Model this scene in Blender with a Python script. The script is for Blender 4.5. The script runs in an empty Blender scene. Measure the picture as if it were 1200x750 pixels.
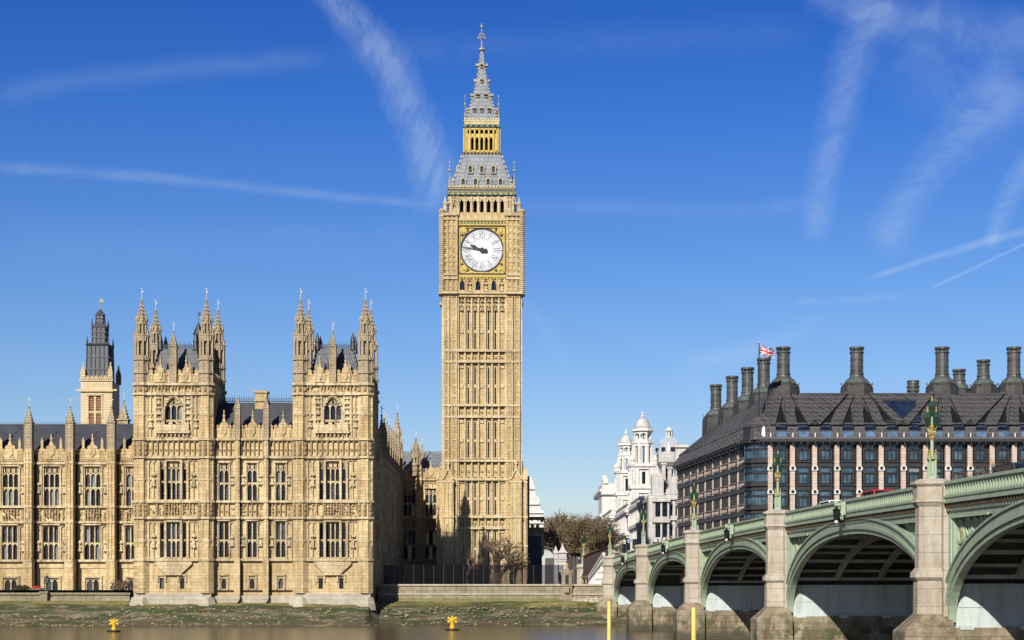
import bpy, math, random
from mathutils import Vector, Matrix
R = math.radians
random.seed(7)
C = bpy.context.scene.collection

# ---------------------------------------------------------------- camera, sky, sun
CAMZ = 5.3
F = 2000.0                        # focal length in photograph pixels (1200 wide)
def PX(px, D): return (px - 600.0) / F * D
def PZ(py, D): return CAMZ + (689.0 - py) / F * D

scn = bpy.context.scene
cam_d = bpy.data.cameras.new('camera'); cam = bpy.data.objects.new('camera', cam_d); C.objects.link(cam)
cam.location = (0, 0, CAMZ); cam.rotation_euler = (R(90), 0, 0)
cam_d.sensor_width = 36; cam_d.lens = 60; cam_d.shift_y = (689 - 375) / 1200.0
cam_d.clip_start = 0.5; cam_d.clip_end = 20000
scn.camera = cam
scn.view_settings.view_transform = 'Standard'; scn.view_settings.look = 'None'
scn.view_settings.exposure = 0.6; scn.view_settings.gamma = 1.0
scn.view_settings.use_curve_mapping = False

SUN_AZ, SUN_EL = 19.0, 32.0       # the sun stands behind the camera, to its left
sd = bpy.data.lights.new('sun', 'SUN'); sd.energy = 5.0; sd.angle = R(0.5); sd.color = (1.0, 0.93, 0.82)
sun = bpy.data.objects.new('sun', sd); C.objects.link(sun)
ldir = Vector((math.sin(R(SUN_AZ)) * math.cos(R(SUN_EL)), math.cos(R(SUN_AZ)) * math.cos(R(SUN_EL)), -math.sin(R(SUN_EL))))
sun.rotation_euler = ldir.to_track_quat('-Z', 'Y').to_euler(); sun.location = (-60, -100, 200)

world = bpy.data.worlds.new('World'); scn.world = world; world.use_nodes = True

class NT:
    def __init__(s, tree): s.t = tree; s.n = tree.nodes; s.l = tree.links
    def N(s, typ, ins=None, out=0, **props):
        nd = s.n.new(typ)
        for k, v in props.items(): setattr(nd, k, v)
        for k, v in (ins or {}).items():
            sk = nd.inputs[k]
            if isinstance(v, bpy.types.NodeSocket): s.l.new(v, sk)
            elif v is not None: sk.default_value = v
        return nd.outputs[out]
    def M(s, op, a, b=None, c=None, clamp=False):
        nd = s.n.new('ShaderNodeMath'); nd.operation = op; nd.use_clamp = clamp
        for i, v in enumerate((a, b, c)):
            if v is None: continue
            if isinstance(v, bpy.types.NodeSocket): s.l.new(v, nd.inputs[i])
            else: nd.inputs[i].default_value = v
        return nd.outputs[0]
    def mix(s, fac, a, b, blend='MIX'):
        nd = s.n.new('ShaderNodeMix'); nd.data_type = 'RGBA'; nd.blend_type = blend
        for k, v in ((0, fac), (6, a), (7, b)):
            if isinstance(v, bpy.types.NodeSocket): s.l.new(v, nd.inputs[k])
            else: nd.inputs[k].default_value = (v if k == 0 else (tuple(v) + (1,))[:4])
        return nd.outputs[2]
    def ramp(s, fac, stops, interp='LINEAR'):
        nd = s.n.new('ShaderNodeValToRGB'); nd.color_ramp.interpolation = interp
        e = nd.color_ramp.elements
        while len(e) < len(stops): e.new(0.5)
        for i, (p, c) in enumerate(stops):
            e[i].position = p; e[i].color = (tuple(c) + (1,))[:4] if not isinstance(c, (int, float)) else (c, c, c, 1)
        s.l.new(fac, nd.inputs[0])
        return nd.outputs[0]

def build_world():
    w = NT(world.node_tree); w.n.clear()
    sky = w.N('ShaderNodeTexSky', sky_type='NISHITA', sun_disc=False, sun_elevation=R(SUN_EL),
              sun_rotation=R(180 + SUN_AZ), altitude=0.0, air_density=1.0, dust_density=0.3, ozone_density=3.0)
    d = w.N('ShaderNodeTexCoord')
    sep = w.n.new('ShaderNodeSeparateXYZ'); w.l.new(d, sep.inputs[0])
    x, y, z = sep.outputs
    # deep polarised blue higher up, paler towards the skyline
    tint = w.ramp(w.M('MAXIMUM', z, 0.0), [(0.0, (0.95, 0.91, 0.98)), (0.07, (0.78, 0.84, 1.0)), (0.17, (0.48, 0.70, 1.05)), (0.27, (0.22, 0.52, 1.08)), (0.35, (0.11, 0.38, 0.98)), (0.5, (0.08, 0.22, 0.55)), (1.0, (0.10, 0.22, 0.5))])
    col = w.mix(1.0, sky, tint, 'MULTIPLY')
    # old contrails, laid out by direction of the sky
    yy = w.M('MAXIMUM', y, 0.05)
    U = w.M('DIVIDE', x, yy); V = w.M('DIVIDE', z, yy)
    cb = w.n.new('ShaderNodeCombineXYZ'); w.l.new(U, cb.inputs[0]); w.l.new(V, cb.inputs[1])
    uv = cb.outputs[0]
    n_f = w.N('ShaderNodeTexNoise', {'Vector': w.N('ShaderNodeMapping', {'Vector': uv, 'Rotation': (0, 0, 0.5), 'Scale': (1.0, 1.25, 1)}), 'Scale': 26.0, 'Detail': 9.0, 'Roughness': 0.68, 'Distortion': 0.6})
    n_w = w.N('ShaderNodeTexNoise', {'Vector': uv, 'Scale': 14.0, 'Detail': 6.0, 'Roughness': 0.6})
    total = None
    trails = [((366, -20), (516, 250), 20, 30, 30, .34, .8), ((-20, 193), (520, 243), 8, 6, 3, .19, .45), ((-20, 114), (390, 68), 16, 14, 6, .10, .2),
              ((1048, -20), (950, 285), 32, 16, -20, .24, .6), ((1200, 90), (1025, 295), 34, 24, -10, .22, .6), ((1212, 180), (1158, 292), 18, 8, -4, .26, .6),
              ((1230, 262), (1015, 328), 6, 4, -2, .30, .3), ((1230, 272), (1088, 339), 2.2, 1.8, 0, .34, .2), ((940, -10), (1240, 50), 22, 40, -6, .18, .6),
              ((1060, 20), (1240, 160), 80, 60, 0, .10, .7), ((800, 424), (968, 370), 14, 12, -12, .17, .5), ((610, 350), (665, 440), 14, 10, 4, .10, .6),
              ((600, 238), (960, 242), 12, 10, -4, .09, .5), ((930, 355), (1060, 348), 6, 4, 0, .13, .6), ((0, 290), (520, 280), 30, 30, 0, .04, .4), ((380, 66), (960, 35), 22, 22, 0, .05, .4)]
    for (p0, p1, w0, w1, bow, op, na) in trails:
        a = ((p0[0] - 600) / F, (689 - p0[1]) / F); b = ((p1[0] - 600) / F, (689 - p1[1]) / F)
        L = math.hypot(b[0] - a[0], b[1] - a[1]); tx, ty = (b[0] - a[0]) / L, (b[1] - a[1]) / L
        du = w.M('SUBTRACT', U, a[0]); dv = w.M('SUBTRACT', V, a[1])
        t = w.M('DIVIDE', w.M('ADD', w.M('MULTIPLY', du, tx), w.M('MULTIPLY', dv, ty)), L)
        s = w.M('SUBTRACT', w.M('MULTIPLY', dv, tx), w.M('MULTIPLY', du, ty))
        bowed = w.M('MULTIPLY', w.M('MULTIPLY', t, w.M('SUBTRACT', 1.0, t)), 4 * bow / F)
        wob = w.M('MULTIPLY', w.M('SUBTRACT', n_w, 0.5), 1.5 * w0 / F)
        s = w.M('ADD', w.M('SUBTRACT', s, bowed), wob)
        wid = w.M('ADD', w0 / F, w.M('MULTIPLY', t, (w1 - w0) / F))
        q = w.M('DIVIDE', s, wid)
        prof = w.M('POWER', 2.718, w.M('MULTIPLY', w.M('MULTIPLY', q, q), -1.15))
        ends = w.M('MULTIPLY', w.M('MULTIPLY', w.M('MULTIPLY', t, w.M('SUBTRACT', 1.0, t)), 12.0, clamp=True), op)
        nn_ = n_f
        if op > .2 and w0 > 10:                                      # fibres drawn out across the trail
            cv = w.n.new('ShaderNodeCombineXYZ')
            w.l.new(w.M('ADD', w.M('MULTIPLY', t, L * F / 15.0), w.M('MULTIPLY', s, F / 16.0)), cv.inputs[0]); w.l.new(w.M('MULTIPLY', s, F / 42.0), cv.inputs[1]); cv.inputs[2].default_value = p0[0]
            nn_ = w.mix(.5, w.N('ShaderNodeTexNoise', {'Vector': cv.outputs[0], 'Scale': 1.0, 'Detail': 8.0, 'Roughness': 0.7, 'Distortion': 0.5}), n_f)
        val = w.M('MULTIPLY', prof, w.M('MAXIMUM', w.M('MULTIPLY_ADD', w.M('SUBTRACT', nn_, 0.52), 4.6 * na, 0.92), 0.0))   # noise eats into the band
        rm = w.ramp(w.M('MULTIPLY', val, 1.0, clamp=True), [(0.08, 0.0), (0.45, 0.36), (1.0, 1.0)], 'EASE')
        m = w.M('MULTIPLY', rm, w.M('MAXIMUM', ends, 0.0))
        total = m if total is None else w.M('ADD', total, m)
    fwd = w.M('GREATER_THAN', y, 0.3)
    total = w.M('MULTIPLY', w.M('MINIMUM', w.M('MULTIPLY', total, 0.70), 0.5), fwd)
    col = w.mix(total, col, (6.2, 7.4, 9.2))
    bg = w.N('ShaderNodeBackground', {'Color': col, 'Strength': 0.066})
    o = w.n.new('ShaderNodeOutputWorld'); w.l.new(bg, o.inputs[0])
build_world()

# ---------------------------------------------------------------- object helpers
def tag(o, label, cat, group=None, kind=None):
    o['label'] = label; o['category'] = cat
    if group: o['group'] = group
    if kind: o['kind'] = kind
    return o
def thing(name, label, cat, loc=(0, 0, 0), rz=0.0, group=None):
    o = bpy.data.objects.new(name, None); C.objects.link(o); o.empty_display_size = 0.5
    o.location = loc; o.rotation_euler = (0, 0, rz)
    return tag(o, label, cat, group)
def copy_tree(o, parent=None):
    c = o.copy(); C.objects.link(c); c.parent = parent
    for ch in list(o.children): copy_tree(ch, c)
    return c

class MB:
    """collects faces; T maps local (u, d, z) to the space of the object being built"""
    def __init__(s, T=None): s.v = []; s.f = []; s.mi = []; s.T = T; s.m = 0
    def add(s, vs, fs):
        b = len(s.v)
        T = s.T
        s.v.extend([T(*p) for p in vs] if T else vs)
        for f in fs: s.f.append([b + i for i in f]); s.mi.append(s.m)
    def box(s, x0, x1, y0, y1, z0, z1):
        s.add([(x0, y0, z0), (x1, y0, z0), (x1, y1, z0), (x0, y1, z0), (x0, y0, z1), (x1, y0, z1), (x1, y1, z1), (x0, y1, z1)],
              [(0, 3, 2, 1), (4, 5, 6, 7), (0, 1, 5, 4), (1, 2, 6, 5), (2, 3, 7, 6), (3, 0, 4, 7)])
    def fb(s, u0, u1, z0, z1, d0, d1): s.box(min(u0, u1), max(u0, u1), d0, d1, min(z0, z1), max(z0, z1))
    def quad(s, *p): s.add(list(p), [tuple(range(len(p)))])
    def frus(s, cx, cy, z0, z1, r0, r1, n=8, rot=None, sx=1.0, sy=1.0, caps=True):
        rot = math.pi / n if rot is None else rot
        vs = []
        for z, r in ((z0, r0), (z1, r1)):
            for i in range(n):
                a = rot + 2 * math.pi * i / n
                vs.append((cx + r * sx * math.cos(a), cy + r * sy * math.sin(a), z))
        fs = [(i, (i + 1) % n, n + (i + 1) % n, n + i) for i in range(n)]
        if caps: fs += [tuple(range(n))[::-1], tuple(range(n, 2 * n))]
        s.add(vs, fs)
    def lathe(s, cx, cy, prof, n=12, rot=None):
        rot = math.pi / n if rot is None else rot
        vs = []; fs = []
        for z, r in prof:
            for i in range(n):
                a = rot + 2 * math.pi * i / n; vs.append((cx + r * math.cos(a), cy + r * math.sin(a), z))
        for k in range(len(prof) - 1):
            for i in range(n):
                fs.append((k * n + i, k * n + (i + 1) % n, (k + 1) * n + (i + 1) % n, (k + 1) * n + i))
        fs += [tuple(range(n))[::-1], tuple(range((len(prof) - 1) * n, len(prof) * n))]
        s.add(vs, fs)
    def tube(s, pts, rs, n=4):
        pts = [Vector(p) for p in pts]
        if isinstance(rs, (int, float)): rs = [rs] * len(pts)
        vs = []; fs = []
        for k, p in enumerate(pts):
            a = pts[min(k + 1, len(pts) - 1)] - pts[max(k - 1, 0)]
            a.normalize()
            h = Vector((0, 0, 1)) if abs(a.z) < 0.9 else Vector((1, 0, 0))
            e = a.cross(h).normalized(); g = a.cross(e)
            for i in range(n):
                th = 2 * math.pi * i / n
                vs.append(tuple(p + (e * math.cos(th) + g * math.sin(th)) * rs[k]))
        for k in range(len(pts) - 1):
            for i in range(n): fs.append((k * n + i, k * n + (i + 1) % n, (k + 1) * n + (i + 1) % n, (k + 1) * n + i))
        fs += [tuple(range(n))[::-1], tuple(range((len(pts) - 1) * n, len(pts) * n))]
        s.add(vs, fs)
    def prism(s, poly, d0, d1):
        """polygon in (u, z) extruded from depth d0 to d1"""
        n = len(poly)
        vs = [(u, d0, z) for u, z in poly] + [(u, d1, z) for u, z in poly]
        fs = [tuple(range(n))[::-1], tuple(range(n, 2 * n))] + [(i, (i + 1) % n, n + (i + 1) % n, n + i) for i in range(n)]
        s.add(vs, fs)
    def build(s, name, mats, parent=None, smooth=False, label=None):
        me = bpy.data.meshes.new(name)
        v = s.v
        if parent is not None:
            o = parent; off = Vector((0, 0, 0)); 
            M = Matrix.Identity(4)
            while o is not None:
                M = Matrix.LocRotScale(o.location, o.rotation_euler, o.scale) @ M; o = o.parent
            if M != Matrix.Identity(4):
                Mi = M.inverted(); v = [tuple(Mi @ Vector(p)) for p in v]
        me.from_pydata(v, [], s.f)
        if not isinstance(mats, (list, tuple)): mats = [mats]
        for m in mats: me.materials.append(m)
        if len(mats) > 1: me.polygons.foreach_set('material_index', s.mi)
        if smooth: me.polygons.foreach_set('use_smooth', [True] * len(me.polygons))
        me.update()
        ob = bpy.data.objects.new(name, me); C.objects.link(ob); ob.parent = parent
        if label: ob['label'] = label
        return ob
def struct(ob, label=None):
    ob['kind'] = 'structure'
    if label: ob['label'] = label
    return ob
def inst(ob, parent, loc, rz=0.0):
    c = ob.copy(); C.objects.link(c); c.parent = parent; c.location = loc; c.rotation_euler = (0, 0, rz)
    for ch in ob.children:
        k = ch.copy(); C.objects.link(k); k.parent = c
    return c

# ---------------------------------------------------------------- materials
def newmat(name):
    m = bpy.data.materials.new(name); m.use_nodes = True
    g = NT(m.node_tree); g.n.clear()
    o = g.n.new('ShaderNodeOutputMaterial'); b = g.n.new('ShaderNodeBsdfPrincipled'); g.l.new(b.outputs[0], o.inputs[0])
    g.b = b; g.o = o
    return m, g
ALB = 0.68                        # one scale for all surface albedos, so that sunlit stone sits near 0.3 to 0.45
def setin(g, name, v):
    if name == 'Base Color': v = g.mix(1.0, v, (ALB, ALB, ALB), 'MULTIPLY') if isinstance(v, bpy.types.NodeSocket) else tuple(c * ALB for c in v[:3])
    sk = g.b.inputs[name]
    if isinstance(v, bpy.types.NodeSocket): g.l.new(v, sk)
    else: sk.default_value = v if not isinstance(v, tuple) else (v + (1,))[:4]
def bump(g, h, dist=0.05, strength=0.6):
    g.l.new(g.N('ShaderNodeBump', {'Height': h, 'Distance': dist, 'Strength': strength}), g.b.inputs['Normal'])
def facade_vec(g):
    """object coordinates folded so that courses run level round every wall"""
    tc = g.n.new('ShaderNodeTexCoord'); sp = g.n.new('ShaderNodeSeparateXYZ'); g.l.new(tc.outputs['Object'], sp.inputs[0])
    cb = g.n.new('ShaderNodeCombineXYZ')
    g.l.new(g.M('ADD', sp.outputs[0], sp.outputs[1]), cb.inputs[0]); g.l.new(sp.outputs[2], cb.inputs[1])
    return cb.outputs[0], tc.outputs['Object'], sp.outputs
def stone(name, c1, c2, grime=(0.10, 0.075, 0.045), blk=(1.1, 0.45), gr=0.55, rough=0.9, mort=0.62, patch=0.35, streak=1.0):
    m, g = newmat(name)
    fv, ob, xyz = facade_vec(g)
    br = g.n.new('ShaderNodeTexBrick'); g.l.new(fv, br.inputs['Vector'])
    br.inputs['Color1'].default_value = c1 + (1,); br.inputs['Color2'].default_value = c2 + (1,)
    br.inputs['Mortar'].default_value = tuple(c * mort for c in c1) + (1,)
    br.inputs['Scale'].default_value = 1.0; br.inputs['Mortar Size'].default_value = 0.018; br.inputs['Mortar Smooth'].default_value = 0.5
    br.inputs['Bias'].default_value = -0.1
    br.inputs['Brick Width'].default_value = blk[0]; br.inputs['Row Height'].default_value = blk[1]
    n1 = g.N('ShaderNodeTexNoise', {'Vector': ob, 'Scale': 0.22, 'Detail': 6.0, 'Roughness': 0.65})
    n2 = g.N('ShaderNodeTexNoise', {'Vector': ob, 'Scale': 1.7, 'Detail': 5.0, 'Roughness': 0.7})
    mp = g.N('ShaderNodeMapping', {'Vector': ob, 'Scale': (1.3 * streak, 1.3 * streak, 0.12)})
    n3 = g.N('ShaderNodeTexNoise', {'Vector': mp, 'Scale': 1.0, 'Detail': 5.0, 'Roughness': 0.7})
    col = g.mix(g.ramp(n1, [(0.35, 0.0), (0.7, patch)]), br.outputs[0], tuple(min(1, c * 1.25) for c in c2))
    f = g.M('MULTIPLY', g.ramp(n3, [(0.45, 0.0), (0.75, 1.0)]), gr)
    f = g.M('ADD', f, g.M('MULTIPLY', g.ramp(n2, [(0.5, 0.0), (0.8, 1.0)]), gr * 0.7), clamp=True)
    col = g.mix(f, col, grime)
    n5 = g.N('ShaderNodeTexNoise', {'Vector': ob, 'Scale': 0.09, 'Detail': 3.0, 'Roughness': 0.6})
    col = g.mix(g.M('MULTIPLY', g.ramp(n5, [(0.42, 0.0), (0.7, 1.0)]), gr * 0.55), col, tuple(c * 1.5 for c in grime))
    setin(g, 'Base Color', col); setin(g, 'Roughness', rough); setin(g, 'Specular IOR Level', 0.2)
    h = g.M('ADD', g.N('ShaderNodeTexNoise', {'Vector': ob, 'Scale': 5.0, 'Detail': 4.0}), g.M('MULTIPLY', br.outputs['Fac'], -0.6))
    bump(g, h, 0.06, 0.7)
    return m
def paint(name, col, var=0.12, rough=0.5, scale=1.2, metallic=0.0, dirt=None, dirt_f=0.4, bmp=0.0, spec=0.4, sz=1.0, rust=0.0):
    m, g = newmat(name)
    ob = g.n.new('ShaderNodeTexCoord').outputs['Object']
    mp = g.N('ShaderNodeMapping', {'Vector': ob, 'Scale': (1.0, 1.0, sz)})
    n = g.N('ShaderNodeTexNoise', {'Vector': mp, 'Scale': scale, 'Detail': 5.0, 'Roughness': 0.65})
    c = g.mix(g.ramp(n, [(0.3, 0.0), (0.72, 1.0)]), tuple(x * (1 - var) for x in col), tuple(min(1, x * (1 + var)) for x in col))
    if dirt:
        n2 = g.N('ShaderNodeTexNoise', {'Vector': mp, 'Scale': scale * 2.3, 'Detail': 6.0, 'Roughness': 0.7})
        c = g.mix(g.M('MULTIPLY', g.ramp(n2, [(0.5, 0.0), (0.72, 1.0)]), dirt_f), c, dirt)
    if rust:
        n4 = g.N('ShaderNodeTexNoise', {'Vector': g.N('ShaderNodeMapping', {'Vector': ob, 'Scale': (2.6, 2.6, .22)}), 'Scale': 1.0, 'Detail': 6.0, 'Roughness': 0.72})
        c = g.mix(g.M('MULTIPLY', g.ramp(n4, [(0.55, 0.0), (0.72, 1.0)]), rust), c, (0.24, 0.145, 0.07))
    setin(g, 'Base Color', c); setin(g, 'Roughness', rough); setin(g, 'Metallic', metallic); setin(g, 'Specular IOR Level', spec)
    if bmp: bump(g, n, bmp, 0.6)
    return m
def seamed(name, col, pitch, rough=0.45, row=0.0, lift=1.5, var=0.25, axis='xy', metallic=0.0, ms=0.04):
    """sheet roof with raised seams and weathered plates"""
    m, g = newmat(name)
    fv, ob, xyz = facade_vec(g)
    br = g.n.new('ShaderNodeTexBrick'); g.l.new(fv, br.inputs['Vector'])
    br.offset = 0.0 if row > 0.9 else 0.5
    br.inputs['Color1'].default_value = tuple(c * (1 - var) for c in col) + (1,); br.inputs['Color2'].default_value = tuple(c * (1 + var) for c in col) + (1,)
    br.inputs['Mortar'].default_value = tuple(min(1, c * lift) for c in col) + (1,)
    br.inputs['Scale'].default_value = 1.0; br.inputs['Mortar Size'].default_value = ms; br.inputs['Brick Width'].default_value = pitch
    br.inputs['Row Height'].default_value = row or 50.0
    n1 = g.N('ShaderNodeTexNoise', {'Vector': ob, 'Scale': 0.5, 'Detail': 6.0, 'Roughness': 0.7})
    c = g.mix(g.ramp(n1, [(0.4, 0.0), (0.75, 0.55)]), br.outputs[0], tuple(min(1, x * 1.9) for x in col))
    setin(g, 'Base Color', c); setin(g, 'Roughness', rough); setin(g, 'Metallic', metallic)
    bump(g, g.M('ADD', br.outputs['Fac'], g.M('MULTIPLY', n1, 0.5)), 0.06, 0.7)
    return m
def glassmat(name, col, rough=0.06, spec=0.6, var=0.5):
    m, g = newmat(name)
    ob = g.n.new('ShaderNodeTexCoord').outputs['Object']
    n = g.N('ShaderNodeTexNoise', {'Vector': ob, 'Scale': 0.9, 'Detail': 3.0})
    c = g.mix(g.ramp(n, [(0.35, 0.0), (0.7, 1.0)]), tuple(x * (1 - var) for x in col), tuple(x * (1 + var) for x in col))
    setin(g, 'Base Color', c); setin(g, 'Roughness', rough); setin(g, 'Specular IOR Level', spec)
    bump(g, g.N('ShaderNodeTexNoise', {'Vector': ob, 'Scale': 1.6, 'Detail': 2.0}), 0.03, 0.5)
    return m

M = {}
M['palace'] = stone('palace_stone', (0.59, 0.435, 0.21), (0.80, 0.65, 0.385), grime=(0.21, 0.145, 0.075), gr=0.78, mort=0.66)
M['palace_trim'] = stone('palace_trim_stone', (0.67, 0.53, 0.31), (0.81, 0.675, 0.44), grime=(0.13, 0.095, 0.055), gr=0.85, blk=(0.8, 0.5))
M['spire'] = stone('spire_stone', (0.46, 0.365, 0.23), (0.57, 0.47, 0.32), grime=(0.11, 0.085, 0.055), gr=0.7, blk=(0.7, 0.4))
M['plinth'] = stone('plinth_stone', (0.46, 0.41, 0.32), (0.58, 0.53, 0.43), grime=(0.20, 0.18, 0.12), gr=0.45, blk=(1.4, 0.6))
M['tower'] = stone('tower_stone', (0.60, 0.445, 0.205), (0.78, 0.615, 0.335), grime=(0.20, 0.125, 0.055), gr=0.75, blk=(0.9, 0.45), streak=1.6)
M['tower_trim'] = stone('tower_trim_stone', (0.64, 0.51, 0.30), (0.77, 0.65, 0.43), grime=(0.15, 0.105, 0.055), gr=0.55, blk=(0.8, 0.5))
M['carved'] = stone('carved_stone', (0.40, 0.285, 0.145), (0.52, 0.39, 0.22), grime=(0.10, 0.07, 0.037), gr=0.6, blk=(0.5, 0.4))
M['wallstone'] = stone('embankment_stone', (0.30, 0.25, 0.175), (0.42, 0.365, 0.265), grime=(0.12, 0.105, 0.06), gr=0.75, blk=(1.5, 0.55))
M['mossy'] = stone('mossy_river_stone', (0.24, 0.22, 0.13), (0.32, 0.28, 0.16), grime=(0.12, 0.13, 0.035), gr=0.75, blk=(1.6, 0.6))
M['white_stone'] = stone('white_portland_stone', (0.74, 0.715, 0.67), (0.83, 0.81, 0.77), grime=(0.36, 0.33, 0.30), gr=0.5, blk=(1.6, 0.7), mort=0.85)
M['grey_stone'] = stone('grey_portland_stone', (0.56, 0.54, 0.52), (0.68, 0.66, 0.63), grime=(0.26, 0.24, 0.23), gr=0.55, blk=(1.6, 0.7), mort=0.8)
M['pier'] = stone('bridge_granite', (0.47, 0.425, 0.345), (0.57, 0.525, 0.44), grime=(0.24, 0.185, 0.115), gr=0.7, blk=(3.2, 1.05), streak=0.9, mort=0.72)
M['pink_stone'] = stone('pink_sandstone', (0.56, 0.455, 0.38), (0.66, 0.55, 0.465), grime=(0.32, 0.22, 0.17), gr=0.35, blk=(2.0, 0.45))
M['pink_pale'] = stone('pale_pink_stone', (0.36, 0.305, 0.27), (0.46, 0.40, 0.36), grime=(0.16, 0.13, 0.11), gr=0.5)
M['slate'] = seamed('dark_slate', (0.050, 0.054, 0.066), 1.1, rough=0.55, row=0.0, lift=1.7, var=0.15)
M['lead'] = seamed('weathered_lead', (0.062, 0.073, 0.092), 0.9, rough=0.6, row=1.5, lift=0.5, var=0.15)
M['tower_roof'] = seamed('iron_roof_plates', (0.185, 0.21, 0.24), 0.72, rough=0.6, row=0.72, lift=0.45, var=0.22)
M['dark_lead'] = seamed('dark_lead_panels', (0.055, 0.062, 0.072), 0.9, rough=0.5, row=1.6, lift=1.6, var=0.25)
M['bronze_roof'] = seamed('dark_bronze_plates', (0.046, 0.044, 0.044), 0.9, rough=0.55, row=0.8, lift=2.7, var=0.45, ms=0.075)
M['bronze'] = paint('dark_bronze', (0.030, 0.030, 0.032), 0.3, 0.45, 1.5)
M['chimney'] = seamed('bronze_chimney_plates', (0.055, 0.058, 0.056), 0.7, rough=0.5, row=0.9, lift=2.2, var=0.45)
M['patina'] = paint('green_bronze_patina', (0.085, 0.11, 0.095), 0.35, 0.6, 1.2)
M['iron'] = paint('black_iron', (0.022, 0.024, 0.03), 0.2, 0.5)
M['gold'] = paint('gilding', (0.55, 0.405, 0.095), 0.3, 0.45, 2.5, metallic=0.25, dirt=(0.14, 0.09, 0.02), dirt_f=0.75, bmp=0.05)
M['gold_pale'] = paint('pale_gilding', (0.50, 0.42, 0.22), 0.25, 0.5, 2.0, metallic=0.15)
M['vane'] = paint('pale_gilt_vane', (0.62, 0.60, 0.52), 0.15, 0.5)
M['teal'] = paint('green_enamel', (0.06, 0.20, 0.16), 0.3, 0.4)
M['dial'] = paint('opal_glass', (0.80, 0.80, 0.80), 0.04, 0.3)
M['dial_blue'] = paint('blue_black_iron', (0.25, 0.28, 0.36), 0.1, 0.5)
M['cream'] = stone('cream_stone', (0.66, 0.53, 0.32), (0.74, 0.62, 0.41), grime=(0.38, 0.28, 0.15), gr=0.4)
M['crocket'] = paint('grey_gilt_crockets', (0.40, 0.36, 0.25), 0.3, 0.6, 3.0, dirt=(0.16, 0.15, 0.13), dirt_f=0.7)
M['dial_grey'] = paint('dial_tracery', (0.40, 0.43, 0.50), 0.1, 0.5)
M['black'] = paint('black_paint', (0.012, 0.012, 0.014), 0.2, 0.4)
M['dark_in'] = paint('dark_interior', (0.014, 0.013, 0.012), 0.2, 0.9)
M['glass'] = glassmat('window_glass', (0.016, 0.020, 0.034), 0.08, 0.32)
M['blind'] = glassmat('blind_and_reflection_glass', (0.22, 0.25, 0.26), 0.15, 0.5, 0.2)  # pale blinds, and pale panes whose colour imitates reflections
M['glass_mid'] = glassmat('mid_reflection_glass', (0.065, 0.08, 0.105), 0.12, 0.5, 0.5)  # mid tone paints varied sky reflections into the panes
M['office_glass'] = glassmat('blue_office_glass', (0.05, 0.10, 0.145), 0.05, 0.8, 0.6)
M['louvre'] = paint('brown_louvres', (0.25, 0.12, 0.05), 0.2, 0.7)
GREEN = (0.345, 0.445, 0.325)
M['green'] = paint('pale_green_paint', GREEN, 0.08, 0.45, 0.8, dirt=(0.17, 0.185, 0.11), dirt_f=0.65, sz=0.16, rust=0.5)
M['green_light'] = paint('light_green_paint', (0.39, 0.50, 0.345), 0.08, 0.45, 0.8, dirt=(0.2, 0.23, 0.15), dirt_f=0.3)
M['green_dark'] = paint('dark_green_paint', (0.02, 0.07, 0.045), 0.2, 0.3)
M['rib'] = paint('grey_green_rib_paint', (0.40, 0.45, 0.39), 0.2, 0.6, 0.8, dirt=(0.12, 0.12, 0.09), dirt_f=0.6)
M['panel'] = paint('pale_grey_paint', (0.58, 0.655, 0.645), 0.07, 0.5, 0.7, dirt=(0.30, 0.31, 0.27), dirt_f=0.6, sz=0.12, rust=0.35)
M['under'] = paint('dark_steel', (0.045, 0.046, 0.043), 0.4, 0.8)  # very dark tone for the underside of the bridge
M['rust_gold'] = paint('brown_gilded_dentils', (0.10, 0.065, 0.025), 0.3, 0.6)
M['asphalt'] = paint('asphalt', (0.05, 0.05, 0.052), 0.15, 0.9, 2.0)
M['pavement'] = paint('pavement', (0.26, 0.25, 0.23), 0.15, 0.9, 1.0)
M['yellow'] = paint('yellow_paint', (0.88, 0.74, 0.20), 0.08, 0.4, 2.0, dirt=(0.34, 0.27, 0.09), dirt_f=0.75, rust=0.5)
M['yellow_deep'] = paint('deep_yellow_paint', (0.80, 0.50, 0.02), 0.08, 0.4, 2.0)
M['navy'] = paint('navy_hoarding', (0.018, 0.027, 0.05), 0.15, 0.5, 0.4)
M['maroon'] = paint('maroon_boards', (0.05, 0.024, 0.03), 0.25, 0.6, 1.5)
M['white'] = paint('white_paint', (0.78, 0.78, 0.76), 0.05, 0.5)
M['red'] = paint('red_paint', (0.50, 0.02, 0.03), 0.08, 0.35)
M['blue'] = paint('blue_paint', (0.02, 0.04, 0.22), 0.08, 0.4)
M['tyre'] = paint('tyre_rubber', (0.02, 0.02, 0.02), 0.1, 0.9)
M['bark'] = paint('bark', (0.13, 0.09, 0.06), 0.3, 0.95, 3.0)
M['twig'] = paint('twigs', (0.165, 0.115, 0.07), 0.3, 0.95, 2.0)
M['bud'] = paint('brown_buds', (0.20, 0.155, 0.07), 0.4, 0.9, 1.0)
M['leaf'] = paint('dark_leaves', (0.045, 0.05, 0.015), 0.4, 0.8, 1.5)
M['leaf_green'] = paint('green_leaves', (0.06, 0.11, 0.025), 0.4, 0.8, 1.5)
M['skin'] = paint('skin', (0.45, 0.27, 0.19), 0.05, 0.6)
M['twig_pale'] = paint('pale_twigs', (0.30, 0.22, 0.15), 0.2, 0.95, 2.0)
M['steel_grey'] = paint('grey_steel', (0.35, 0.37, 0.40), 0.1, 0.5)

# ================================================================ Gothic building blocks
def front(D):                                   # facade facing the river at distance D
    return lambda u, d, z: (u, D - d, z)
def side(X, s=1):                               # wall facing +X (s=1); u runs away from the river
    return lambda u, d, z: (X + s * d, u, z)

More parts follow.
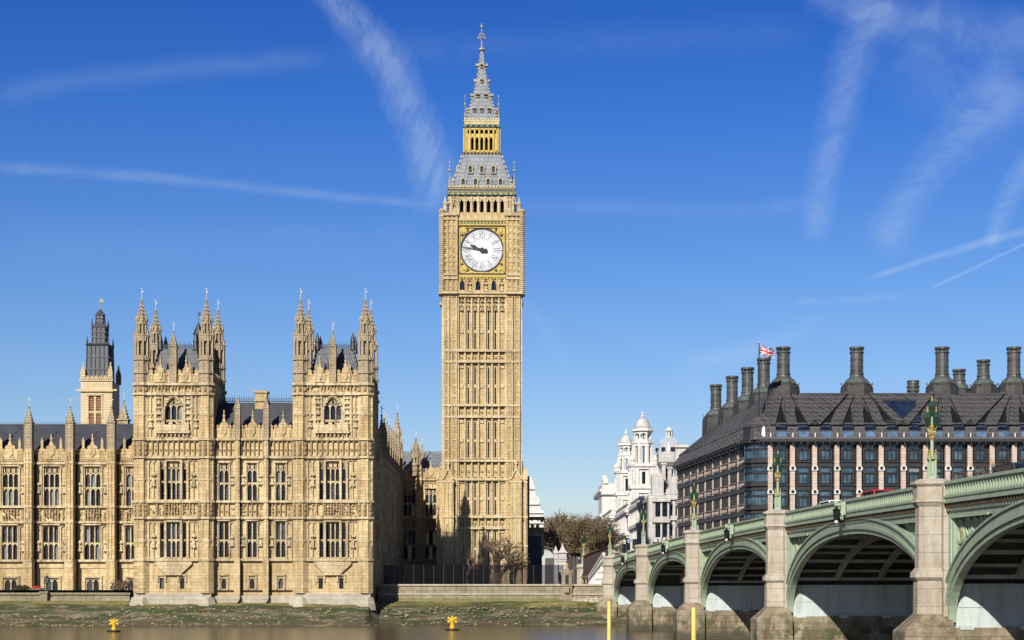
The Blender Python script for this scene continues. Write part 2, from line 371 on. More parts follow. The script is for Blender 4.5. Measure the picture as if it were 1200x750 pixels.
def wall_holes(mb, u0, u1, z0, z1, holes, rev=0.6, d=0.0):
    us = sorted(set([u0, u1] + [min(max(h[k], u0), u1) for h in holes for k in (0, 1)]))
    zs = sorted(set([z0, z1] + [min(max(h[k], z0), z1) for h in holes for k in (2, 3)]))
    for i in range(len(us) - 1):
        j = 0
        while j < len(zs) - 1:
            cu = (us[i] + us[i + 1]) / 2
            def inh(j): 
                cz = (zs[j] + zs[j + 1]) / 2
                return any(h[0] < cu < h[1] and h[2] < cz < h[3] for h in holes)
            if inh(j): j += 1; continue
            k = j
            while k + 1 < len(zs) - 1 and not inh(k + 1): k += 1
            mb.quad((us[i], d, zs[j]), (us[i + 1], d, zs[j]), (us[i + 1], d, zs[k + 1]), (us[i], d, zs[k + 1]))
            j = k + 1
    for (a, b, c, e) in holes:
        mb.quad((a, d, c), (a, d - rev, c), (a, d - rev, e), (a, d, e))
        mb.quad((b, d, c), (b, d, e), (b, d - rev, e), (b, d - rev, c))
        mb.quad((a, d, c), (b, d, c), (b, d - rev, c), (a, d - rev, c))
        mb.quad((a, d, e), (a, d - rev, e), (b, d - rev, e), (b, d, e))

def pointed(mb, u0, u1, z1, h, d0, d1, n=3):
    """the two stone spandrels that turn a square light head into a pointed arch"""
    c = (u0 + u1) / 2; w = (u1 - u0) / 2
    for sgn in (-1, 1):
        e = c + sgn * w
        pts = [(e, z1 - h)]
        for i in range(1, n + 1):
            t = i / n
            pts.append((e - sgn * w * (1 - math.cos(t * math.pi / 2.6)) / (1 - math.cos(math.pi / 2.6)), z1 - h + h * math.sin(t * math.pi / 2.6) / math.sin(math.pi / 2.6)))
        pts.append((e, z1 + 0.01))
        mb.prism(pts, d0, d1)

def gothic_window(parent, T, u0, u1, z0, z1, lights=3, transoms=(0.48,), rev=0.6, tracery=0.0, blind=0.0, arch=0.0, mull=0.15, trim='palace_trim', hood=True, name='window', d=0.0, glass='glass'):
    mb = MB(T); W = u1 - u0; H = z1 - z0; w = W / lights
    f0, f1 = d - rev + 0.08, d - 0.14
    for i in range(1, lights):
        mb.fb(u0 + i * w - mull / 2, u0 + i * w + mull / 2, z0, z1, f0, f1)
    for t in transoms: mb.fb(u0, u1, z0 + H * t - 0.11, z0 + H * t + 0.11, f0 - 0.02, f1 + 0.03)
    if rev < .5: f0 = d - rev + .08
    tops = [z0 + H * t - 0.1 for t in transoms] + [z1 - tracery]
    for tz in tops:
        for i in range(lights):
            pointed(mb, u0 + i * w + mull * 0.4, u0 + (i + 1) * w - mull * 0.4, tz, min(w * 0.75, 0.7), f0 - 0.01, f1 - 0.02)
    if tracery:
        mb.fb(u0, u1, z1 - tracery - 0.05, z1 - tracery + 0.10, f0, f1)
        for i in range(lights * 2):
            uu = u0 + (i + 0.5) * w / 2 - w / 4 + w / 4
            mb.fb(uu - 0.06, uu + 0.06, z1 - tracery, z1, f0, f1)
            pointed(mb, u0 + i * w / 2, u0 + (i + 1) * w / 2, z1, min(0.4, tracery * .5), f0, f1 - 0.03)
    if arch: pointed(mb, u0, u1, z1, arch, f0 - 0.03, d - 0.02, 6)
    if hood:
        mb.fb(u0 - 0.28, u1 + 0.28, z1 + 0.06, z1 + 0.26, d - 0.02, d + 0.34)
        mb.fb(u0 - 0.24, u1 + 0.24, z0 - 0.24, z0 - 0.004, d - 0.02, d + 0.20)
        for e, sg in ((u0, -1), (u1, 1)):
            mb.fb(e, e + sg * 0.16, z0, z1 + 0.05, d - 0.3, d + 0.10)
    fr = mb.build(name, M[trim], parent)
    gb = MB(T)
    lim = [z0] + [z0 + H * t for t in transoms] + [z1]
    for i in range(lights):
        for k in range(len(lim) - 1):
            a = u0 + i * w; b = a + w; tl = random.uniform(-.03, .03); t2 = random.uniform(-.02, .02)
            q = d - rev + 0.04
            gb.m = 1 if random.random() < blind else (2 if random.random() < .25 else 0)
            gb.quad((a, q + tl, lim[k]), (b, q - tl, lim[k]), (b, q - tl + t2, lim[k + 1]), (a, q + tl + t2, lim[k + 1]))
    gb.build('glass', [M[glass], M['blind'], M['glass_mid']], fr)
    return fr

def strip(mb, u0, u1, zs, h=0.3, d0=-0.05, d1=0.25):
    for z in zs: mb.fb(u0, u1, z - h / 2, z + h / 2, d0, d1)

def carve(mb, u0, u1, z0, z1, cell=0.42, d=0.0, dep=0.2, fill=0.72):
    """a band of carved relief: a raised frame and an uneven field of bosses"""
    nu = max(1, int((u1 - u0) / cell)); nz = max(1, int((z1 - z0) / cell))
    cu = (u1 - u0) / nu; cz = (z1 - z0) / nz
    for i in range(nu):
        for j in range(nz):
            if random.random() > fill: continue
            w = cu * random.uniform(.25, .46); h = cz * random.uniform(.25, .46)
            c = u0 + (i + .5) * cu + random.uniform(-.12, .12) * cu; e = z0 + (j + .5) * cz + random.uniform(-.12, .12) * cz
            mb.prism([(c - w, e), (c - w * .5, e + h), (c + w * .5, e + h), (c + w, e), (c + w * .4, e - h), (c - w * .4, e - h)], d - 0.02, d + dep * random.uniform(.4, 1.0))

def quatre(mb, u0, u1, z0, z1, n, d=0.0, dep=0.3):
    """blind arcade band: ribs with pointed heads and a boss in each panel"""
    w = (u1 - u0) / n
    for i in range(n + 1): mb.fb(u0 + i * w - .08, u0 + i * w + .08, z0, z1, d - 0.02, d + dep)
    for i in range(n):
        a, b = u0 + i * w + .08, u0 + (i + 1) * w - .08
        pointed(mb, a, b, z1, min((b - a) * .6, (z1 - z0) * .4), d - 0.02, d + dep * .8)
        c = (a + b) / 2; e = z0 + (z1 - z0) * .42; r = min((b - a) * .3, (z1 - z0) * .24)
        mb.prism([(c - r, e), (c, e + r), (c + r, e), (c, e - r)], d - 0.02, d + dep * .7)

def panels(mb, u0, u1, z0, z1, n, d=0.0, dep=0.24, head=0.5, mid=None):
    """blind panelling: thin vertical ribs with pointed heads"""
    w = (u1 - u0) / n
    for i in range(n + 1): mb.fb(u0 + i * w - .07, u0 + i * w + .07, z0, z1, d - 0.02, d + dep)
    zz = [z1] + ([mid] if mid else [])
    for z in zz:
        for i in range(n): pointed(mb, u0 + i * w + .07, u0 + (i + 1) * w - .07, z, min(head, w * .8), d - 0.02, d + dep * .8)
        if z != z1: mb.fb(u0, u1, z - .0, z + .14, d - 0.02, d + dep + .04)

STATUE = [None]                      # the thing that statues belong to; None keeps them in the mesh at hand
def niche(mb, u, z0, z1, d=0.0, w=0.42):
    if STATUE[0] is not None:
        own = MB(mb.T); keep = STATUE[0]; STATUE[0] = None; niche(own, u, z0, z1, d, w); STATUE[0] = keep
        own.build('statue', M['palace_trim'], keep); return
    """statue under a canopy on a corbel"""
    h = z1 - z0
    mb.fb(u - w * .8, u + w * .8, z0, z0 + .25, d - .02, d + .42)
    mb.prism([(u - w * .42, z0 + .25), (u - w * .5, z0 + h * .42), (u - w * .2, z0 + h * .52), (u - w * .18, z0 + h * .62), (u + w * .18, z0 + h * .62), (u + w * .2, z0 + h * .52), (u + w * .5, z0 + h * .42), (u + w * .42, z0 + .25)], d + .02, d + .34)
    mb.fb(u - w * .8, u + w * .8, z0 + h * .7, z0 + h * .8, d - .02, d + .46)
    mb.prism([(u - w * .7, z0 + h * .8), (u, z1), (u + w * .7, z0 + h * .8)], d - .02, d + .36)

def crenel(mb, u0, u1, z0, z1, n, d0=-0.3, d1=0.06, gap=.36):
    """pierced parapet: low wall, coping and merlons with pointed tops"""
    h = z1 - z0
    mb.fb(u0, u1, z0, z0 + h * .55, d0, d1)
    mb.fb(u0, u1, z0 + h * .55, z0 + h * .63, d0 - .08, d1 + .1)
    w = (u1 - u0) / n
    for i in range(n):
        a = u0 + (i + gap / 2) * w; b = u0 + (i + 1 - gap / 2) * w; c = (a + b) / 2
        mb.prism([(a, z0 + h * .63), (a, z0 + h * .86), (c, z1), (b, z0 + h * .86), (b, z0 + h * .63)], d0 + .02, d1 - .02)
        mb.fb(a - .06, b + .06, z0 + h * .82, z0 + h * .88, d0 - .04, d1 + .05)
    for i in range(n * 2):
        c = u0 + (i + .5) * w / 2
        mb.fb(c - .07, c + .07, z0 + .06, z0 + h * .54, d1 - .02, d1 + .1)

def gablet(mb, u, z0, z1, w, d0=-0.25, d1=0.3):
    """carved stepped gable with a finial"""
    h = z1 - z0
    mb.prism([(u - w, z0), (u - w, z0 + h * .34), (u - w * .72, z0 + h * .36), (u - w * .62, z0 + h * .5), (u - w * .3, z0 + h * .55), (u - w * .16, z0 + h * .68), (u - w * .09, z0 + h * .7), (u - w * .07, z0 + h * .95),
              (u, z1), (u + w * .07, z0 + h * .95), (u + w * .09, z0 + h * .7), (u + w * .16, z0 + h * .68), (u + w * .3, z0 + h * .55), (u + w * .62, z0 + h * .5), (u + w * .72, z0 + h * .36), (u + w, z0 + h * .34), (u + w, z0)], d0, d1)
    mb.fb(u - w * .2, u + w * .2, z0 + h * .76, z0 + h * .8, d0, d1 + .02)
    mb.prism([(u - w * .42, z0 + h * .2), (u - w * .42, z0 + h * .42), (u + w * .42, z0 + h * .42), (u + w * .42, z0 + h * .2), (u, z0 + h * .08)], d1 - .02, d1 + .16)

def spire_mesh(mb, cx, cy, z0, z1, r0, n=8, crock=7, cs=.16, tip=.12, concave=0.0):
    prof = []
    for i in range(7):
        t = i / 6; r = r0 * (1 - t) ** (1 + concave) + tip * t
        prof.append((z0 + (z1 - z0) * t, r))
    mb.lathe(cx, cy, prof, n)
    for k in range(1, crock + 1):
        t = (k - .3) / (crock + .4); z = z0 + (z1 - z0) * t; r = r0 * (1 - t) ** (1 + concave) + tip * t
        c = cs * (1 - .55 * t)
        for i in range(n):
            a = math.pi / n + 2 * math.pi * i / n
            x, y = cx + (r + c * .35) * math.cos(a), cy + (r + c * .35) * math.sin(a)
            mb.frus(x, y, z - c * .5, z + c * .9, c * .75, c * .35, 4)

def turret_mesh(k, zp, r):
    """octagonal corner turret; zp: heights of (base, ring, lantern foot, lantern head, spire top); local to (0, 0)"""
    zb, z_ring, z1, z2, z3 = zp
    mb = MB()
    mb.frus(0, 0, zb, z_ring, r, r)
    for i in range(8):                                               # panelled shaft ribs
        a = math.pi / 8 + i * math.pi / 4
        mb.frus(r * .98 * math.cos(a), r * .98 * math.sin(a), zb, z_ring, .13, .13, 4)
    for z in (zb + (z_ring - zb) * t for t in (.0, .5, 1.0)):
        mb.frus(0, 0, z - .16, z + .16, r + .2, r + .2)
    # open lantern with slender shafts round a dark core
    mb.frus(0, 0, z_ring, z1, r * .55, r * .55)
    for i in range(8):
        a = math.pi / 8 + i * math.pi / 4
        x, y = math.cos(a), math.sin(a)
        mb.frus(x * r * .92, y * r * .92, z_ring, z1, .21, .19, 4)
        mb.frus(x * r * 1.0, y * r * 1.0, z1, z1 + .9, .17, .04, 4)   # little finials round the crown
        b = a + math.pi / 8
        mb.frus(math.cos(b) * r * .78, math.sin(b) * r * .78, z1 - .75, z1, .26, .34, 4)
        mb.frus(math.cos(b) * r * .78, math.sin(b) * r * .78, z_ring, z_ring + (z1 - z_ring) * .16, .32, .28, 4)
    mb.frus(0, 0, z1 - .2, z1 + .12, r * 1.02, r * 1.16)
    mb.frus(0, 0, z1 + .12, z1 + .3, r * 1.16, r * .9)
    r2 = r * .74
    mb.frus(0, 0, z1 + .2, z2, r2 * .6, r2 * .55)
    for i in range(8):
        a = math.pi / 8 + i * math.pi / 4
        mb.frus(math.cos(a) * r2 * .9, math.sin(a) * r2 * .9, z1 + .2, z2, .17, .15, 4)
        mb.frus(math.cos(a) * r2 * 1.05, math.sin(a) * r2 * 1.05, z2, z2 + .75, .16, .03, 4)
        b = a + math.pi / 8
        mb.frus(math.cos(b) * r2 * .8, math.sin(b) * r2 * .8, z2 - .45, z2, .18, .26, 4)
    mb.frus(0, 0, z2 - .14, z2 + .14, r2 * 1.05, r2 * 1.15)
    spire_mesh(mb, 0, 0, z2 + .1, z3, r2 * .95, crock=5, cs=.24, tip=.09, concave=.25)
    mb.frus(0, 0, z3 - .3, z3 - .05, .1, .26, 6); mb.frus(0, 0, z3 - .05, z3 + .2, .26, .06, 6)
    return mb

def downpipe(parent, T, u, z0, z1, d, w=.13):
    mb = MB(T); mb.fb(u - w, u + w, z0, z1, d, d + .3)
    mb.fb(u - w * 2, u + w * 2, z1 - .1, z1 + .5, d, d + .45)
    z = z0 + 1.0
    while z < z1: mb.fb(u - w * 1.5, u + w * 1.5, z, z + .14, d, d + .34); z += 2.4
    return mb.build('downpipe', M['iron'], parent)

def pinnacle_mesh(zb, zs, zt, w=.34, r=.42):
    """square buttress pinnacle: panelled shaft and crocketed spirelet"""
    mb = MB()
    mb.box(-w, w, -w, w, zb, zs)
    for sx in (-1, 1):
        for sy in (-1, 1): mb.box(sx * w - .06, sx * w + .06, sy * w - .06, sy * w + .06, zb, zs)
    mb.frus(0, 0, zs - .12, zs + .12, w * 1.75, w * 1.75, 4)
    mb.frus(0, 0, (zb + zs) / 2 - .08, (zb + zs) / 2 + .08, w * 1.6, w * 1.6, 4)
    for i in range(4):
        a = i * math.pi / 2
        mb.frus(math.cos(a) * w * .8, math.sin(a) * w * .8, zs, zs + .8, .17, .02, 4)
    spire_mesh(mb, 0, 0, zs + .1, zt - .35, w * 1.25, n=4, crock=5, cs=.2, tip=.06)
    mb.frus(0, 0, zt - .5, zt - .2, .06, .2, 6); mb.frus(0, 0, zt - .2, zt, .2, .03, 6)
    return mb

# ================================================================ the palace
palace = thing('palace', 'long honey coloured Gothic palace with two turreted pavilions on the bank', 'palace', (-50, 250, 3.0))
DF = 243.0
k = DF / F
STATUE[0] = palace
U = lambda px: PX(px, DF)
Z = lambda py: PZ(py, DF)

# templates for turrets and pinnacles (copied to every corner)
zt = (Z(452), Z(421), Z(394), Z(376), Z(351))
turret0 = turret_mesh(k, zt, 1.0).build('turret', M['spire'], palace); turret0.location = (0, 0, 0)
def mk_vane(z, h, parent):
    mb = MB(); mb.frus(0, 0, z, z + h, .055, .04, 5); mb.frus(0, 0, z + h * .86, z + h * .95, .13, .13, 6)
    mb.box(-.02, .24, -.015, .015, z + h * .66, z + h * .76)
    return mb
tv = mk_vane(Z(351), (351 - 337) * k, None); tvo = MB(); tvo = tv.build('weathervane', M['vane']); tvo.parent = turret0
off = Vector(palace.location)
tmpl_used = {'t': False}
# meshes above were shifted into the palace frame: move them back so that the template's own origin is the turret axis
for v in turret0.data.vertices: v.co += off
def put_turret(x, y, dz=0.0):
    loc = (x - off.x, y - off.y, dz - off.z)
    if not tmpl_used['t']:
        tmpl_used['t'] = True; turret0.location = loc; return turret0
    return inst(turret0, palace, loc)
def pin_factory(zb, zs, ztp, w, vane=True):
    o = pinnacle_mesh(zb, zs, ztp, w).build('pinnacle', M['spire']); o.parent = palace
    if vane:
        vv = mk_vane(ztp - .1, 1.3, None).build('weathervane', M['vane']); vv.parent = o
    st = {'u': False}
    def put(x, y, dz=0.0):
        loc = (x - off.x, y - off.y, dz - off.z)
        if not st['u']: st['u'] = True; o.location = loc; return o
        return inst(o, palace, loc)
    return put

STR = [450.5, 462, 515, 536, 588, 607, 656]
def pavilion(c):
    T = front(DF); X = lambda o: U(c + o)
    # ---- front wall with its openings
    holes = [(X(-10), X(10), Z(506), Z(467)), (X(-8), X(8), Z(587), Z(541)), (X(-15.5), X(-10.5), Z(587), Z(541)), (X(10.5), X(15.5), Z(587), Z(541)),
             (X(-8), X(8), Z(653), Z(612)), (X(-15.5), X(-10.5), Z(653), Z(612)), (X(10.5), X(15.5), Z(653), Z(612)), (X(-16.5), X(-11.5), Z(690), Z(677)), (X(7.5), X(12.5), Z(690), Z(677))]
    mb = MB(T)
    wall_holes(mb, X(-44), X(44), Z(708), Z(446), holes)
    mb.T = None
    y1 = DF + 10.2
    mb.quad((X(-44), DF, Z(708)), (X(-44), y1, Z(708)), (X(-44), y1, Z(446)), (X(-44), DF, Z(446)))
    mb.quad((X(44), DF, Z(708)), (X(44), y1, Z(708)), (X(44), y1, Z(446)), (X(44), DF, Z(446)))
    mb.quad((X(-44), y1, Z(708)), (X(44), y1, Z(708)), (X(44), y1, Z(446)), (X(-44), y1, Z(446)))
    mb.quad((X(-43.8), DF + .1, Z(449)), (X(43.8), DF + .1, Z(449)), (X(43.8), y1 - .1, Z(449)), (X(-43.8), y1 - .1, Z(449)))
    mb.quad((X(-43.9), DF + .6, Z(708)), (X(43.9), DF + .6, Z(708)), (X(43.9), DF + .6, Z(449)), (X(-43.9), DF + .6, Z(449)))
    # octagonal corner turrets from the plinth up
    for sx in (-38, 38):
        for yy in (DF + .35, y1 - .35):
            mb.frus(X(sx), yy, Z(695), Z(452), 1.06, 1.06)
            for i in range(8):
                a = math.pi / 8 + i * math.pi / 4
                mb.frus(X(sx) + 1.05 * math.cos(a), yy + 1.05 * math.sin(a), Z(640), Z(455), .13, .13, 4)
            mb.frus(X(sx), yy, Z(695), Z(657), 1.2, 1.2)
    wall = mb.build('wall', M['palace'], palace)
    # ---- trim: strings, panelling, canopies
    for p in STR:
        mb = MB(T); mb.fb(X(-33), X(33), Z(p) - .17, Z(p) + .17, -.05, .48); mb.fb(X(-33), X(33), Z(p) + .17, Z(p) + .3, -.05, .3)
        for sx in (-38, 38):
            mb.T = None; mb.frus(X(sx), DF + .35, Z(p) - .16, Z(p) + .16, 1.36, 1.36); mb.T = T
        mb.build('string_course', M['palace_trim'], palace)
        for sx in (-38, 38): rg = MB(); rg.frus(X(sx), y1 - .35, Z(p) - .16, Z(p) + .16, 1.36, 1.36); rg.build('turret_ring', M['palace_trim'], palace)
    downpipe(palace, T, X(46.2), Z(690), Z(520), -.3, .16)
    mb = MB(T)
    for p in (571,): mb.fb(X(-29), X(-18), Z(p) - .07, Z(p) + .07, 0, .15); mb.fb(X(18), X(29), Z(p) - .07, Z(p) + .07, 0, .15)
    for (a, b, m_) in ((540, 587, 562), (612, 654, 634)):
        mb.build('moulding', M['palace_trim'], palace); mb = MB(T)
        for s in (-1, 1):
            mb.build('blind_panelling', M['palace_trim'], palace) if mb.v else None; mb = MB(T)
            panels(mb, X(s * 29), X(s * 18) if s > 0 else X(-18), Z(b), Z(a), 2, mid=Z(m_)) if s > 0 else panels(mb, X(-29), X(-18), Z(b), Z(a), 2, mid=Z(m_))
            niche(mb, X(s * 23.5), Z(m_ + 8), Z(m_ - 10))
        for s in (-9.2, 9.2): mb.fb(X(s) - .17, X(s) + .17, Z(b), Z(a), -.1, .4)
        for s in (-16.8, 16.8): mb.fb(X(s) - .16, X(s) + .16, Z(b), Z(a), -.1, .42)
    for s in (-1, 1):
        mb.build('blind_panelling', M['palace_trim'], palace); mb = MB(T)
        mb.fb(X(s * 13.2) - .12, X(s * 13.2) + .12, Z(514), Z(464), 0, .3); mb.fb(X(s * 20.5) - .12, X(s * 20.5) + .12, Z(514), Z(464), 0, .3)
        for (a, b) in ((502, 489), (486, 476), (474, 465)): niche(mb, X(s * 17), Z(a), Z(b), w=.5)
        panels(mb, X(22) if s > 0 else X(-31), X(31) if s > 0 else X(-22), Z(513), Z(464), 2, mid=Z(486))
        niche(mb, X(s * 26.5), Z(501), Z(490))
    # balcony of the arched window
    mb.build('blind_panelling', M['palace_trim'], palace); mb = MB(T)
    mb.fb(X(-20), X(20), Z(508), Z(505), 0, .75); mb.fb(X(-19), X(19), Z(505), Z(499), .5, .72)
    for i in range(8):
        u = X(-19) + (X(19) - X(-19)) * (i + .5) / 8; mb.fb(u - .28, u + .28, Z(505), Z(496 if i % 2 else 498), .46, .8)
        mb.frus(u, -0 + .3, Z(513), Z(508), .12, .3, 4) if False else mb.fb(u - .1, u + .1, Z(512), Z(508), 0, .5)
    mb.build('balcony', M['palace_trim'], palace); mb = MB(T)
    # oriel corbel
    mb.prism([(X(-22), Z(658)), (X(22), Z(658)), (X(22), Z(661)), (X(10), Z(672)), (X(-10), Z(672)), (X(-22), Z(661))], -.02, .42)
    mb.fb(X(-10), X(10), Z(674), Z(672), -.02, .5)
    mb.build('oriel_corbel', M['palace_trim'], palace)
    for px in (-16.5, 7.5):
        a, b = X(px), X(px + 5); mb = MB(T)
        mb.fb(a - .35, b + .35, Z(674.5), Z(673), -.02, .25); mb.fb(a - .35, a - .14, Z(682), Z(674), -.02, .22); mb.fb(b + .14, b + .35, Z(682), Z(674), -.02, .22); mb.build('hood_mould', M['palace_trim'], palace)
    mb = MB(T)
    # turret rings and heads
    for sx in (-38, 38):
        for yy in (DF + .35, y1 - .35):
            for p in [486, 562, 634]:
                rg = MB(); rg.frus(X(sx), yy, Z(p) - .16, Z(p) + .16, 1.16, 1.16); rg.build('turret_ring', M['palace_trim'], palace)
    # carved bands
    mb = MB(T)
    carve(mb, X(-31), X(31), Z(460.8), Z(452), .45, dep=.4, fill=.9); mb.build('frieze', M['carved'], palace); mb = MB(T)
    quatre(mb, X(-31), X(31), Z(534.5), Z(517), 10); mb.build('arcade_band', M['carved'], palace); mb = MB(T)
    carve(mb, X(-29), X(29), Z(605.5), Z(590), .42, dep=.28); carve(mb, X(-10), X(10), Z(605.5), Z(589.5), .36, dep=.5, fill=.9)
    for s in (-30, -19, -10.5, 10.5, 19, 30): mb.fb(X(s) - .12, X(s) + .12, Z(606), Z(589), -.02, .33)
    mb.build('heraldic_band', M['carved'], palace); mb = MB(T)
    for sx in (-38, 38):
        for (a, b) in ((460.5, 452), (534.5, 517), (605.5, 590)):
            for i in range(8):
                q = math.pi / 8 + i * math.pi / 4 + math.pi / 8
                mb.T = None
                for zz in ((Z(a) + .4, Z(a) + 1.1, Z(a) + 1.7) if a > 470 else (Z(a) + .5,)):
                    mb.frus(X(sx) + 1.02 * math.cos(q), DF + .35 + 1.02 * math.sin(q), zz - .25, zz + .25, .25, .25, 6)
                mb.T = T
    mb.build('carved_band', M['carved'], palace)
    # ---- plinth
    mb = MB(T)
    mb.fb(X(-46), X(44.5), Z(712), Z(697), -.2, .55); mb.fb(X(-46), X(44.5), Z(697), Z(695), -.2, .4)
    for sx in (-39, 37.6):
        mb.T = None; mb.frus(X(sx), DF + .2, Z(715), Z(708), 1.7, 1.6, 8); mb.frus(X(sx), DF + .2, Z(708), Z(700), 1.6, 1.3, 8); mb.T = T
    mb.build('plinth', M['plinth'], palace)
    # ---- windows
    for (a, b, bl) in ((587, 541, .45 if c < 300 else .05), (653, 612, .06)):
        gothic_window(palace, T, X(-8), X(8), Z(a), Z(b), 3, (.49,), tracery=(a - b) * k * .17 if b == 541 else 0.0, blind=bl)
        for (l, r) in ((-15.5, -10.5), (10.5, 15.5)): gothic_window(palace, T, X(l), X(r), Z(a), Z(b), 1, (.49,), tracery=(a - b) * k * .17 if b == 541 else 0.0, blind=bl, hood=False)
    gothic_window(palace, T, X(-10), X(10), Z(506), Z(467), 3, (.34,), tracery=.9, arch=1.7, blind=.3, hood=False)
    mb = MB(T)
    for i in range(13):                                              # hood mould over the arch
        t = -1 + 2 * i / 12; u = X(0) + t * (X(10.8) - X(0)); zz = Z(467) + .35 - 1.75 * abs(t) ** 1.9
        mb.fb(u - .16, u + .16, zz - .18, zz + .16, -.02, .32)
    for s in (-11, 11): mb.fb(X(s) - .12, X(s) + .12, Z(506), Z(480), -.02, .3)
    mb.build('hood_mould', M['palace_trim'], palace)
    for px in (-16.5, 7.5): gothic_window(palace, T, X(px) + .1, X(px + 5) - .1, Z(690), Z(677), 1, (), rev=.42, hood=False)
    # ---- parapet, gablets, pinnacles
    mb = MB(T)
    crenel(mb, X(-30), X(30), Z(449), Z(432.5), 9, d0=-.4, d1=.05)
    for s in (-15, 15): gablet(mb, X(s), Z(449), Z(416), .72)
    mb.T = None
    for (xx, sgn) in ((X(-42), -1), (X(42), 1)):
        mb.T = side(xx, sgn); crenel(mb, DF + 1.3, y1 - 1.3, Z(449), Z(432.5), 8, d0=-.4, d1=.05)
    mb.build('parapet', M['palace'], palace)
    pav_pin(X(0), DF - .05)
    for s in (-19, 19): small_pin(X(s), DF + .05)
    for s in (-38, 38):
        for yy in (DF + .35, y1 - .35): put_turret(X(s), yy)
    # ---- lead roof with iron cresting
    mb = MB()
    a0, a1, b0, b1 = X(-31), X(31), DF + 1.2, y1 - 1.2; i0, i1, j0, j1 = X(-21), X(21), DF + 3.2, y1 - 3.2
    zb, ztop = Z(448), Z(405)
    mb.add([(a0, b0, zb), (a1, b0, zb), (a1, b1, zb), (a0, b1, zb), (i0, j0, ztop), (i1, j0, ztop), (i1, j1, ztop), (i0, j1, ztop)],
           [(0, 1, 5, 4), (1, 2, 6, 5), (2, 3, 7, 6), (3, 0, 4, 7), (4, 5, 6, 7)])
    for s in (-9.5, 9.5):                                            # lucarnes
        mb.box(X(s) - .3, X(s) + .3, DF + 1.8, DF + 3.4, Z(434), Z(424)); mb.frus(X(s), DF + 2.4, Z(424), Z(415), .5, .02, 4)
    rf = mb.build('roof', M['lead'], palace)
    mb = MB()
    nn = 16
    for i in range(nn + 1):
        for yy in (j0, j1):
            x = i0 + (i1 - i0) * i / nn; mb.frus(x, yy, ztop, ztop + (1.15 if i % 2 else .8), .05, .03, 4); mb.box(x - .12, x + .12, yy - .03, yy + .03, ztop + .45, ztop + .6)
    for yy in (j0, j1): mb.box(i0, i1, yy - .04, yy + .04, ztop + .2, ztop + .32)
    for x in (i0, i1):
        for yy in (j0, j1): mb.frus(x, yy, ztop - .2, ztop + 1.0, .42, .3, 8); mb.frus(x, yy, ztop + 1.0, ztop + 2.4, .4, .04, 8)
    xx = i1 + .2 if c < 300 else i0 + .2
    if c < 300:
        mb.frus(xx, j0 + 1, ztop - 1, ztop + 2.2, .75, .6, 8); mb.frus(xx, j0 + 1, ztop + 2.2, ztop + 4.0, .8, .06, 8); mb.frus(xx, j0 + 1, ztop + 4.0, ztop + 5.6, .05, .03, 4); mb.box(xx - .05, xx + .3, j0 + .97, j0 + 1.03, ztop + 4.9, ztop + 5.4)
    for i in range(9):                                               # crests down the hips
        t = i / 8
        for (ax, ix) in ((a0, i0), (a1, i1)):
            mb.frus(ax + (ix - ax) * t, b0 + (j0 - b0) * t, zb + (ztop - zb) * t, zb + (ztop - zb) * t + .55, .16, .04, 4)
    mb.build('cresting', M['iron'], rf)

pav_pin = pin_factory(Z(449), Z(406), Z(387), .44, True)
small_pin = pin_factory(Z(442), Z(432), Z(424), .2, False)
pavilion(203.5); pavilion(390)

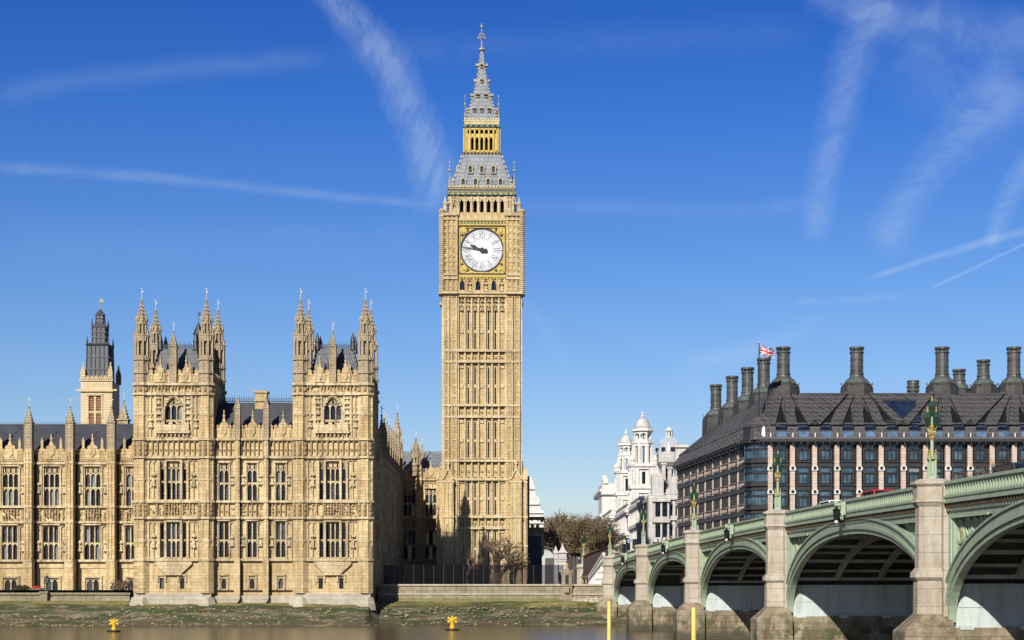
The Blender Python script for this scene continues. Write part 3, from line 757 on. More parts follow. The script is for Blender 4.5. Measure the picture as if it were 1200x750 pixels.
# ---- link between the pavilions
def link():
    D = DF + 1.0; T = front(D); X = lambda p: PX(p, D); Zl = lambda p: PZ(p, D)
    ctr = (262.5, 295.5, 329)
    u0, u1 = X(243), X(352)
    holes = []
    for c in ctr: holes += [(X(c - 5.5), X(c + 5.5), Zl(587), Zl(543)), (X(c - 5.5), X(c + 5.5), Zl(653), Zl(611)), (X(c - 2.6), X(c + 2.6), Zl(690), Zl(678))]
    mb = MB(T); wall_holes(mb, u0, u1, Zl(708), Zl(505), holes)
    mb.T = None; mb.quad((u0, D + .6, Zl(708)), (u1, D + .6, Zl(708)), (u1, D + .6, Zl(505)), (u0, D + .6, Zl(505)))
    mb.T = T
    for b in (279, 312.5):
        mb.fb(X(b - 2.6), X(b + 2.6), Zl(657), Zl(515), -.1, .75); mb.fb(X(b - 3.4), X(b + 3.4), Zl(697), Zl(657), -.1, 1.05)
        mb.fb(X(b - 1.0), X(b + 1.0), Zl(655), Zl(516), .7, .9)
    mb.build('wall', M['palace'], palace)
    for p in STR[2:]:
        mb = MB(T); mb.fb(u0, u1, Zl(p) - .17, Zl(p) + .17, -.05, .48)
        for b in (279, 312.5): mb.fb(X(b - 3.1), X(b + 3.1), Zl(p) - .15, Zl(p) + .15, .3, 1.0)
        mb.build('string_course', M['palace_trim'], palace)
    for b in (279, 312.5): downpipe(palace, T, X(b + 3.7), Zl(693), Zl(520), .02, .1)
    mb = MB(T)
    for c in ctr:
        for (a, b, m_) in ((540, 587, 562), (612, 654, 634)):
            mb = MB(T)
            panels(mb, X(c - 13), X(c - 7), Zl(b), Zl(a), 1, mid=Zl(m_)); panels(mb, X(c + 7), X(c + 13), Zl(b), Zl(a), 1, mid=Zl(m_))
            for s in (-10, 10): niche(mb, X(c + s), Zl(m_ + 6), Zl(m_ - 7), w=.36)
            mb.build('blind_panelling', M['palace_trim'], palace)
        a, b = X(c - 2.6), X(c + 2.6); mb = MB(T)
        mb.fb(a - .38, b + .38, Zl(674.5), Zl(672.5), -.02, .28); mb.fb(a - .38, a - .14, Zl(690), Zl(674), -.02, .22); mb.fb(b + .14, b + .38, Zl(690), Zl(674), -.02, .22); mb.build('hood_mould', M['palace_trim'], palace)
    for c in ctr:
        mb = MB(T); quatre(mb, X(c - 13), X(c + 13), Zl(534.5), Zl(517), 5); mb.build('arcade_band', M['carved'], palace); mb = MB(T)
        quatre(mb, X(c - 5.5), X(c + 5.5), Zl(605.5), Zl(590), 2)
        carve(mb, X(c - 13), X(c - 7), Zl(605.5), Zl(590), .4, dep=.25); carve(mb, X(c + 7), X(c + 13), Zl(605.5), Zl(590), .4, dep=.25); mb.build('carved_band', M['carved'], palace)
    mb = MB(T); mb.fb(u0, u1, Zl(712), Zl(698), -.2, .5)
    for b in (279, 312.5): mb.fb(X(b - 3.6), X(b + 3.6), Zl(702), Zl(697), .2, 1.3); mb.prism([(X(b - 3.6), Zl(702)), (X(b + 3.6), Zl(702)), (X(b), Zl(707))], .2, 1.25)
    mb.build('plinth', M['plinth'], palace)
    for c in ctr:
        gothic_window(palace, T, X(c - 5.5), X(c + 5.5), Zl(587), Zl(543), 2, (.47,), tracery=.95, blind=.5 if c > 320 else .02)
        gothic_window(palace, T, X(c - 5.5), X(c + 5.5), Zl(653), Zl(611), 2, (.47,), blind=.03)
        gothic_window(palace, T, X(c - 2.5), X(c + 2.5), Zl(690), Zl(678), 1, (), rev=.42, hood=False)
    mb = MB(T)
    for (a, b) in ((247, 277), (281, 311), (315, 348)):
        crenel(mb, X(a), X(b), Zl(514), Zl(497), 6, d0=-.35, d1=.1)
        gablet(mb, X((a + b) / 2 + (.5 if a != 247 else .8)), Zl(514), Zl(480), .95)
    mb.build('parapet', M['palace'], palace)
    put = pin_factory(Zl(516), Zl(478), Zl(465), .33, False)
    for b in (279, 312.5): put(X(b), D - .35)
    # slate roof
    mb = MB()
    e0, e1 = D + .9, D + 9.5; rz, ez = PZ(472, D + 5.2), Zl(507)
    mb.quad((u0, e0, ez), (u1, e0, ez), (u1, e0 + 4.3, rz), (u0, e0 + 4.3, rz)); mb.quad((u0, e0 + 4.3, rz), (u1, e0 + 4.3, rz), (u1, e1, ez), (u0, e1, ez))
    rf = mb.build('roof', M['slate'], palace)
    mb = MB()
    for i in range(40):
        x = u0 + (u1 - u0) * i / 39; mb.frus(x, e0 + 4.3, rz, rz + (1.2 if i % 2 else .95), .05, .03, 4); mb.box(x - .13, x + .13, e0 + 4.27, e0 + 4.33, rz + .5, rz + .62)
    mb.box(u0, u1, e0 + 4.26, e0 + 4.34, rz + .15, rz + .3)
    mb.build('cresting', M['iron'], rf)
    mb = MB(); xc = PX(306.5, D + 5)
    mb.box(xc - .85, xc + .85, e0 + 3.4, e0 + 5.2, rz - 1, PZ(459, D + 5)); mb.box(xc - 1.0, xc + 1.0, e0 + 3.2, e0 + 5.4, PZ(461, D + 5), PZ(458.5, D + 5)); mb.box(xc - 1.0, xc + 1.0, e0 + 3.2, e0 + 5.4, PZ(471, D + 5), PZ(469, D + 5))
    mb.build('chimney', M['palace'], rf)
link()

# ---- long range to the left
def long_range():
    D = 253.0; T = front(D); X = lambda p: PX(p, D); Zl = lambda p: PZ(p, D)
    butt = [133 - 48.2 * i for i in range(6)]
    ctr = [b + 24.0 for b in butt]
    u0, u1 = X(-130), X(165)
    holes = []
    for i, c in enumerate(ctr):
        dx = -1.0
        holes += [(X(c - 9 + dx + 1), X(c + 9 + dx + 1), Zl(593), Zl(547)), (X(c - 9 - 1), X(c + 9 - 1), Zl(657), Zl(616)), (X(c - 7), X(c + 7), Zl(693), Zl(679))]
    mb = MB(T); wall_holes(mb, u0, u1, Zl(705), Zl(528), holes)
    mb.T = None; mb.quad((u0, D + .6, Zl(705)), (u1, D + .6, Zl(705)), (u1, D + .6, Zl(528)), (u0, D + .6, Zl(528)))
    mb.T = T
    for b in butt:
        mb.fb(X(b - 4.2), X(b + 4.2), Zl(657), Zl(528), -.1, 1.75); mb.fb(X(b - 5.2), X(b + 5.2), Zl(700), Zl(657), -.1, 2.1)
        mb.fb(X(b - 1.2), X(b + 1.2), Zl(655), Zl(530), 1.7, 1.9)
        for s in (-3.6, 3.6): mb.fb(X(b + s) - .1, X(b + s) + .1, Zl(655), Zl(530), 1.7, 1.86)
    mb.build('wall', M['palace'], palace)
    for p in (543, 594, 612, 657, 665):
        h = .17 if p != 665 else .08
        mb = MB(T); mb.fb(u0, u1, Zl(p) - h, Zl(p) + h, -.05, .48 if p != 665 else .15)
        for b in butt: mb.fb(X(b - 4.8), X(b + 4.8), Zl(p) - h, Zl(p) + h, .3, 1.95 if p < 650 else 2.2)
        mb.build('string_course', M['palace_trim'], palace)
    for b in butt[:5]: downpipe(palace, T, X(b + 5.6), Zl(690), Zl(537), .05, .13)
    mb = MB(T)
    for c in ctr:
        for (a, b, m_) in ((546, 593, 572), (616, 656, 640)):
            mb = MB(T)
            panels(mb, X(c - 19), X(c - 11.5), Zl(b), Zl(a), 1, mid=Zl(m_)); panels(mb, X(c + 11), X(c + 18.5), Zl(b), Zl(a), 1, mid=Zl(m_))
            for s in (-15, 15): niche(mb, X(c + s), Zl(m_ + 6), Zl(m_ - 7), w=.4)
            mb.build('blind_panelling', M['palace_trim'], palace)
        a, b = X(c - 7), X(c + 7); mb = MB(T)
        mb.fb(a - .5, b + .5, Zl(677), Zl(675), -.02, .3); mb.fb(a - .5, a - .2, Zl(693), Zl(676.5), -.02, .24); mb.fb(b + .2, b + .5, Zl(693), Zl(676.5), -.02, .24); mb.build('hood_mould', M['palace_trim'], palace)
    for c in ctr:
        mb = MB(T)
        hp = MB(T); carve(hp, X(c - 10), X(c + 10), Zl(610.5), Zl(596), .38, dep=.5, fill=.85); hp.build('heraldic_panel', M['carved'], palace)
        carve(mb, X(c - 19), X(c - 12), Zl(610.5), Zl(596), .42, dep=.25); carve(mb, X(c + 12), X(c + 19), Zl(610.5), Zl(596), .42, dep=.25)
        carve(mb, X(c - 19), X(c + 19), Zl(541), Zl(536), .4, dep=.3)
        mb.build('carved_band', M['carved'], palace)
    for b in butt:
        for (a, e) in ((610.5, 596), (541, 534)): cv = MB(T); carve(cv, X(b - 4), X(b + 4), Zl(a), Zl(e), .36, d=1.75, dep=.2); cv.build('buttress_panel', M['carved'], palace)
    for i, c in enumerate(ctr[:5]):
        gothic_window(palace, T, X(c - 9), X(c + 9), Zl(593), Zl(547), 3, (.46,), tracery=1.0, blind=.25)
        gothic_window(palace, T, X(c - 10), X(c + 8), Zl(657), Zl(616), 3, (.5,), blind=.08)
        gothic_window(palace, T, X(c - 7), X(c + 7), Zl(693), Zl(679), 2, (), rev=.42, hood=False)
    mb = MB(T)
    for b in butt[:5]:
        crenel(mb, X(b + 4.5), X(b + 43.5), Zl(541), Zl(525), 9, d0=-.3, d1=.15)
        gablet(mb, X(b + 24), Zl(538), Zl(508), 1.1)
        for s in (13, 35): mb.fb(X(b + s) - .18, X(b + s) + .18, Zl(530), Zl(518), -.2, .16); mb.prism([(X(b + s) - .22, Zl(518)), (X(b + s), Zl(512)), (X(b + s) + .22, Zl(518))], -.2, .16)
    mb.build('parapet', M['palace'], palace)
    put = pin_factory(Zl(530), Zl(496), Zl(476), .52, True)
    for b in butt[:5]: put(X(b), D - 1.2)
    mb = MB()
    e0 = D + .9; ez = Zl(531); rz = PZ(498, D + 7)
    mb.quad((u0, e0, ez), (u1, e0, ez), (u1, e0 + 6, rz), (u0, e0 + 6, rz)); mb.quad((u0, e0 + 6, rz), (u1, e0 + 6, rz), (u1, e0 + 12, ez), (u0, e0 + 12, ez))
    mb.quad((u1, e0, ez), (u1, e0 + 12, ez), (u1, e0 + 6, rz))
    rf = mb.build('roof', M['slate'], palace)
    mb = MB()
    for i in range(130):
        x = u0 + (u1 - u0) * i / 129; mb.frus(x, e0 + 6, rz, rz + .42, .05, .03, 4)
    mb.box(u0, u1, e0 + 5.95, e0 + 6.05, rz, rz + .12)
    mb.build('cresting', M['iron'], rf)
    # lone stone spirelet that rises behind the ridge beside the pavilion
    put2 = pin_factory(PZ(505, 266), PZ(492, 266), PZ(468, 266), .75, True); put2(PX(145, 266), 266)
long_range()

# ---- shaded return front running back from the river
def return_front():
    X0 = PX(436, DF); T = side(X0); y0, y1 = 253.0, 311.0
    n = 11; bay = (y1 - y0) / n; zc = 24.2
    holes = []
    for i in range(n):
        c = y0 + (i + .5) * bay
        for (a, b) in ((7.6, 12.6), (15.2, 20.6)): holes.append((c - .95, c + .95, a, b))
    mb = MB(T); wall_holes(mb, y0, y1, 2.5, 25.6, holes)
    mb.T = None; mb.quad((X0 - .6, y0, 2), (X0 - .6, y1, 2), (X0 - .6, y1, 25), (X0 - .6, y0, 25)); mb.quad((X0, y0, 25.2), (X0, y1, 25.2), (X0 - 9, y1, 25.2), (X0 - 9, y0, 25.2))
    mb.T = T
    for i in range(n + 1):
        c = y0 + i * bay; mb.fb(c - .45, c + .45, 5, 25, -.1, .55); mb.fb(c - .55, c + .55, 5, 9, -.1, .7)
    mb.build('wall', M['palace'], palace)
    for z in (6.6, 13.1, 14.8, 21.4, 23.6, 25.0): mb = MB(T); mb.fb(y0, y1, z - .17, z + .17, -.05, .36); mb.build('string_course', M['palace_trim'], palace)
    mb = MB(T)
    for i in range(n):
        c = y0 + (i + .5) * bay; mb = MB(T)
        quatre(mb, c - 2.1, c + 2.1, 21.7, 23.3, 5); carve(mb, c - 2.1, c + 2.1, 13.3, 14.6, .45, dep=.25)
        panels(mb, c - 2.1, c - 1.2, 15, 21.2, 1); panels(mb, c + 1.2, c + 2.1, 15, 21.2, 1); panels(mb, c - 2.1, c - 1.2, 6.8, 13, 1); panels(mb, c + 1.2, c + 2.1, 6.8, 13, 1); mb.build('blind_panelling', M['palace_trim'], palace)
    for i in range(n):
        c = y0 + (i + .5) * bay
        for (a, b) in ((7.6, 12.6), (15.2, 20.6)): gothic_window(palace, T, c - .95, c + .95, a, b, 2, (.48,), hood=False)
    mb = MB(T)
    for i in range(n): crenel(mb, y0 + i * bay + .5, y0 + (i + 1) * bay - .5, 25.1, 27.4, 5, d0=-.3, d1=.1); gablet(mb, y0 + (i + .5) * bay, 25.1, 29.2, .9)
    mb.build('parapet', M['palace'], palace)
    put = pin_factory(25.0, 29.0, 31.6, .36, True)
    for i in range(1, n): put(X0 + .2, y0 + i * bay)
    mb = MB()
    mb.quad((X0 - 1, y0, 25.4), (X0 - 1, y1, 25.4), (X0 - 6, y1, 29.8), (X0 - 6, y0, 29.8)); mb.quad((X0 - 6, y0, 29.8), (X0 - 6, y1, 29.8), (X0 - 11, y1, 25.4), (X0 - 11, y0, 25.4))
    mb.build('roof', M['slate'], palace)
    # tall octagonal turret at the far end
    tt = turret_mesh(1, (24.5, 27.0, 30.5, 32.5, 36.0), .95).build('turret', M['spire']); tt.parent = palace
    mk = mk_vane(36.0, 1.9, None).build('weathervane', M['vane']); mk.parent = tt
    tt.location = (PX(465.5, 300) - off.x, 300 - off.y, -off.z)
return_front()

# ---- wing between the return front and the clock tower
def wing():
    D = 305.0; T = front(D); X = lambda p: PX(p, D); Zl = lambda p: PZ(p, D)
    u0, u1 = X(462), X(527); ctr = (480, 505)
    holes = []
    for c in ctr: holes += [(X(c - 6.5), X(c + 6.5), Zl(604), Zl(573)), (X(c - 6.5), X(c + 6.5), Zl(655), Zl(622))]
    mb = MB(T); wall_holes(mb, u0, u1, Zl(700), Zl(555), holes)
    mb.T = None; mb.quad((u0, D + .6, Zl(700)), (u1, D + .6, Zl(700)), (u1, D + .6, Zl(556)), (u0, D + .6, Zl(556)))
    mb.T = T
    for b in (491, 518): mb.fb(X(b - 3), X(b + 3), Zl(695), Zl(545), -.1, .9)
    mb.build('wall', M['palace'], palace)
    mb = MB(T)
    for p in (562, 607, 620, 657): mb.fb(u0, u1, Zl(p) - .17, Zl(p) + .17, -.05, .36); [mb.fb(X(b - 3.5), X(b + 3.5), Zl(p) - .15, Zl(p) + .15, .3, 1.05) for b in (491, 518)]
    for c in ctr: panels(mb, X(c - 10), X(c - 7), Zl(604), Zl(566), 1); panels(mb, X(c + 7), X(c + 10), Zl(604), Zl(566), 1)
    mb.build('moulding', M['palace_trim'], palace)
    mb = MB(T)
    for c in ctr: carve(mb, X(c - 9), X(c + 9), Zl(618), Zl(609), .45, dep=.3); carve(mb, X(c - 9), X(c + 9), Zl(571), Zl(564), .45, dep=.25)
    mb.build('carved_band', M['carved'], palace)
    for c in ctr:
        gothic_window(palace, T, X(c - 6.5), X(c + 6.5), Zl(604), Zl(573), 3, (.45,), tracery=.9); gothic_window(palace, T, X(c - 6.5), X(c + 6.5), Zl(655), Zl(622), 3, (.48,))
    mb = MB(T); crenel(mb, u0, u1, Zl(562), Zl(548), 13, d0=-.35, d1=.1)
    for c in ctr: gablet(mb, X(c), Zl(560), Zl(540), 1.0)
    mb.build('parapet', M['palace'], palace)
    tt = turret_mesh(1, (Zl(557), Zl(545), Zl(532), Zl(526), Zl(514)), .8).build('turret', M['spire']); tt.parent = palace; tt.location = (X(487.5) - off.x, D - .5 - off.y, -off.z)
    mk = mk_vane(Zl(514), 1.4, None).build('weathervane', M['vane']); mk.parent = tt
    put = pin_factory(Zl(556), Zl(536), Zl(518), .4, True); put(X(493.5), D + 4)
    mb = MB(); mb.quad((u0 - 4, D + 1, Zl(556)), (u1, D + 1, Zl(556)), (u1, D + 8, PZ(529, D + 8)), (u0 - 4, D + 8, PZ(529, D + 8)))
    mb.quad((u0 - 4, D + 8, PZ(529, D + 8)), (u1, D + 8, PZ(529, D + 8)), (u1, D + 15, Zl(556)), (u0 - 4, D + 15, Zl(556)))
    mb.build('roof', M['tower_roof'], palace)
wing()

STATUE[0] = None
# ---- ventilation tower behind the long range
def lantern_tower():
    D = 300.0; X = lambda p: PX(p, D); Zl = lambda p: PZ(p, D)
    xc = X(113); yc = D + 2.8
    t = thing('lantern_tower', 'slender pale stone tower topped by a dark three stage lead lantern behind the palace roof', 'tower', (xc, yc, 5.1))
    T = front(D)
    mb = MB(T); holes = [(X(104), X(110.2), Zl(482), Zl(464)), (X(112.5), X(118.7), Zl(482), Zl(464)), (X(104), X(110.2), Zl(500), Zl(484)), (X(112.5), X(118.7), Zl(500), Zl(484))]
    wall_holes(mb, X(94.5), X(131.5), 5.1, Zl(447), holes, rev=.3)
    w = (X(131.5) - X(94.5))
    mb.T = None
    mb.quad((X(94.5), D, 5.1), (X(94.5), D + w, 5.1), (X(94.5), D + w, Zl(447)), (X(94.5), D, Zl(447)))
    mb.quad((X(131.5), D, 5.1), (X(131.5), D + w, 5.1), (X(131.5), D + w, Zl(447)), (X(131.5), D, Zl(447)))
    mb.quad((X(94.5), D + w, 5.1), (X(131.5), D + w, 5.1), (X(131.5), D + w, Zl(447)), (X(94.5), D + w, Zl(447)))
    mb.quad((X(94.5), D, Zl(447)), (X(131.5), D, Zl(447)), (X(131.5), D + w, Zl(447)), (X(94.5), D + w, Zl(447)))
    mb.build('wall', M['cream'], t)
    mb = MB(T); mb.fb(X(102), X(120.5), Zl(463.5), Zl(461.5), 0, .25); mb.fb(X(102), X(104), Zl(490), Zl(463), 0, .15); mb.fb(X(118.7), X(120.5), Zl(490), Zl(463), 0, .15)
    mb.fb(X(93), X(133), Zl(459), Zl(457), -.2, .35); mb.fb(X(93.5), X(132.5), Zl(446.5), Zl(444), -.2, .2)
    crenel(mb, X(95), X(131), Zl(446), Zl(440), 7, d0=-.3, d1=.1)
    mb.fb(X(89.5), X(93.5), Zl(458), Zl(456), -.4, .1); mb.fb(X(132), X(137), Zl(458), Zl(456), -.4, .1)
    mb.build('parapet', M['cream'], t)
    for (a, b) in ((104, 110.2), (112.5, 118.7)):
        for (c, e) in ((482, 464), (500, 484)):
            mb = MB(T); n = 7
            for i in range(n):
                z0 = Zl(c) + (Zl(e) - Zl(c)) * i / n; mb.quad((X(a), -.1, z0), (X(b), -.1, z0), (X(b), -.26, z0 + (Zl(e) - Zl(c)) / n * 1.1), (X(a), -.26, z0 + (Zl(e) - Zl(c)) / n * 1.1))
            pointed(mb, X(a), X(b), Zl(e), .5, -.2, -.05)
            mb.build('louvre', M['louvre'], t)
    for (px, yy) in ((97, D + .4), (129, D + .4), (97, D + w - .4), (131, D + w - .4)):
        o = pinnacle_mesh(Zl(447), Zl(437), Zl(424), .35); o2 = MB(); o2.v = [(p[0] + X(px), p[1] + yy, p[2]) for p in o.v]; o2.f = o.f; o2.mi = o.mi
        o2.build('pinnacle', M['cream'] if px < 130 else M['spire'], t)
    mb = MB()
    def stage(hw, z0, z1, nb, hw1=None):
        h1 = hw1 or hw
        mb.frus(xc, yc, z0, z1, hw * 1.414, h1 * 1.414, 4)
        for i in range(nb + 1):
            u = -1 + 2 * i / nb
            for kx, ky in ((u, -1), (u, 1), (-1, u), (1, u)):
                p0 = (xc + kx * hw, yc + ky * hw, z0); p1 = (xc + kx * h1, yc + ky * h1, z1); mb.tube([p0, p1], .11, 4)
        for q in (0, .33, .66, 1):
            h = hw + (h1 - hw) * q; mb.frus(xc, yc, z0 + (z1 - z0) * q - .1, z0 + (z1 - z0) * q + .1, (h + .12) * 1.414, (h + .12) * 1.414, 4)
    stage(13.2 * D / F, Zl(446), Zl(403), 5, 12.4 * D / F); 
    mb.frus(xc, yc, Zl(403), Zl(400), 2.2 * 1.414, 1.3 * 1.414, 4)
    for sx in (-1, 1):
        for sy in (-1, 1):
            mb.frus(xc + sx * 1.85, yc + sy * 1.85, Zl(403), Zl(393), .22, .05, 6); mb.frus(xc + sx * 1.15, yc + sy * 1.15, Zl(380), Zl(372), .2, .05, 6)
    stage(7.6 * D / F, Zl(400), Zl(381), 3); mb.frus(xc, yc, Zl(381), Zl(377), 1.3 * 1.414, .7 * 1.414, 4)
    stage(4.0 * D / F, Zl(378), Zl(366), 2); mb.frus(xc, yc, Zl(366), Zl(359), .9, .1, 8)
    ln = mb.build('lantern', M['dark_lead'], t)
    mb = MB(); mb.frus(xc, yc, Zl(360), Zl(350), .07, .05, 5); mb.frus(xc, yc, Zl(352), Zl(349), .2, .2, 6); mb.box(xc, xc + .5, yc - .02, yc + .02, Zl(351), Zl(348)); mb.frus(xc, yc, Zl(349), Zl(345), .05, .02, 4)
    mb.build('weathervane', M['gold_pale'], ln)
lantern_tower()

# ================================================================ the clock tower
def clock_tower():
    D = 290.0; kk = D / F; Zt = lambda p: PZ(p, D)
    Hs = 45.5 * kk
    xc, yc = PX(563.7, D + 0), D + Hs
    t = thing('clock_tower', 'tall stone clock tower with white dial, gilded belfry and grey iron spire', 'clock tower', (xc, yc, 5.1), R(1.3))
    zo = 5.1
    def hwy(y):                                                      # half width of the tower at photo height y: how far its front stands back
        T_ = [(252, 45.5), (250, 39.5), (229, 39.5), (220, 37.5), (181, 23), (142, 20.5), (110, 10), (60, 1.5), (0, 0)]
        if y >= 252: return 45.5
        for (a, b), (c, e) in zip(T_, T_[1:]):
            if c <= y <= a: return b + (e - b) * (a - y) / (a - c)
        return 0
    q = lambda y: CAMZ + (689 - y) / F * (D + kk * (45.5 - hwy(y))) - zo
    def TF(n):
        a = n * math.pi / 2; ca, sa = math.cos(a), math.sin(a)
        return lambda u, d, z: (u * ca + d * sa, u * sa - d * ca, z)
    p = lambda px: px * kk                                           # tower pixels to metres
    def put(mb, name, mats, parent=None, **kw):
        o = mb.build(name, mats, None, **kw); o.parent = parent or t; return o
    # ------------- shaft
    colw = p(57) / 7
    ucol = lambda i: -p(28.5) + colw * i
    stages = [(409, 363, 388), (473, 430, 452), (536, 494, 516), (603, 565, 584), (662, 623, 643)]
    slit = (1, 2, 4, 5)
    dw = p(43.2); dp_ = p(45.5)
    mb = MB()
    for n in range(4):
        mb.T = TF(n)
        holes = []
        if n in (0, 1):
            for (b, a, m_) in stages:
                for i in slit:
                    c = ucol(i) + colw / 2; holes.append((c - .125, c + .125, q(b), q(a)))
        wall_holes(mb, -p(29), p(29), 0, q(330), holes, rev=.5, d=dw)
        for s in (-1, 1):                                            # clasping corner piers
            a, b = sorted((s * p(29), s * p(45.5)))
            mb.fb(a, b, 0, q(340), dw - .8, dp_)
            mb.fb(min(s * p(29.5), s * p(36)), max(s * p(29.5), s * p(36)), 0, q(340), dp_ - .1, dp_ + .22)
            mb.fb(min(s * p(40), s * p(45.7)), max(s * p(40), s * p(45.7)), 0, q(340), dp_ - .1, dp_ + .22)
            # lower clasping buttresses of the base
            mb.fb(min(s * p(34), s * p(47.5)), max(s * p(34), s * p(47.5)), 0, q(562), dp_ - .2, dp_ + 1.2)
            mb.prism([(s * p(34), q(562)), (s * p(40.7), q(549)), (s * p(47.5), q(562))], dp_ - .2, dp_ + 1.05)
            mb.fb(min(s * p(47), s * p(50)), max(s * p(47), s * p(50)), 0, q(568), dp_ - 1.4, dp_ + .4)
        mb.fb(-p(29), p(29), 0, q(673), dw - .1, dw + .5)
    put(mb, 'wall', M['tower'])
    mb = MB()
    for n in range(4):
        mb.T = TF(n)
        for i in range(8):                                           # long ribs
            u = ucol(i); mb.fb(u - .13, u + .13, q(672), q(347), dw - .05, dw + .46)
        for i in range(7):
            c = ucol(i) + colw / 2
            for (b, a, m_) in stages:
                pointed(mb, ucol(i) + .13, ucol(i + 1) - .13, q(a) + .95, .8, dw - .02, dw + .3)
                if i in slit:
                    for e in (-.25, .25): mb.fb(c + e - .05, c + e + .05, q(b), q(a) + .3, dw - .02, dw + .12)
                else:
                    mb.fb(c - .045, c + .045, q(b), q(a), dw - .02, dw + .1); mb.fb(c - .3, c + .3, q(m_) - .3, q(m_) + .3, dw - .02, dw + .2)
                    mb.fb(c - .33, c + .33, q(a) - .2, q(a) + .3, dw - .02, dw + .22)
                mb.fb(ucol(i) + .1, ucol(i + 1) - .1, q(b) - .18, q(b) - .02, dw - .02, dw + .3)
        for y in (411, 424, 475, 488.5, 540, 562, 606, 619):
            mb.fb(-p(46), p(46), q(y) - .17, q(y) + .17, dw - .1, dp_ + .38); mb.fb(-p(29), p(29), q(y) - .14, q(y) + .24, dw, dw + .62)
        for s in (-1, 1):
            for y in (360, 375, 398, 436, 452, 464, 500, 515, 528, 574, 590, 632, 650): 
                for px in (32.7, 42.9): mb.fb(s * p(px) - .28, s * p(px) + .28, q(y) - .14, q(y) + .14, dp_, dp_ + .32)
            for px in (30.4, 33.6, 36.6, 39.6, 42.4, 45.2): mb.fb(s * p(px) - .08, s * p(px) + .08, q(672), q(347), dp_, dp_ + (.22 if px in (33.6, 42.4) else .42))
            mb.fb(min(s * p(33), s * p(48)), max(s * p(33), s * p(48)), q(566), q(564), dp_, dp_ + 1.35)
            mb.prism([(s * p(33), q(562)), (s * p(40.7), q(547.5)), (s * p(48.5), q(562)), (s * p(46), q(562)), (s * p(40.7), q(551.5)), (s * p(35.5), q(562))], dp_ + .9, dp_ + 1.35)
            mb.fb(s * p(40.7) - .16, s * p(40.7) + .16, q(549), q(540), dp_ + .3, dp_ + .6); mb.fb(s * p(40.7) - .3, s * p(40.7) + .3, q(544), q(542.5), dp_ + .25, dp_ + .65)
            for y in (606, 640): mb.fb(min(s * p(33.5), s * p(48)), max(s * p(33.5), s * p(48)), q(y) - .15, q(y) + .15, dp_, dp_ + 1.4)
            for px in (36, 40.7, 45.5): mb.fb(s * p(px) - .09, s * p(px) + .09, q(680), q(566), dp_ + 1.1, dp_ + 1.33)
    put(mb, 'ribs_and_bands', M['tower_trim'])
    mb = MB()
    for n in range(4):
        mb.T = TF(n)
        for (a, b) in ((423, 412.5), (487.5, 476.5), (560, 542), (618, 607.5)):
            for i in range(7):
                quatre(mb, ucol(i) + .1, ucol(i + 1) - .1, q(a), q(b), 1, d=dw, dep=.26)
            for s in (-1, 1): quatre(mb, min(s * p(30), s * p(45)), max(s * p(30), s * p(45)), q(a), q(b), 3, d=dp_ + .1, dep=.2)
        for i in range(7): niche(mb, ucol(i) + colw / 2, q(364), q(349), d=dw, w=.34)
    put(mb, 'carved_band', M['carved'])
    for n in (0, 1):
        for (b, a, m_) in stages:
            for i in slit:
                c = ucol(i) + colw / 2; mb = MB(TF(n)); dd = dw
                mb.quad((c - .15, dd - .36, q(b)), (c + .15, dd - .36, q(b)), (c + .15, dd - .36, q(a)), (c - .15, dd - .36, q(a)))
                mb.m = 1; mb.fb(c - .15, c + .15, q(m_) - .25, q(m_) + .25, dd - .34, dd + .02); pointed(mb, c - .15, c + .15, q(a), .45, dd - .35, dd - .1); mb.m = 0
                put(mb, 'lancet_window', [M['glass'], M['tower_trim']])
    # ------------- clock stage
    dc = p(48.2); dr = p(45.8)
    mb = MB()
    for n in range(4):
        mb.T = TF(n)
        # corbelled niche arcade under the dial
        mb.fb(-p(46), p(46), q(350), q(327), dw - .6, p(45))
        mb.prism([(-p(46), q(348)), (-p(48), q(345)), (-p(48), q(342.5)), (p(48), q(342.5)), (p(48), q(345)), (p(46), q(348))], p(45), p(48))
        for i in range(7):
            u = -p(28.5) + p(57) / 6 * i; mb.fb(u - .28, u + .28, q(343), q(327), p(45) - .1, p(47.6))
            if i < 6: pointed(mb, u + .28, u + p(57) / 6 - .28, q(328), .95, p(45), p(47.4)); 
        for s in (-1, 1):
            a, b = sorted((s * p(28.8), s * p(48.4)))
            mb.fb(a, b, q(343), q(250), p(40), p(48.4))
            for j in range(4):
                u = s * (p(30.5) + p(16.5) * j / 3); mb.fb(u - .2, u + .2, q(341), q(254), p(48), p(49.6))
        mb.fb(-p(29), p(29), q(343), q(262), p(40), dr - .45)
        mb.fb(-p(29), p(29), q(262), q(250), p(40), dr)
    put(mb, 'clock_stage', M['tower'])
    mb = MB()
    for n in range(4):
        mb.T = TF(n)
        for y, e in ((343.5, .5), (326.5, .35), (322, .3), (252, .4), (257, .25)):
            for s in (-1, 1): mb.fb(min(s * p(29), s * p(48.6)), max(s * p(29), s * p(48.6)), q(y) - .2, q(y) + .2, p(47), p(48.6) + e)
        mb.fb(-p(48.8), p(48.8), q(344.5), q(342), p(46), p(49.8))
        for s in (-1, 1):
            for y in (272, 279, 300, 306, 264, 290, 315):
                for j in range(3):
                    u = s * (p(33.3) + p(16.5) * j / 3); mb.prism([(u - .28, q(y)), (u, q(y) + .3), (u + .28, q(y)), (u, q(y) - .3)], p(48.3), p(49.2))
            for j in range(3):
                u = s * (p(33.3) + p(16.5) * j / 3); quatre(mb, u - .36, u + .36, q(341), q(329), 1, d=p(48.3), dep=.25)
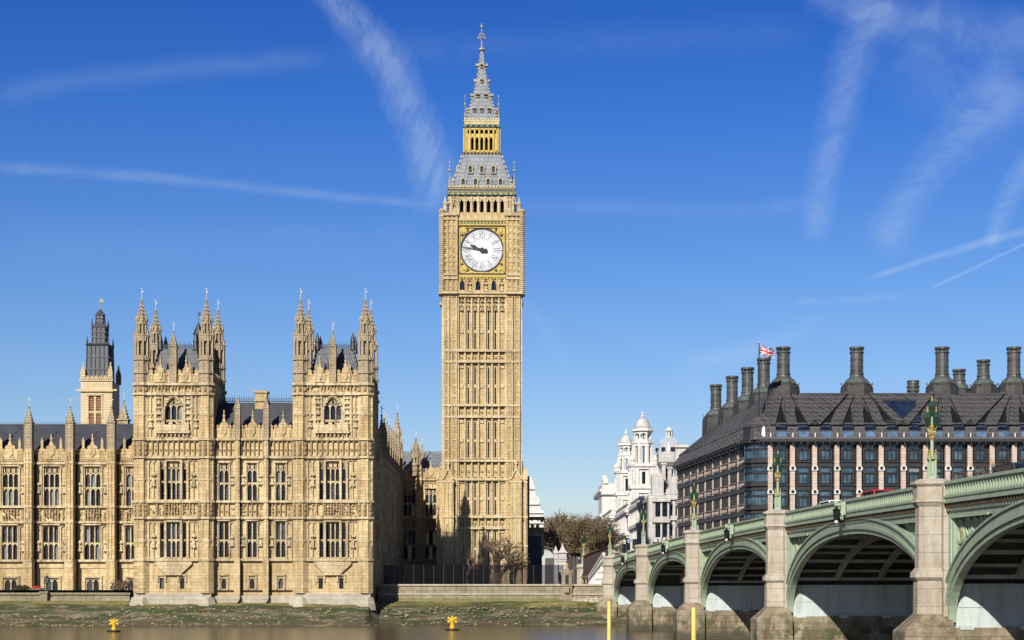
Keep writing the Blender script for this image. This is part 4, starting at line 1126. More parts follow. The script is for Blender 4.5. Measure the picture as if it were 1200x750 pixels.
        for i in range(6):
            u = -p(28.5) + p(57) / 6 * (i + .5)
            mb.fb(u - .32, u + .32, q(343), q(340), p(45), p(47))
            if i % 2 == 1: mb.m = 0; niche(mb, u, q(341), q(330), d=p(45), w=.42)
    put(mb, 'carved_band', M['tower_trim'])
    mb = MB()
    for n in (0, 1, 2, 3):
        mb.T = TF(n)
        for i in range(6):
            mb.m = i % 2
            u = -p(28.5) + p(57) / 6 * (i + .5); mb.fb(u - .42, u + .42, q(340), q(330), p(45) - .05, p(45) + .04)
    put(mb, 'niche_panel', [M['glass'], M['carved']])
    # round shafts and knobs on the corners of the clock stage
    for sx in (-1, 1):
        for sy in (-1, 1):
            mb = MB(); x, y = sx * p(48.2), sy * p(48.2)
            mb.frus(x, y, q(345), q(252), .42, .42, 8); mb.frus(x, y, q(252), q(249), .42, .7, 8); mb.frus(x, y, q(249), q(246.5), .62, .3, 8)
            for i in range(40): 
                z = q(342) + (q(254) - q(342)) * i / 39; mb.frus(x, y, z - .1, z + .1, .54, .54, 8)
            put(mb, 'corner_shaft', M['tower_trim'])
    # ------------- dials: gilded frame, opal glass, numerals and hands
    def numeral(txt):
        """strokes (x0, y0, x1, y1) of a roman numeral, unit height"""
        out = []; x = 0
        for ch in txt:
            if ch == 'I': out.append((x + .15, 0, x + .15, 1)); x += .34
            elif ch == 'V': out += [(x + .05, 1, x + .33, 0), (x + .33, 0, x + .62, 1)]; x += .70
            elif ch == 'X': out += [(x + .05, 1, x + .6, 0), (x + .05, 0, x + .6, 1)]; x += .68
        return [(a - x / 2, b, c - x / 2, e) for a, b, c, e in out]
    NUM = ['XII', 'I', 'II', 'III', 'IV', 'V', 'VI', 'VII', 'VIII', 'IX', 'X', 'XI']
    zc = q(292.5)
    def ringpts(mb, r0, r1, d0, d1, n=72):
        vs = []; fs = []
        for i in range(n):
            a = 2 * math.pi * i / n; ca, sa = math.cos(a), math.sin(a)
            vs += [(r0 * ca, d1, zc + r0 * sa), (r1 * ca, d1, zc + r1 * sa), (r1 * ca, d0, zc + r1 * sa), (r0 * ca, d0, zc + r0 * sa)]
        for i in range(n):
            a = i * 4; b = ((i + 1) % n) * 4
            for j in range(4): fs.append((a + j, b + j, b + (j + 1) % 4, a + (j + 1) % 4))
        mb.add(vs, fs)
    def stroke(mb, a, b, w, d0, d1, w2=None):
        w2 = w if w2 is None else w2
        dx, dz = b[0] - a[0], b[1] - a[1]; L = math.hypot(dx, dz) or 1; nx, nz = -dz / L, dx / L
        mb.prism([(a[0] + nx * w / 2, a[1] + nz * w / 2), (b[0] + nx * w2 / 2, b[1] + nz * w2 / 2), (b[0] - nx * w2 / 2, b[1] - nz * w2 / 2), (a[0] - nx * w / 2, a[1] - nz * w / 2)], d0, d1)
    rd = p(25.6)
    for n in (0, 1, 2, 3):
        d0 = dr - .45
        # frame with spandrels: square minus circle, as a fan between circle and square
        mb = MB(TF(n)); hw = p(27.6); N_ = 48
        vs = []; fs = []
        for i in range(N_):
            a = 2 * math.pi * i / N_ + math.pi / 4; ca, sa = math.cos(a), math.sin(a); m_ = hw / max(abs(ca), abs(sa))
            vs += [(rd * ca, d0 + .2, zc + rd * sa), (m_ * ca, d0 + .2, zc + m_ * sa)]
        for i in range(N_): fs.append((2 * i, 2 * i + 1, 2 * ((i + 1) % N_) + 1, 2 * ((i + 1) % N_)))
        mb.add(vs, fs)
        for s in (-1, 1):
            mb.fb(min(s * p(25.9), s * p(27.6)), max(s * p(25.9), s * p(27.6)), zc - hw, zc + hw, d0, d0 + .42); mb.fb(-hw, hw, zc + s * p(26.8) - p(.8), zc + s * p(26.8) + p(.8), d0, d0 + .42)
            for s2 in (-1, 1):                                       # rosettes and scrolls in the corners
                cx, cz = s * p(22.3), zc + s2 * p(22.3)
                for r_, dd in ((.62, .4), (.34, .55)): mb.prism([(cx + r_ * math.cos(i * math.pi / 6), cz + r_ * math.sin(i * math.pi / 6)) for i in range(12)], d0 + .15, d0 + dd)
                for (ax, az) in ((15.0, 24.2), (24.2, 15.0)): carve(mb, min(s * p(ax - 2), s * p(ax + 1.2)), max(s * p(ax - 2), s * p(ax + 1.2)), min(zc + s2 * p(az - 2.5), zc + s2 * p(az + .6)), max(zc + s2 * p(az - 2.5), zc + s2 * p(az + .6)), .3, d=d0 + .2, dep=.15)
        fr = put(mb, 'clock_face', M['gold'], label=None)
        mb = MB(TF(n))
        for s in (-1, 1):
            for s2 in (-1, 1):
                for (ax, az) in ((17.2, 23.6), (23.6, 17.2)):
                    cx, cz = s * p(ax), zc + s2 * p(az); mb.prism([(cx - .3, cz), (cx, cz + .3), (cx + .3, cz), (cx, cz - .3)], d0 + .2, d0 + .3)
        for s in (-1, 1): mb.fb(min(s * p(27.7), s * p(29.6)), max(s * p(27.7), s * p(29.6)), zc - p(29), zc + p(29), d0, d0 + .62); mb.fb(-p(28.9), p(28.9), zc + s * p(28.5) - p(.8), zc + s * p(28.5) + p(.8), d0, d0 + .62)
        put(mb, 'dark_border', M['black'], fr)
        mb = MB(TF(n))
        vs = [(0, d0 + .1, zc)] + [(rd * math.cos(2 * math.pi * i / 64), d0 + .1, zc + rd * math.sin(2 * math.pi * i / 64)) for i in range(64)]
        mb.add(vs, [(0, 1 + i, 1 + (i + 1) % 64) for i in range(64)])
        put(mb, 'dial', M['dial'], fr)
        mb = MB(TF(n)); ringpts(mb, rd * .965, rd * 1.035, d0 + .08, d0 + .3); put(mb, 'dial_rim', M['black'], fr)
        mb = MB(TF(n))
        for r0, r1 in ((.925, .94), (.745, .765), (.525, .545)): ringpts(mb, rd * r0, rd * r1, d0 + .09, d0 + .14)
        for i in range(60):
            a = 2 * math.pi * i / 60; ca, sa = math.cos(a), math.sin(a)
            stroke(mb, (rd * .87 * ca, zc + rd * .87 * sa), (rd * .93 * ca, zc + rd * .93 * sa), .10, d0 + .09, d0 + .13)
        for i in range(48):
            a = 2 * math.pi * i / 48; ca, sa = math.cos(a), math.sin(a)
            stroke(mb, (rd * .77 * ca, zc + rd * .77 * sa), (rd * .86 * ca, zc + rd * .86 * sa), .09, d0 + .09, d0 + .13)
        ringpts(mb, rd * .855, rd * .87, d0 + .09, d0 + .14)
        put(mb, 'minute_track', M['dial_grey'], fr)
        mb = MB(TF(n))
        for h in range(12):
            a = math.pi / 2 - 2 * math.pi * h / 12; ca, sa = math.cos(a), math.sin(a)
            H_ = rd * .26; r0 = rd * .56
            for (x0, y0, x1, y1) in numeral(NUM[h]):
                f = lambda x, y: ((r0 + y * H_) * ca + x * .82 * sa, zc + (r0 + y * H_) * sa - x * .82 * ca)
                stroke(mb, f(x0, y0), f(x1, y1), .10, d0 + .10, d0 + .17)
            stroke(mb, (rd * .82 * ca, zc + rd * .82 * sa), (rd * .96 * ca, zc + rd * .96 * sa), .16, d0 + .1, d0 + .17)
        put(mb, 'numerals', M['dial_blue'], fr)
        for nm, ang, L, w0, w1, tail in (('minute_hand', 279.0, rd * .97, .20, .10, .32), ('hour_hand', 293.0, rd * .56, .28, .2, .16)):
            a = math.pi / 2 - R(ang); ca, sa = math.cos(a), math.sin(a); dd = d0 + (.34 if nm[0] == 'm' else .24)
            mb = MB(TF(n)); stroke(mb, (-rd * tail * ca * .55, zc - rd * tail * sa * .55), (L * ca, zc + L * sa), w0, dd, dd + .08, w1)
            if nm[0] == 'h':
                c0 = (L * .68 * ca, zc + L * .68 * sa); mb.prism([(c0[0] - .62 * ca, c0[1] - .62 * sa), (c0[0] - .3 * sa, c0[1] + .3 * ca), (c0[0] + .9 * ca, c0[1] + .9 * sa), (c0[0] + .3 * sa, c0[1] - .3 * ca)], dd, dd + .09)
            c1 = (-rd * tail * ca * .55, zc - rd * tail * sa * .55); mb.prism([(c1[0] + .34 * math.cos(i * math.pi / 5), c1[1] + .34 * math.sin(i * math.pi / 5)) for i in range(10)], dd, dd + .1)
            mb.prism([(.42 * math.cos(i * math.pi / 5), zc + .42 * math.sin(i * math.pi / 5)) for i in range(10)], dd, dd + .12)
            put(mb, nm, M['black'], fr)
    # gilded bands above and below the dials
    mb = MB()
    for n in range(4):
        mb.T = TF(n)
        mb.fb(-p(28.8), p(28.8), q(325), q(321.8), dr - .5, dr + .12); mb.fb(-p(28.8), p(28.8), q(264), q(262.6), dr - .5, dr + .18)
        mb.fb(-p(28.8), p(28.8), q(259.4), q(258.6), dr - .5, dr + .25)
        w = p(57) / 14
        for i in range(14): 
            u = -p(28.5) + (i + .5) * w; mb.prism([(u - w * .36, q(261)), (u, q(259.8)), (u + w * .36, q(261)), (u, q(262.3))], dr - .02, dr + .14)
            mb.fb(u - .2, u + .2, q(325.5) - .2, q(325.5), dr - .3, dr + .16)
    put(mb, 'gilded_band', M['gold'])
    mb = MB()
    for n in range(4):
        mb.T = TF(n); mb.fb(-p(28.6), p(28.6), q(262.6), q(259.4), dr - .3, dr + .03)
    put(mb, 'green_frieze', M['teal'])
    mb = MB()
    for n in range(4):
        mb.T = TF(n)
        for i in range(7):
            u = ucol(i) + colw / 2
            mb.prism([(u - colw * .48, q(258)), (u - colw * .3, q(254.5)), (u, q(251)), (u + colw * .3, q(254.5)), (u + colw * .48, q(258))], dr - .2, dr + .22)
    put(mb, 'gilded_parapet', M['gold_pale'])
    # ------------- belfry
    db = p(39.5)
    mb = MB()
    nb = 7; bw = p(57) / nb
    for n in range(4):
        mb.T = TF(n)
        mb.fb(-db, db, q(252), q(250), 0, db)
        for i in range(nb + 1):
            u = -p(28.5) + i * bw; mb.fb(u - .26, u + .26, q(251), q(229), db - .9, db)
            mb.fb(u - .12, u + .12, q(251), q(230), db, db + .2)
        for i in range(nb):
            a, b = -p(28.5) + i * bw + .26, -p(28.5) + (i + 1) * bw - .26
            pointed(mb, a, b, q(233.5), .85, db - .6, db - .05); mb.fb(a, b, q(233.5), q(229), db - .6, db - .06)
            mb.prism([(a - .1, q(236.5)), ((a + b) / 2, q(231.5)), (b + .1, q(236.5)), (b - .12, q(236.5)), ((a + b) / 2, q(233)), (a + .12, q(236.5))], db - .1, db + .18)
        for s in (-1, 1):
            mb.fb(min(s * p(28.6), s * p(39.5)), max(s * p(28.6), s * p(39.5)), q(252), q(229), db - 1.2, db)
            for px in (30.5, 34.2, 38.2): mb.fb(s * p(px) - .13, s * p(px) + .13, q(251), q(230), db, db + .22)
            for y in (240, 246, 234): mb.fb(min(s * p(29.5), s * p(39.7)), max(s * p(29.5), s * p(39.7)), q(y) - .1, q(y) + .1, db, db + .18)
    put(mb, 'belfry', M['tower_trim'])
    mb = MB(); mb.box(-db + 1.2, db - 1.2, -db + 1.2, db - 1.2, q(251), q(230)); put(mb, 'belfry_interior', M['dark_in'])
    for sx in (-1, 1):                                               # flying pinnacles beside the belfry
        for sy in (-1, 1):
            mb = MB()
            for (fx, fy) in ((45, 37), (37, 45), (44.5, 44.5)):
                x, y = sx * p(fx), sy * p(fy); mb.box(x - .26, x + .26, y - .26, y + .26, q(251), q(240)); mb.frus(x, y, q(240), q(231), .4, .04, 4); mb.frus(x, y, q(240.5), q(239.5), .5, .5, 4)
                mb.tube([(x, y, q(243)), (sx * p(39), sy * p(min(fy, 39)) if fx > fy else sy * p(39), q(236))], .14, 4)
            for f1 in (33, 28.8):
                mb.frus(sx * p(f1), sy * p(47), q(253), q(248), .3, .3, 4); mb.frus(sx * p(f1), sy * p(47), q(248), q(243.5), .36, .03, 4)
                mb.frus(sx * p(47), sy * p(f1), q(253), q(248), .3, .3, 4); mb.frus(sx * p(47), sy * p(f1), q(248), q(243.5), .36, .03, 4)
            put(mb, 'pinnacle', M['tower_trim'])
    # cornice: enamel and gilding, then iron parapet
    mb = MB()
    for n in range(4):
        mb.T = TF(n)
        mb.m = 0; mb.fb(-p(41), p(41), q(229.2), q(227.5), 0, p(41)); mb.fb(-p(41.6), p(41.6), q(225.6), q(223), 0, p(40.8)); mb.fb(-p(40.3), p(40.3), q(223), q(220), 0, p(40.3))
        mb.m = 1
        for i in range(13): u = -p(38.5) + p(77) * i / 12; mb.fb(u - .3, u + .3, q(228.4), q(226.4), p(40), p(41.8))
        mb.m = 2
        for i in range(12): u = -p(38.5) + p(77) * (i + .5) / 12; mb.fb(u - .26, u + .26, q(228.2), q(226.4), p(40), p(41.6))
        mb.fb(-p(41.2), p(41.2), q(222.2), q(221.5), p(39), p(41.2)); mb.fb(-p(41.2), p(41.2), q(225.9), q(225.3), p(39), p(42))
        mb.m = 3
        mb.fb(-p(40), p(40), q(227.6), q(225.8), 0, p(40))
        mb.m = 4
        for i in range(20):
            u = -p(38.5) + p(77) * i / 19; mb.prism([(u - .25, q(220.2)), (u, q(217.2)), (u + .25, q(220.2))], p(39.7), p(40.5))
    put(mb, 'cornice', [M['lead'], M['teal'], M['gold'], M['louvre'], M['gold_pale']])
    # ------------- lower roof
    def pyr(mb, zs, hws):
        for i in range(len(zs) - 1):
            mb.frus(0, 0, zs[i], zs[i + 1], hws[i] * 1.41421, hws[i + 1] * 1.41421, 4, caps=False)
    mb = MB(); pyr(mb, [q(220), q(206), q(194), q(181)], [p(37.5), p(31.5), p(27.2), p(23.2)])
    put(mb, 'roof', M['tower_roof'])
    hwl = lambda y: p(37.5) + (p(23.2) - p(37.5)) * ((220 - y) / 39) ** .9
    for n in range(4):
        for y, us in ((214, (-22.5, -7.6, 7.6, 22.5)), (199, (-14, 0, 14))):
            for u in us:
                u = p(u); h = hwl(y); mb = MB(TF(n))
                mb.m = 1; mb.fb(u - .3, u + .3, q(y + 2.5), q(y - 2.5), h - 1.5, h + .12)
                mb.m = 0
                mb.fb(u - .5, u - .28, q(y + 4), q(y - 2.5), h - 1.5, h + .34); mb.fb(u + .28, u + .5, q(y + 4), q(y - 2.5), h - 1.5, h + .34); mb.fb(u - .5, u + .5, q(y + 4.4), q(y + 3.4), h - 1.5, h + .5)
                mb.prism([(u - .6, q(y - 2.5)), (u, q(y - 7)), (u + .6, q(y - 2.5)), (u + .3, q(y - 2.5)), (u, q(y - 4.4)), (u - .3, q(y - 2.5))], h - 2.0, h + .3)
                mb.fb(u - .08, u + .08, q(y - 6.5), q(y - 8.5), h - .1, h + .1)
                put(mb, 'dormer', [M['crocket'], M['black']])
    mb = MB()
    for i in range(7):                                               # gilded crockets on the hips
        y = 217 - i * 5.5; h = hwl(y) + .1
        for sx in (-1, 1):
            for sy in (-1, 1): mb.frus(sx * h, sy * h, q(y) - .2, q(y) + .35, .27, .08, 4)
    put(mb, 'hip_crockets', [M['crocket'], M['black']])
    def finial_set(hw, y0, y1, name, r=.11):
        for sx in (-1, 1):
            for sy in (-1, 1):
                x, y = sx * hw, sy * hw; mb = MB(); h = q(y1) - q(y0)
                mb.frus(x, y, q(y0), q(y0) + h * .35, r * 1.9, r * 1.4, 6); mb.frus(x, y, q(y0) + h * .35, q(y1), r * .7, r * .35, 5)
                mb.m = 1; mb.frus(x, y, q(y0) + h * .58, q(y0) + h * .62, r * 1.4, r * 3.2, 6); mb.frus(x, y, q(y0) + h * .62, q(y0) + h * .69, r * 3.2, r * .8, 6); mb.frus(x, y, q(y0) + h * .9, q(y0) + h * .96, r * 1.2, r * 1.2, 6)
                put(mb, name, [M['crocket'], M['gold_pale']])
    finial_set(p(39), 220, 191, 'corner_finial')
    # ------------- gilded lantern
    dl = p(21.5)
    mb = MB(); nl = 7; lw = 2 * p(20) / nl
    for n in range(4):
        mb.T = TF(n)
        mb.fb(-dl - .2, dl + .2, q(182), q(177.5), 0, dl + .2)
        for i in range(nl + 1):
            u = -p(20) + i * lw; mb.fb(u - .16, u + .16, q(178), q(150), dl - .5, dl); mb.fb(u - .07, u + .07, q(178), q(150), dl, dl + .16)
        for i in range(nl):
            a, b = -p(20) + i * lw + .16, -p(20) + (i + 1) * lw - .16
            pointed(mb, a, b, q(160), .6, dl - .4, dl - .04); mb.fb(a, b, q(160), q(156.5), dl - .4, dl - .05); pointed(mb, a, b, q(150), .5, dl - .4, dl - .04)
            if i in (0, nl - 1): mb.fb(a, b, q(178), q(158), dl - .4, dl - .1)
        mb.fb(-p(20), p(20), q(152), q(149.5), dl - .5, dl); mb.fb(-p(20), p(20), q(178), q(175.5), dl - .5, dl)
        for s in (-1, 1): mb.fb(min(s * p(20), s * p(21.5)), max(s * p(20), s * p(21.5)), q(180), q(149), dl - .6, dl)
    put(mb, 'lantern', M['gold'])
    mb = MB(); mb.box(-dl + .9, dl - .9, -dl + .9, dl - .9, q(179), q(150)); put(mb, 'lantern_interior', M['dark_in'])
    mb = MB()
    for n in range(4):
        mb.T = TF(n)
        mb.m = 0; mb.fb(-p(22.6), p(22.6), q(183), q(181.4), 0, p(22.6)); mb.fb(-p(22.2), p(22.2), q(149.6), q(147), 0, p(22.2))
        mb.m = 1
        for i in range(7): u = -p(20) + p(40) * i / 6; mb.fb(u - .24, u + .24, q(149), q(146.6), p(21.8), p(22.9))
        mb.m = 2
        mb.fb(-p(21.4), p(21.4), q(147), q(141), 0, p(20.8)); mb.fb(-p(21.8), p(21.8), q(142.5), q(141), 0, p(21.6)); mb.fb(-p(21.8), p(21.8), q(146.6), q(145.4), 0, p(21.8))
        for i in range(14): u = -p(20.4) + p(40.8) * i / 13; mb.fb(u - .13, u + .13, q(141), q(138.6), p(20.8), p(21.5)); mb.fb(u - .06, u + .06, q(146), q(142), p(20.7), p(21.2))
        mb.m = 0
        for i in range(11): u = -p(21) + p(42) * i / 10; mb.fb(u - .16, u + .16, q(180.6), q(178.6), dl, dl + .4)
    put(mb, 'lantern_cornice', [M['black'], M['teal'], M['gold_pale']])
    finial_set(p(20.4), 143, 113, 'corner_finial', .085)
    # ------------- spire
    sp = [(142, 20.2), (134, 17.2), (126, 14.6), (117, 11.9), (107, 9.0), (97, 6.7), (87, 4.8), (77, 3.4), (68, 2.4), (60, 1.5)]
    mb = MB(); pyr(mb, [q(a) for a, b in sp], [p(b) for a, b in sp]); put(mb, 'spire', M['tower_roof'])
    def hws(y):
        for (a, b), (c, e) in zip(sp, sp[1:]):
            if c <= y <= a: return p(b + (e - b) * (a - y) / (a - c))
        return p(1.5)
    mb = MB()
    for n in range(4):
        mb.T = TF(n)
        for y, us in ((128.5, (-9, 0, 9)), (112, (-5, 5)), (94.5, (0,)), (77, (0,))):
            for u in us:
                u = p(u); h = hws(y); e = .24 if y > 100 else .17
                mb.m = 1; mb.fb(u - e * .6, u + e * .6, q(y + 1.5), q(y - 1), h - .8, h + .3)
                mb.m = 0; mb.prism([(u - e - .12, q(y - .6)), (u, q(y - 3.6)), (u + e + .12, q(y - .6)), (u + e * .5, q(y - .6)), (u, q(y - 2)), (u - e * .5, q(y - .6))], h - .6, h + .55)
                mb.fb(u - e - .06, u + e + .06, q(y + 2.2), q(y + 1.5), h - .6, h + .4)
    for i in range(20):
        y = 139 - i * 3.9; h = hws(y) + .06; c = .13 + .13 * (1 - i / 16)
        for sx in (-1, 1):
            for sy in (-1, 1): mb.frus(sx * h, sy * h, q(y) - c * .5, q(y) + c, c, c * .3, 4)
    put(mb, 'spire_crockets', [M['crocket'], M['black']])
    mb = MB()
    mb.lathe(0, 0, [(q(62), .2), (q(60), .26), (q(58.5), .6), (q(56.5), .45), (q(55), .16), (q(50), .1), (q(33), .07), (q(32), .26), (q(30.5), .26), (q(29), .08), (q(26.5), .04)], 10)
    for a in (0, math.pi / 2):
        c, s = math.cos(a), math.sin(a)
        for L, y in ((.6, 44), (.3, 40)): mb.tube([(-L * c, -L * s, q(y)), (L * c, L * s, q(y))], .06, 4); [mb.frus(e * L * c, e * L * s, q(y) - .16, q(y) + .16, .14, .14, 5) for e in (-1, 1)]
        mb.tube([(-.5 * c, -.5 * s, q(40)), (0, 0, q(48))], .06, 4); mb.tube([(.5 * c, .5 * s, q(40)), (0, 0, q(48))], .06, 4)
        for e in (-1, 1): mb.tube([(e * .3 * c, e * .3 * s, q(31.5)), (0, 0, q(31.5))], .08, 4)
    put(mb, 'finial', M['crocket'])
ct_ = clock_tower()
bpy.data.objects['clock_tower'].scale = (0.975, 0.975, 1.0)

# ================================================================ the arched bridge
BP = (14.64, 243.0); BT = (0.0738, -0.99727); BN = (0.99727, 0.0738); BW = 26.0
def TBR(a, d, z): return (BP[0] + a * BT[0] - d * BN[0], BP[1] + a * BT[1] - d * BN[1], z)
def ptop(a): return CAMZ + 6.25 - 1.18e-4 * (a - 123) ** 2          # top of the parapet
ARCH = [(0, 28.9), (31.9, 63.9), (66.9, 101.9), (104.9, 141.5), (144.5, 179.5)]
PIERS = [(-3, 0), (28.9, 31.9), (63.9, 66.9), (101.9, 104.9), (141.5, 144.5), (179.5, 182.5)]
ZS = CAMZ - 2.0                                                     # springing
BROT = math.atan2(BN[1], BN[0])
bridge = thing('arched_bridge', 'pale green iron bridge of low arches on granite piers crossing the river', 'bridge', (BP[0], BP[1], 0))
def bspan(mb, a0, a1, f0, f1, d0, d1, step=2.0):
    """ribbon along the bridge between heights f0(a) and f1(a), depth d0..d1"""
    n = max(1, int(math.ceil((a1 - a0) / step)))
    for i in range(n):
        p, q = a0 + (a1 - a0) * i / n, a0 + (a1 - a0) * (i + 1) / n
        mb.add([(p, d0, f0(p)), (q, d0, f0(q)), (q, d1, f0(q)), (p, d1, f0(p)), (p, d0, f1(p)), (q, d0, f1(q)), (q, d1, f1(q)), (p, d1, f1(p))],
               [(0, 1, 2, 3), (7, 6, 5, 4), (3, 2, 6, 7), (1, 0, 4, 5)] + ([(0, 3, 7, 4)] if i == 0 else []) + ([(2, 1, 5, 6)] if i == n - 1 else []))
def build_bridge():
    A0, A1 = -3.0, 182.5
    # ---- arches
    for ai, (a0, a1) in enumerate(ARCH):
        am = (a0 + a1) / 2; hw = (a1 - a0) / 2; rise = ptop(am) - 2.45 - ZS
        def ell(a, e=0.0):
            u = abs(a - am) / (hw + e); return ZS + (rise + e) * max(0.0, 1 - u ** 2.2) ** (1 / 2.2)
        N_ = 44
        ths = [math.pi * i / N_ for i in range(N_ + 1)]
        sgp = lambda v: math.copysign(abs(v) ** (2 / 2.2), v)
        def ring(mb, e0, e1, d0, d1, zmin=None):
            vs = []; fs = []; N_ = 44
            tt = ths if zmin is None else [th for th in ths if ZS + rise * math.sin(th) > zmin]
            N_ = len(tt) - 1
            for th in tt:
                c, s = -sgp(math.cos(th)), sgp(math.sin(th))
                for e, d in ((e0, d0), (e1, d0), (e1, d1), (e0, d1)): vs.append((am + (hw + e) * c, d, ZS + (rise + e) * s))
            for i in range(N_):
                for j in range(4): fs.append((i * 4 + j, i * 4 + 4 + j, i * 4 + 4 + (j + 1) % 4, i * 4 + (j + 1) % 4))
            fs += [(0, 1, 2, 3), (N_ * 4 + 3, N_ * 4 + 2, N_ * 4 + 1, N_ * 4)]
            mb.add(vs, fs)
        mb = MB(TBR)
        ring(mb, -.02, .30, -.45, .02); ring(mb, .30, .52, -.45, .14); ring(mb, .52, .98, -.40, .05); ring(mb, .98, 1.12, -.40, .16)
        arch = mb.build('arch_ring', M['green'], bridge)
        # inner ribs and bracing
        mb = MB(TBR)
        for r in range(1, 8):
            d = -r * 3.55; ring(mb, -.02, .55, d - .28, d, ZS + 2.2)
        mb.build('rib', M['rib'], arch)
        mb = MB(TBR)
        for i in range(2, N_ - 1, 4):
            th = ths[i]
            if ZS + rise * math.sin(th) < ZS + 2.2: continue
            x, z = am - (hw + .25) * sgp(math.cos(th)), ZS + (rise + .25) * sgp(math.sin(th))
            mb.box(x - .14, x + .14, -25, -.4, z - .12, z + .12)
            mb.box(x - .1, x + .1, -25, -.4, z + .55, z + .75)
        mb.build('brace', M['rib'], arch)
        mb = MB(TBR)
        vs = []; fs = []                                             # very dark plating over the ribs
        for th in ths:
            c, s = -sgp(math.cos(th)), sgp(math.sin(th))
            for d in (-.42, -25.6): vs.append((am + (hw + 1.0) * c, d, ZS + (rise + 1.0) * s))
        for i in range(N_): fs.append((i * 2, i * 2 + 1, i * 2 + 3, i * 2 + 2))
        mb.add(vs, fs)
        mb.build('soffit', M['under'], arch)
        # spandrel plate with sunk triangular panels
        mb = MB(TBR); base = -.42
        top = lambda a: ptop(a) - 1.72
        cols = [a0 + .02 + (a1 - a0 - .04) * i / 88 for i in range(89)]
        tipL = tipR = None
        for i in range(88):
            p, q = cols[i], cols[i + 1]
            def lo(a): return ell(a, 1.05)
            def st(a):
                return (lo(a) + .16, top(a) - .42)
            inset = .62
            for (x0, x1) in ((p, q),):
                mid = (x0 + x1) / 2
                edge = min(mid - a0, a1 - mid)
                g = st(x0); h = st(x1)
                zone = edge > inset and edge < hw * .5 and (top(mid) - .42) - (lo(mid) + .16) > 0.06
                if zone:
                    mb.quad((x0, .0, lo(x0)), (x1, .0, lo(x1)), (x1, .0, h[0]), (x0, .0, g[0])); mb.quad((x0, .0, g[0]), (x1, .0, h[0]), (x1, base, h[0]), (x0, base, g[0]))
                    mb.quad((x0, base, g[0]), (x1, base, h[0]), (x1, base, max(h[1], h[0])), (x0, base, max(g[1], g[0])))
                    g1, h1 = max(g[1], g[0]), max(h[1], h[0])
                    mb.quad((x0, base, g1), (x1, base, h1), (x1, .0, h1), (x0, .0, g1)); mb.quad((x0, .0, g1), (x1, .0, h1), (x1, .0, top(x1)), (x0, .0, top(x0)))
                else:
                    mb.quad((x0, .0, lo(x0)), (x1, .0, lo(x1)), (x1, .0, top(x1)), (x0, .0, top(x0)))
                    for nb, xe in ((mid - (q - p), x0), (mid + (q - p), x1)):
                        e2 = min(nb - a0, a1 - nb)
                        if e2 > inset and e2 < hw * .5 and (top(nb) - .42) - (lo(nb) + .16) > 0.06:
                            gg = st(xe); mb.quad((xe, 0, gg[0]), (xe, base, gg[0]), (xe, base, max(gg[1], gg[0])), (xe, 0, max(gg[1], gg[0])))
        sp = mb.build('spandrel', M['green'], bridge)
        # raised moulding round the sunk panel, tracery and shield
        for side_, sg in ((a0, 1), (a1, -1)):
            mb = MB(TBR)
            ax = side_ + sg * .62
            zt_ = top(ax) - .42; zl = ell(ax, 1.2)
            mb.fb(ax - .12, ax + .0, zl + .1, zt_, 0, .1) if sg > 0 else mb.fb(ax, ax + .12, zl + .1, zt_, 0, .1)
            tip = side_ + sg * 1.0
            while abs(tip - side_) < hw * .5 and (top(tip) - .42) - (ell(tip, 1.05) + .16) > .25: tip += sg * .2
            bspan(mb, min(ax, tip), max(ax, tip), lambda a: top(a) - .46, lambda a: top(a) - .34, 0, .09)
            L = abs(tip - ax)
            def circ(cx, cz, r, w, d0, d1, sq=1.0, n=18):
                vs = []; fs = []
                for i in range(n):
                    th = 2 * math.pi * i / n; c, s = math.cos(th), math.sin(th)
                    for rr, d in ((r - w, d0), (r, d0), (r, d1), (r - w, d1)): vs.append((cx + rr * sq * c, d, cz + rr * s))
                for i in range(n):
                    for j in range(4): fs.append((i * 4 + j, (i + 1) % n * 4 + j, (i + 1) % n * 4 + (j + 1) % 4, i * 4 + (j + 1) % 4))
                mb.add(vs, fs)
            H0 = zt_ - zl
            big = min(.95, H0 * .26); bc = (ax + sg * (.16 + big * .72), zt_ - .12 - big)
            circ(bc[0], bc[1], big, .14, base - .01, base + .2, .72)
            x = ax + sg * (.3 + big * 1.5)
            for _ in range(5):
                hgt = (top(x) - .42) - (ell(x, 1.05) + .16); r = min(.55, hgt * .42)
                if r < .14: break
                circ(x + sg * r, (top(x + sg * r) - .46) - r, r, .09, base - .01, base + .16, .9)
                mb.prism([(x + sg * r - .06, (top(x) - .46) - r * 2), (x + sg * r + .06, (top(x) - .46) - r * 2), (x + sg * r + .05, (top(x) - .46)), (x + sg * r - .05, (top(x) - .46))], base, base + .12)
                x += sg * (2 * r + .05)
            mb.fb(min(ax + sg * .15, ax + sg * .3), max(ax + sg * .15, ax + sg * .3), zl + .25, bc[1] - big, base, base + .14)
            circ(ax + sg * .5, bc[1] - big - .4, .3, .09, base, base + .14)
            mb.build('tracery', M['green_light'], sp)
            mb = MB(TBR)                                             # painted shield of quarters
            w_, h_ = big * .42, big * .62
            for i, (qx, qz, mi) in enumerate(((-1, 1, 0), (0, 1, 1), (-1, 0, 1), (0, 0, 2))):
                mb.m = mi; mb.fb(bc[0] + qx * w_, bc[0] + (qx + 1) * w_, bc[1] - h_ + qz * h_, bc[1] + qz * h_, base, base + .14)
            mb.m = 2; mb.prism([(bc[0] - w_, bc[1] - h_), (bc[0] + w_, bc[1] - h_), (bc[0], bc[1] - h_ * 1.45)], base, base + .14)
            mb.m = 3; mb.fb(bc[0] - .07, bc[0] + .07, bc[1] - h_ * 1.3, bc[1] + h_, base, base + .17)
            mb.build('shield', [M['red'], M['white'], M['dial_blue'], M['gold']], sp)
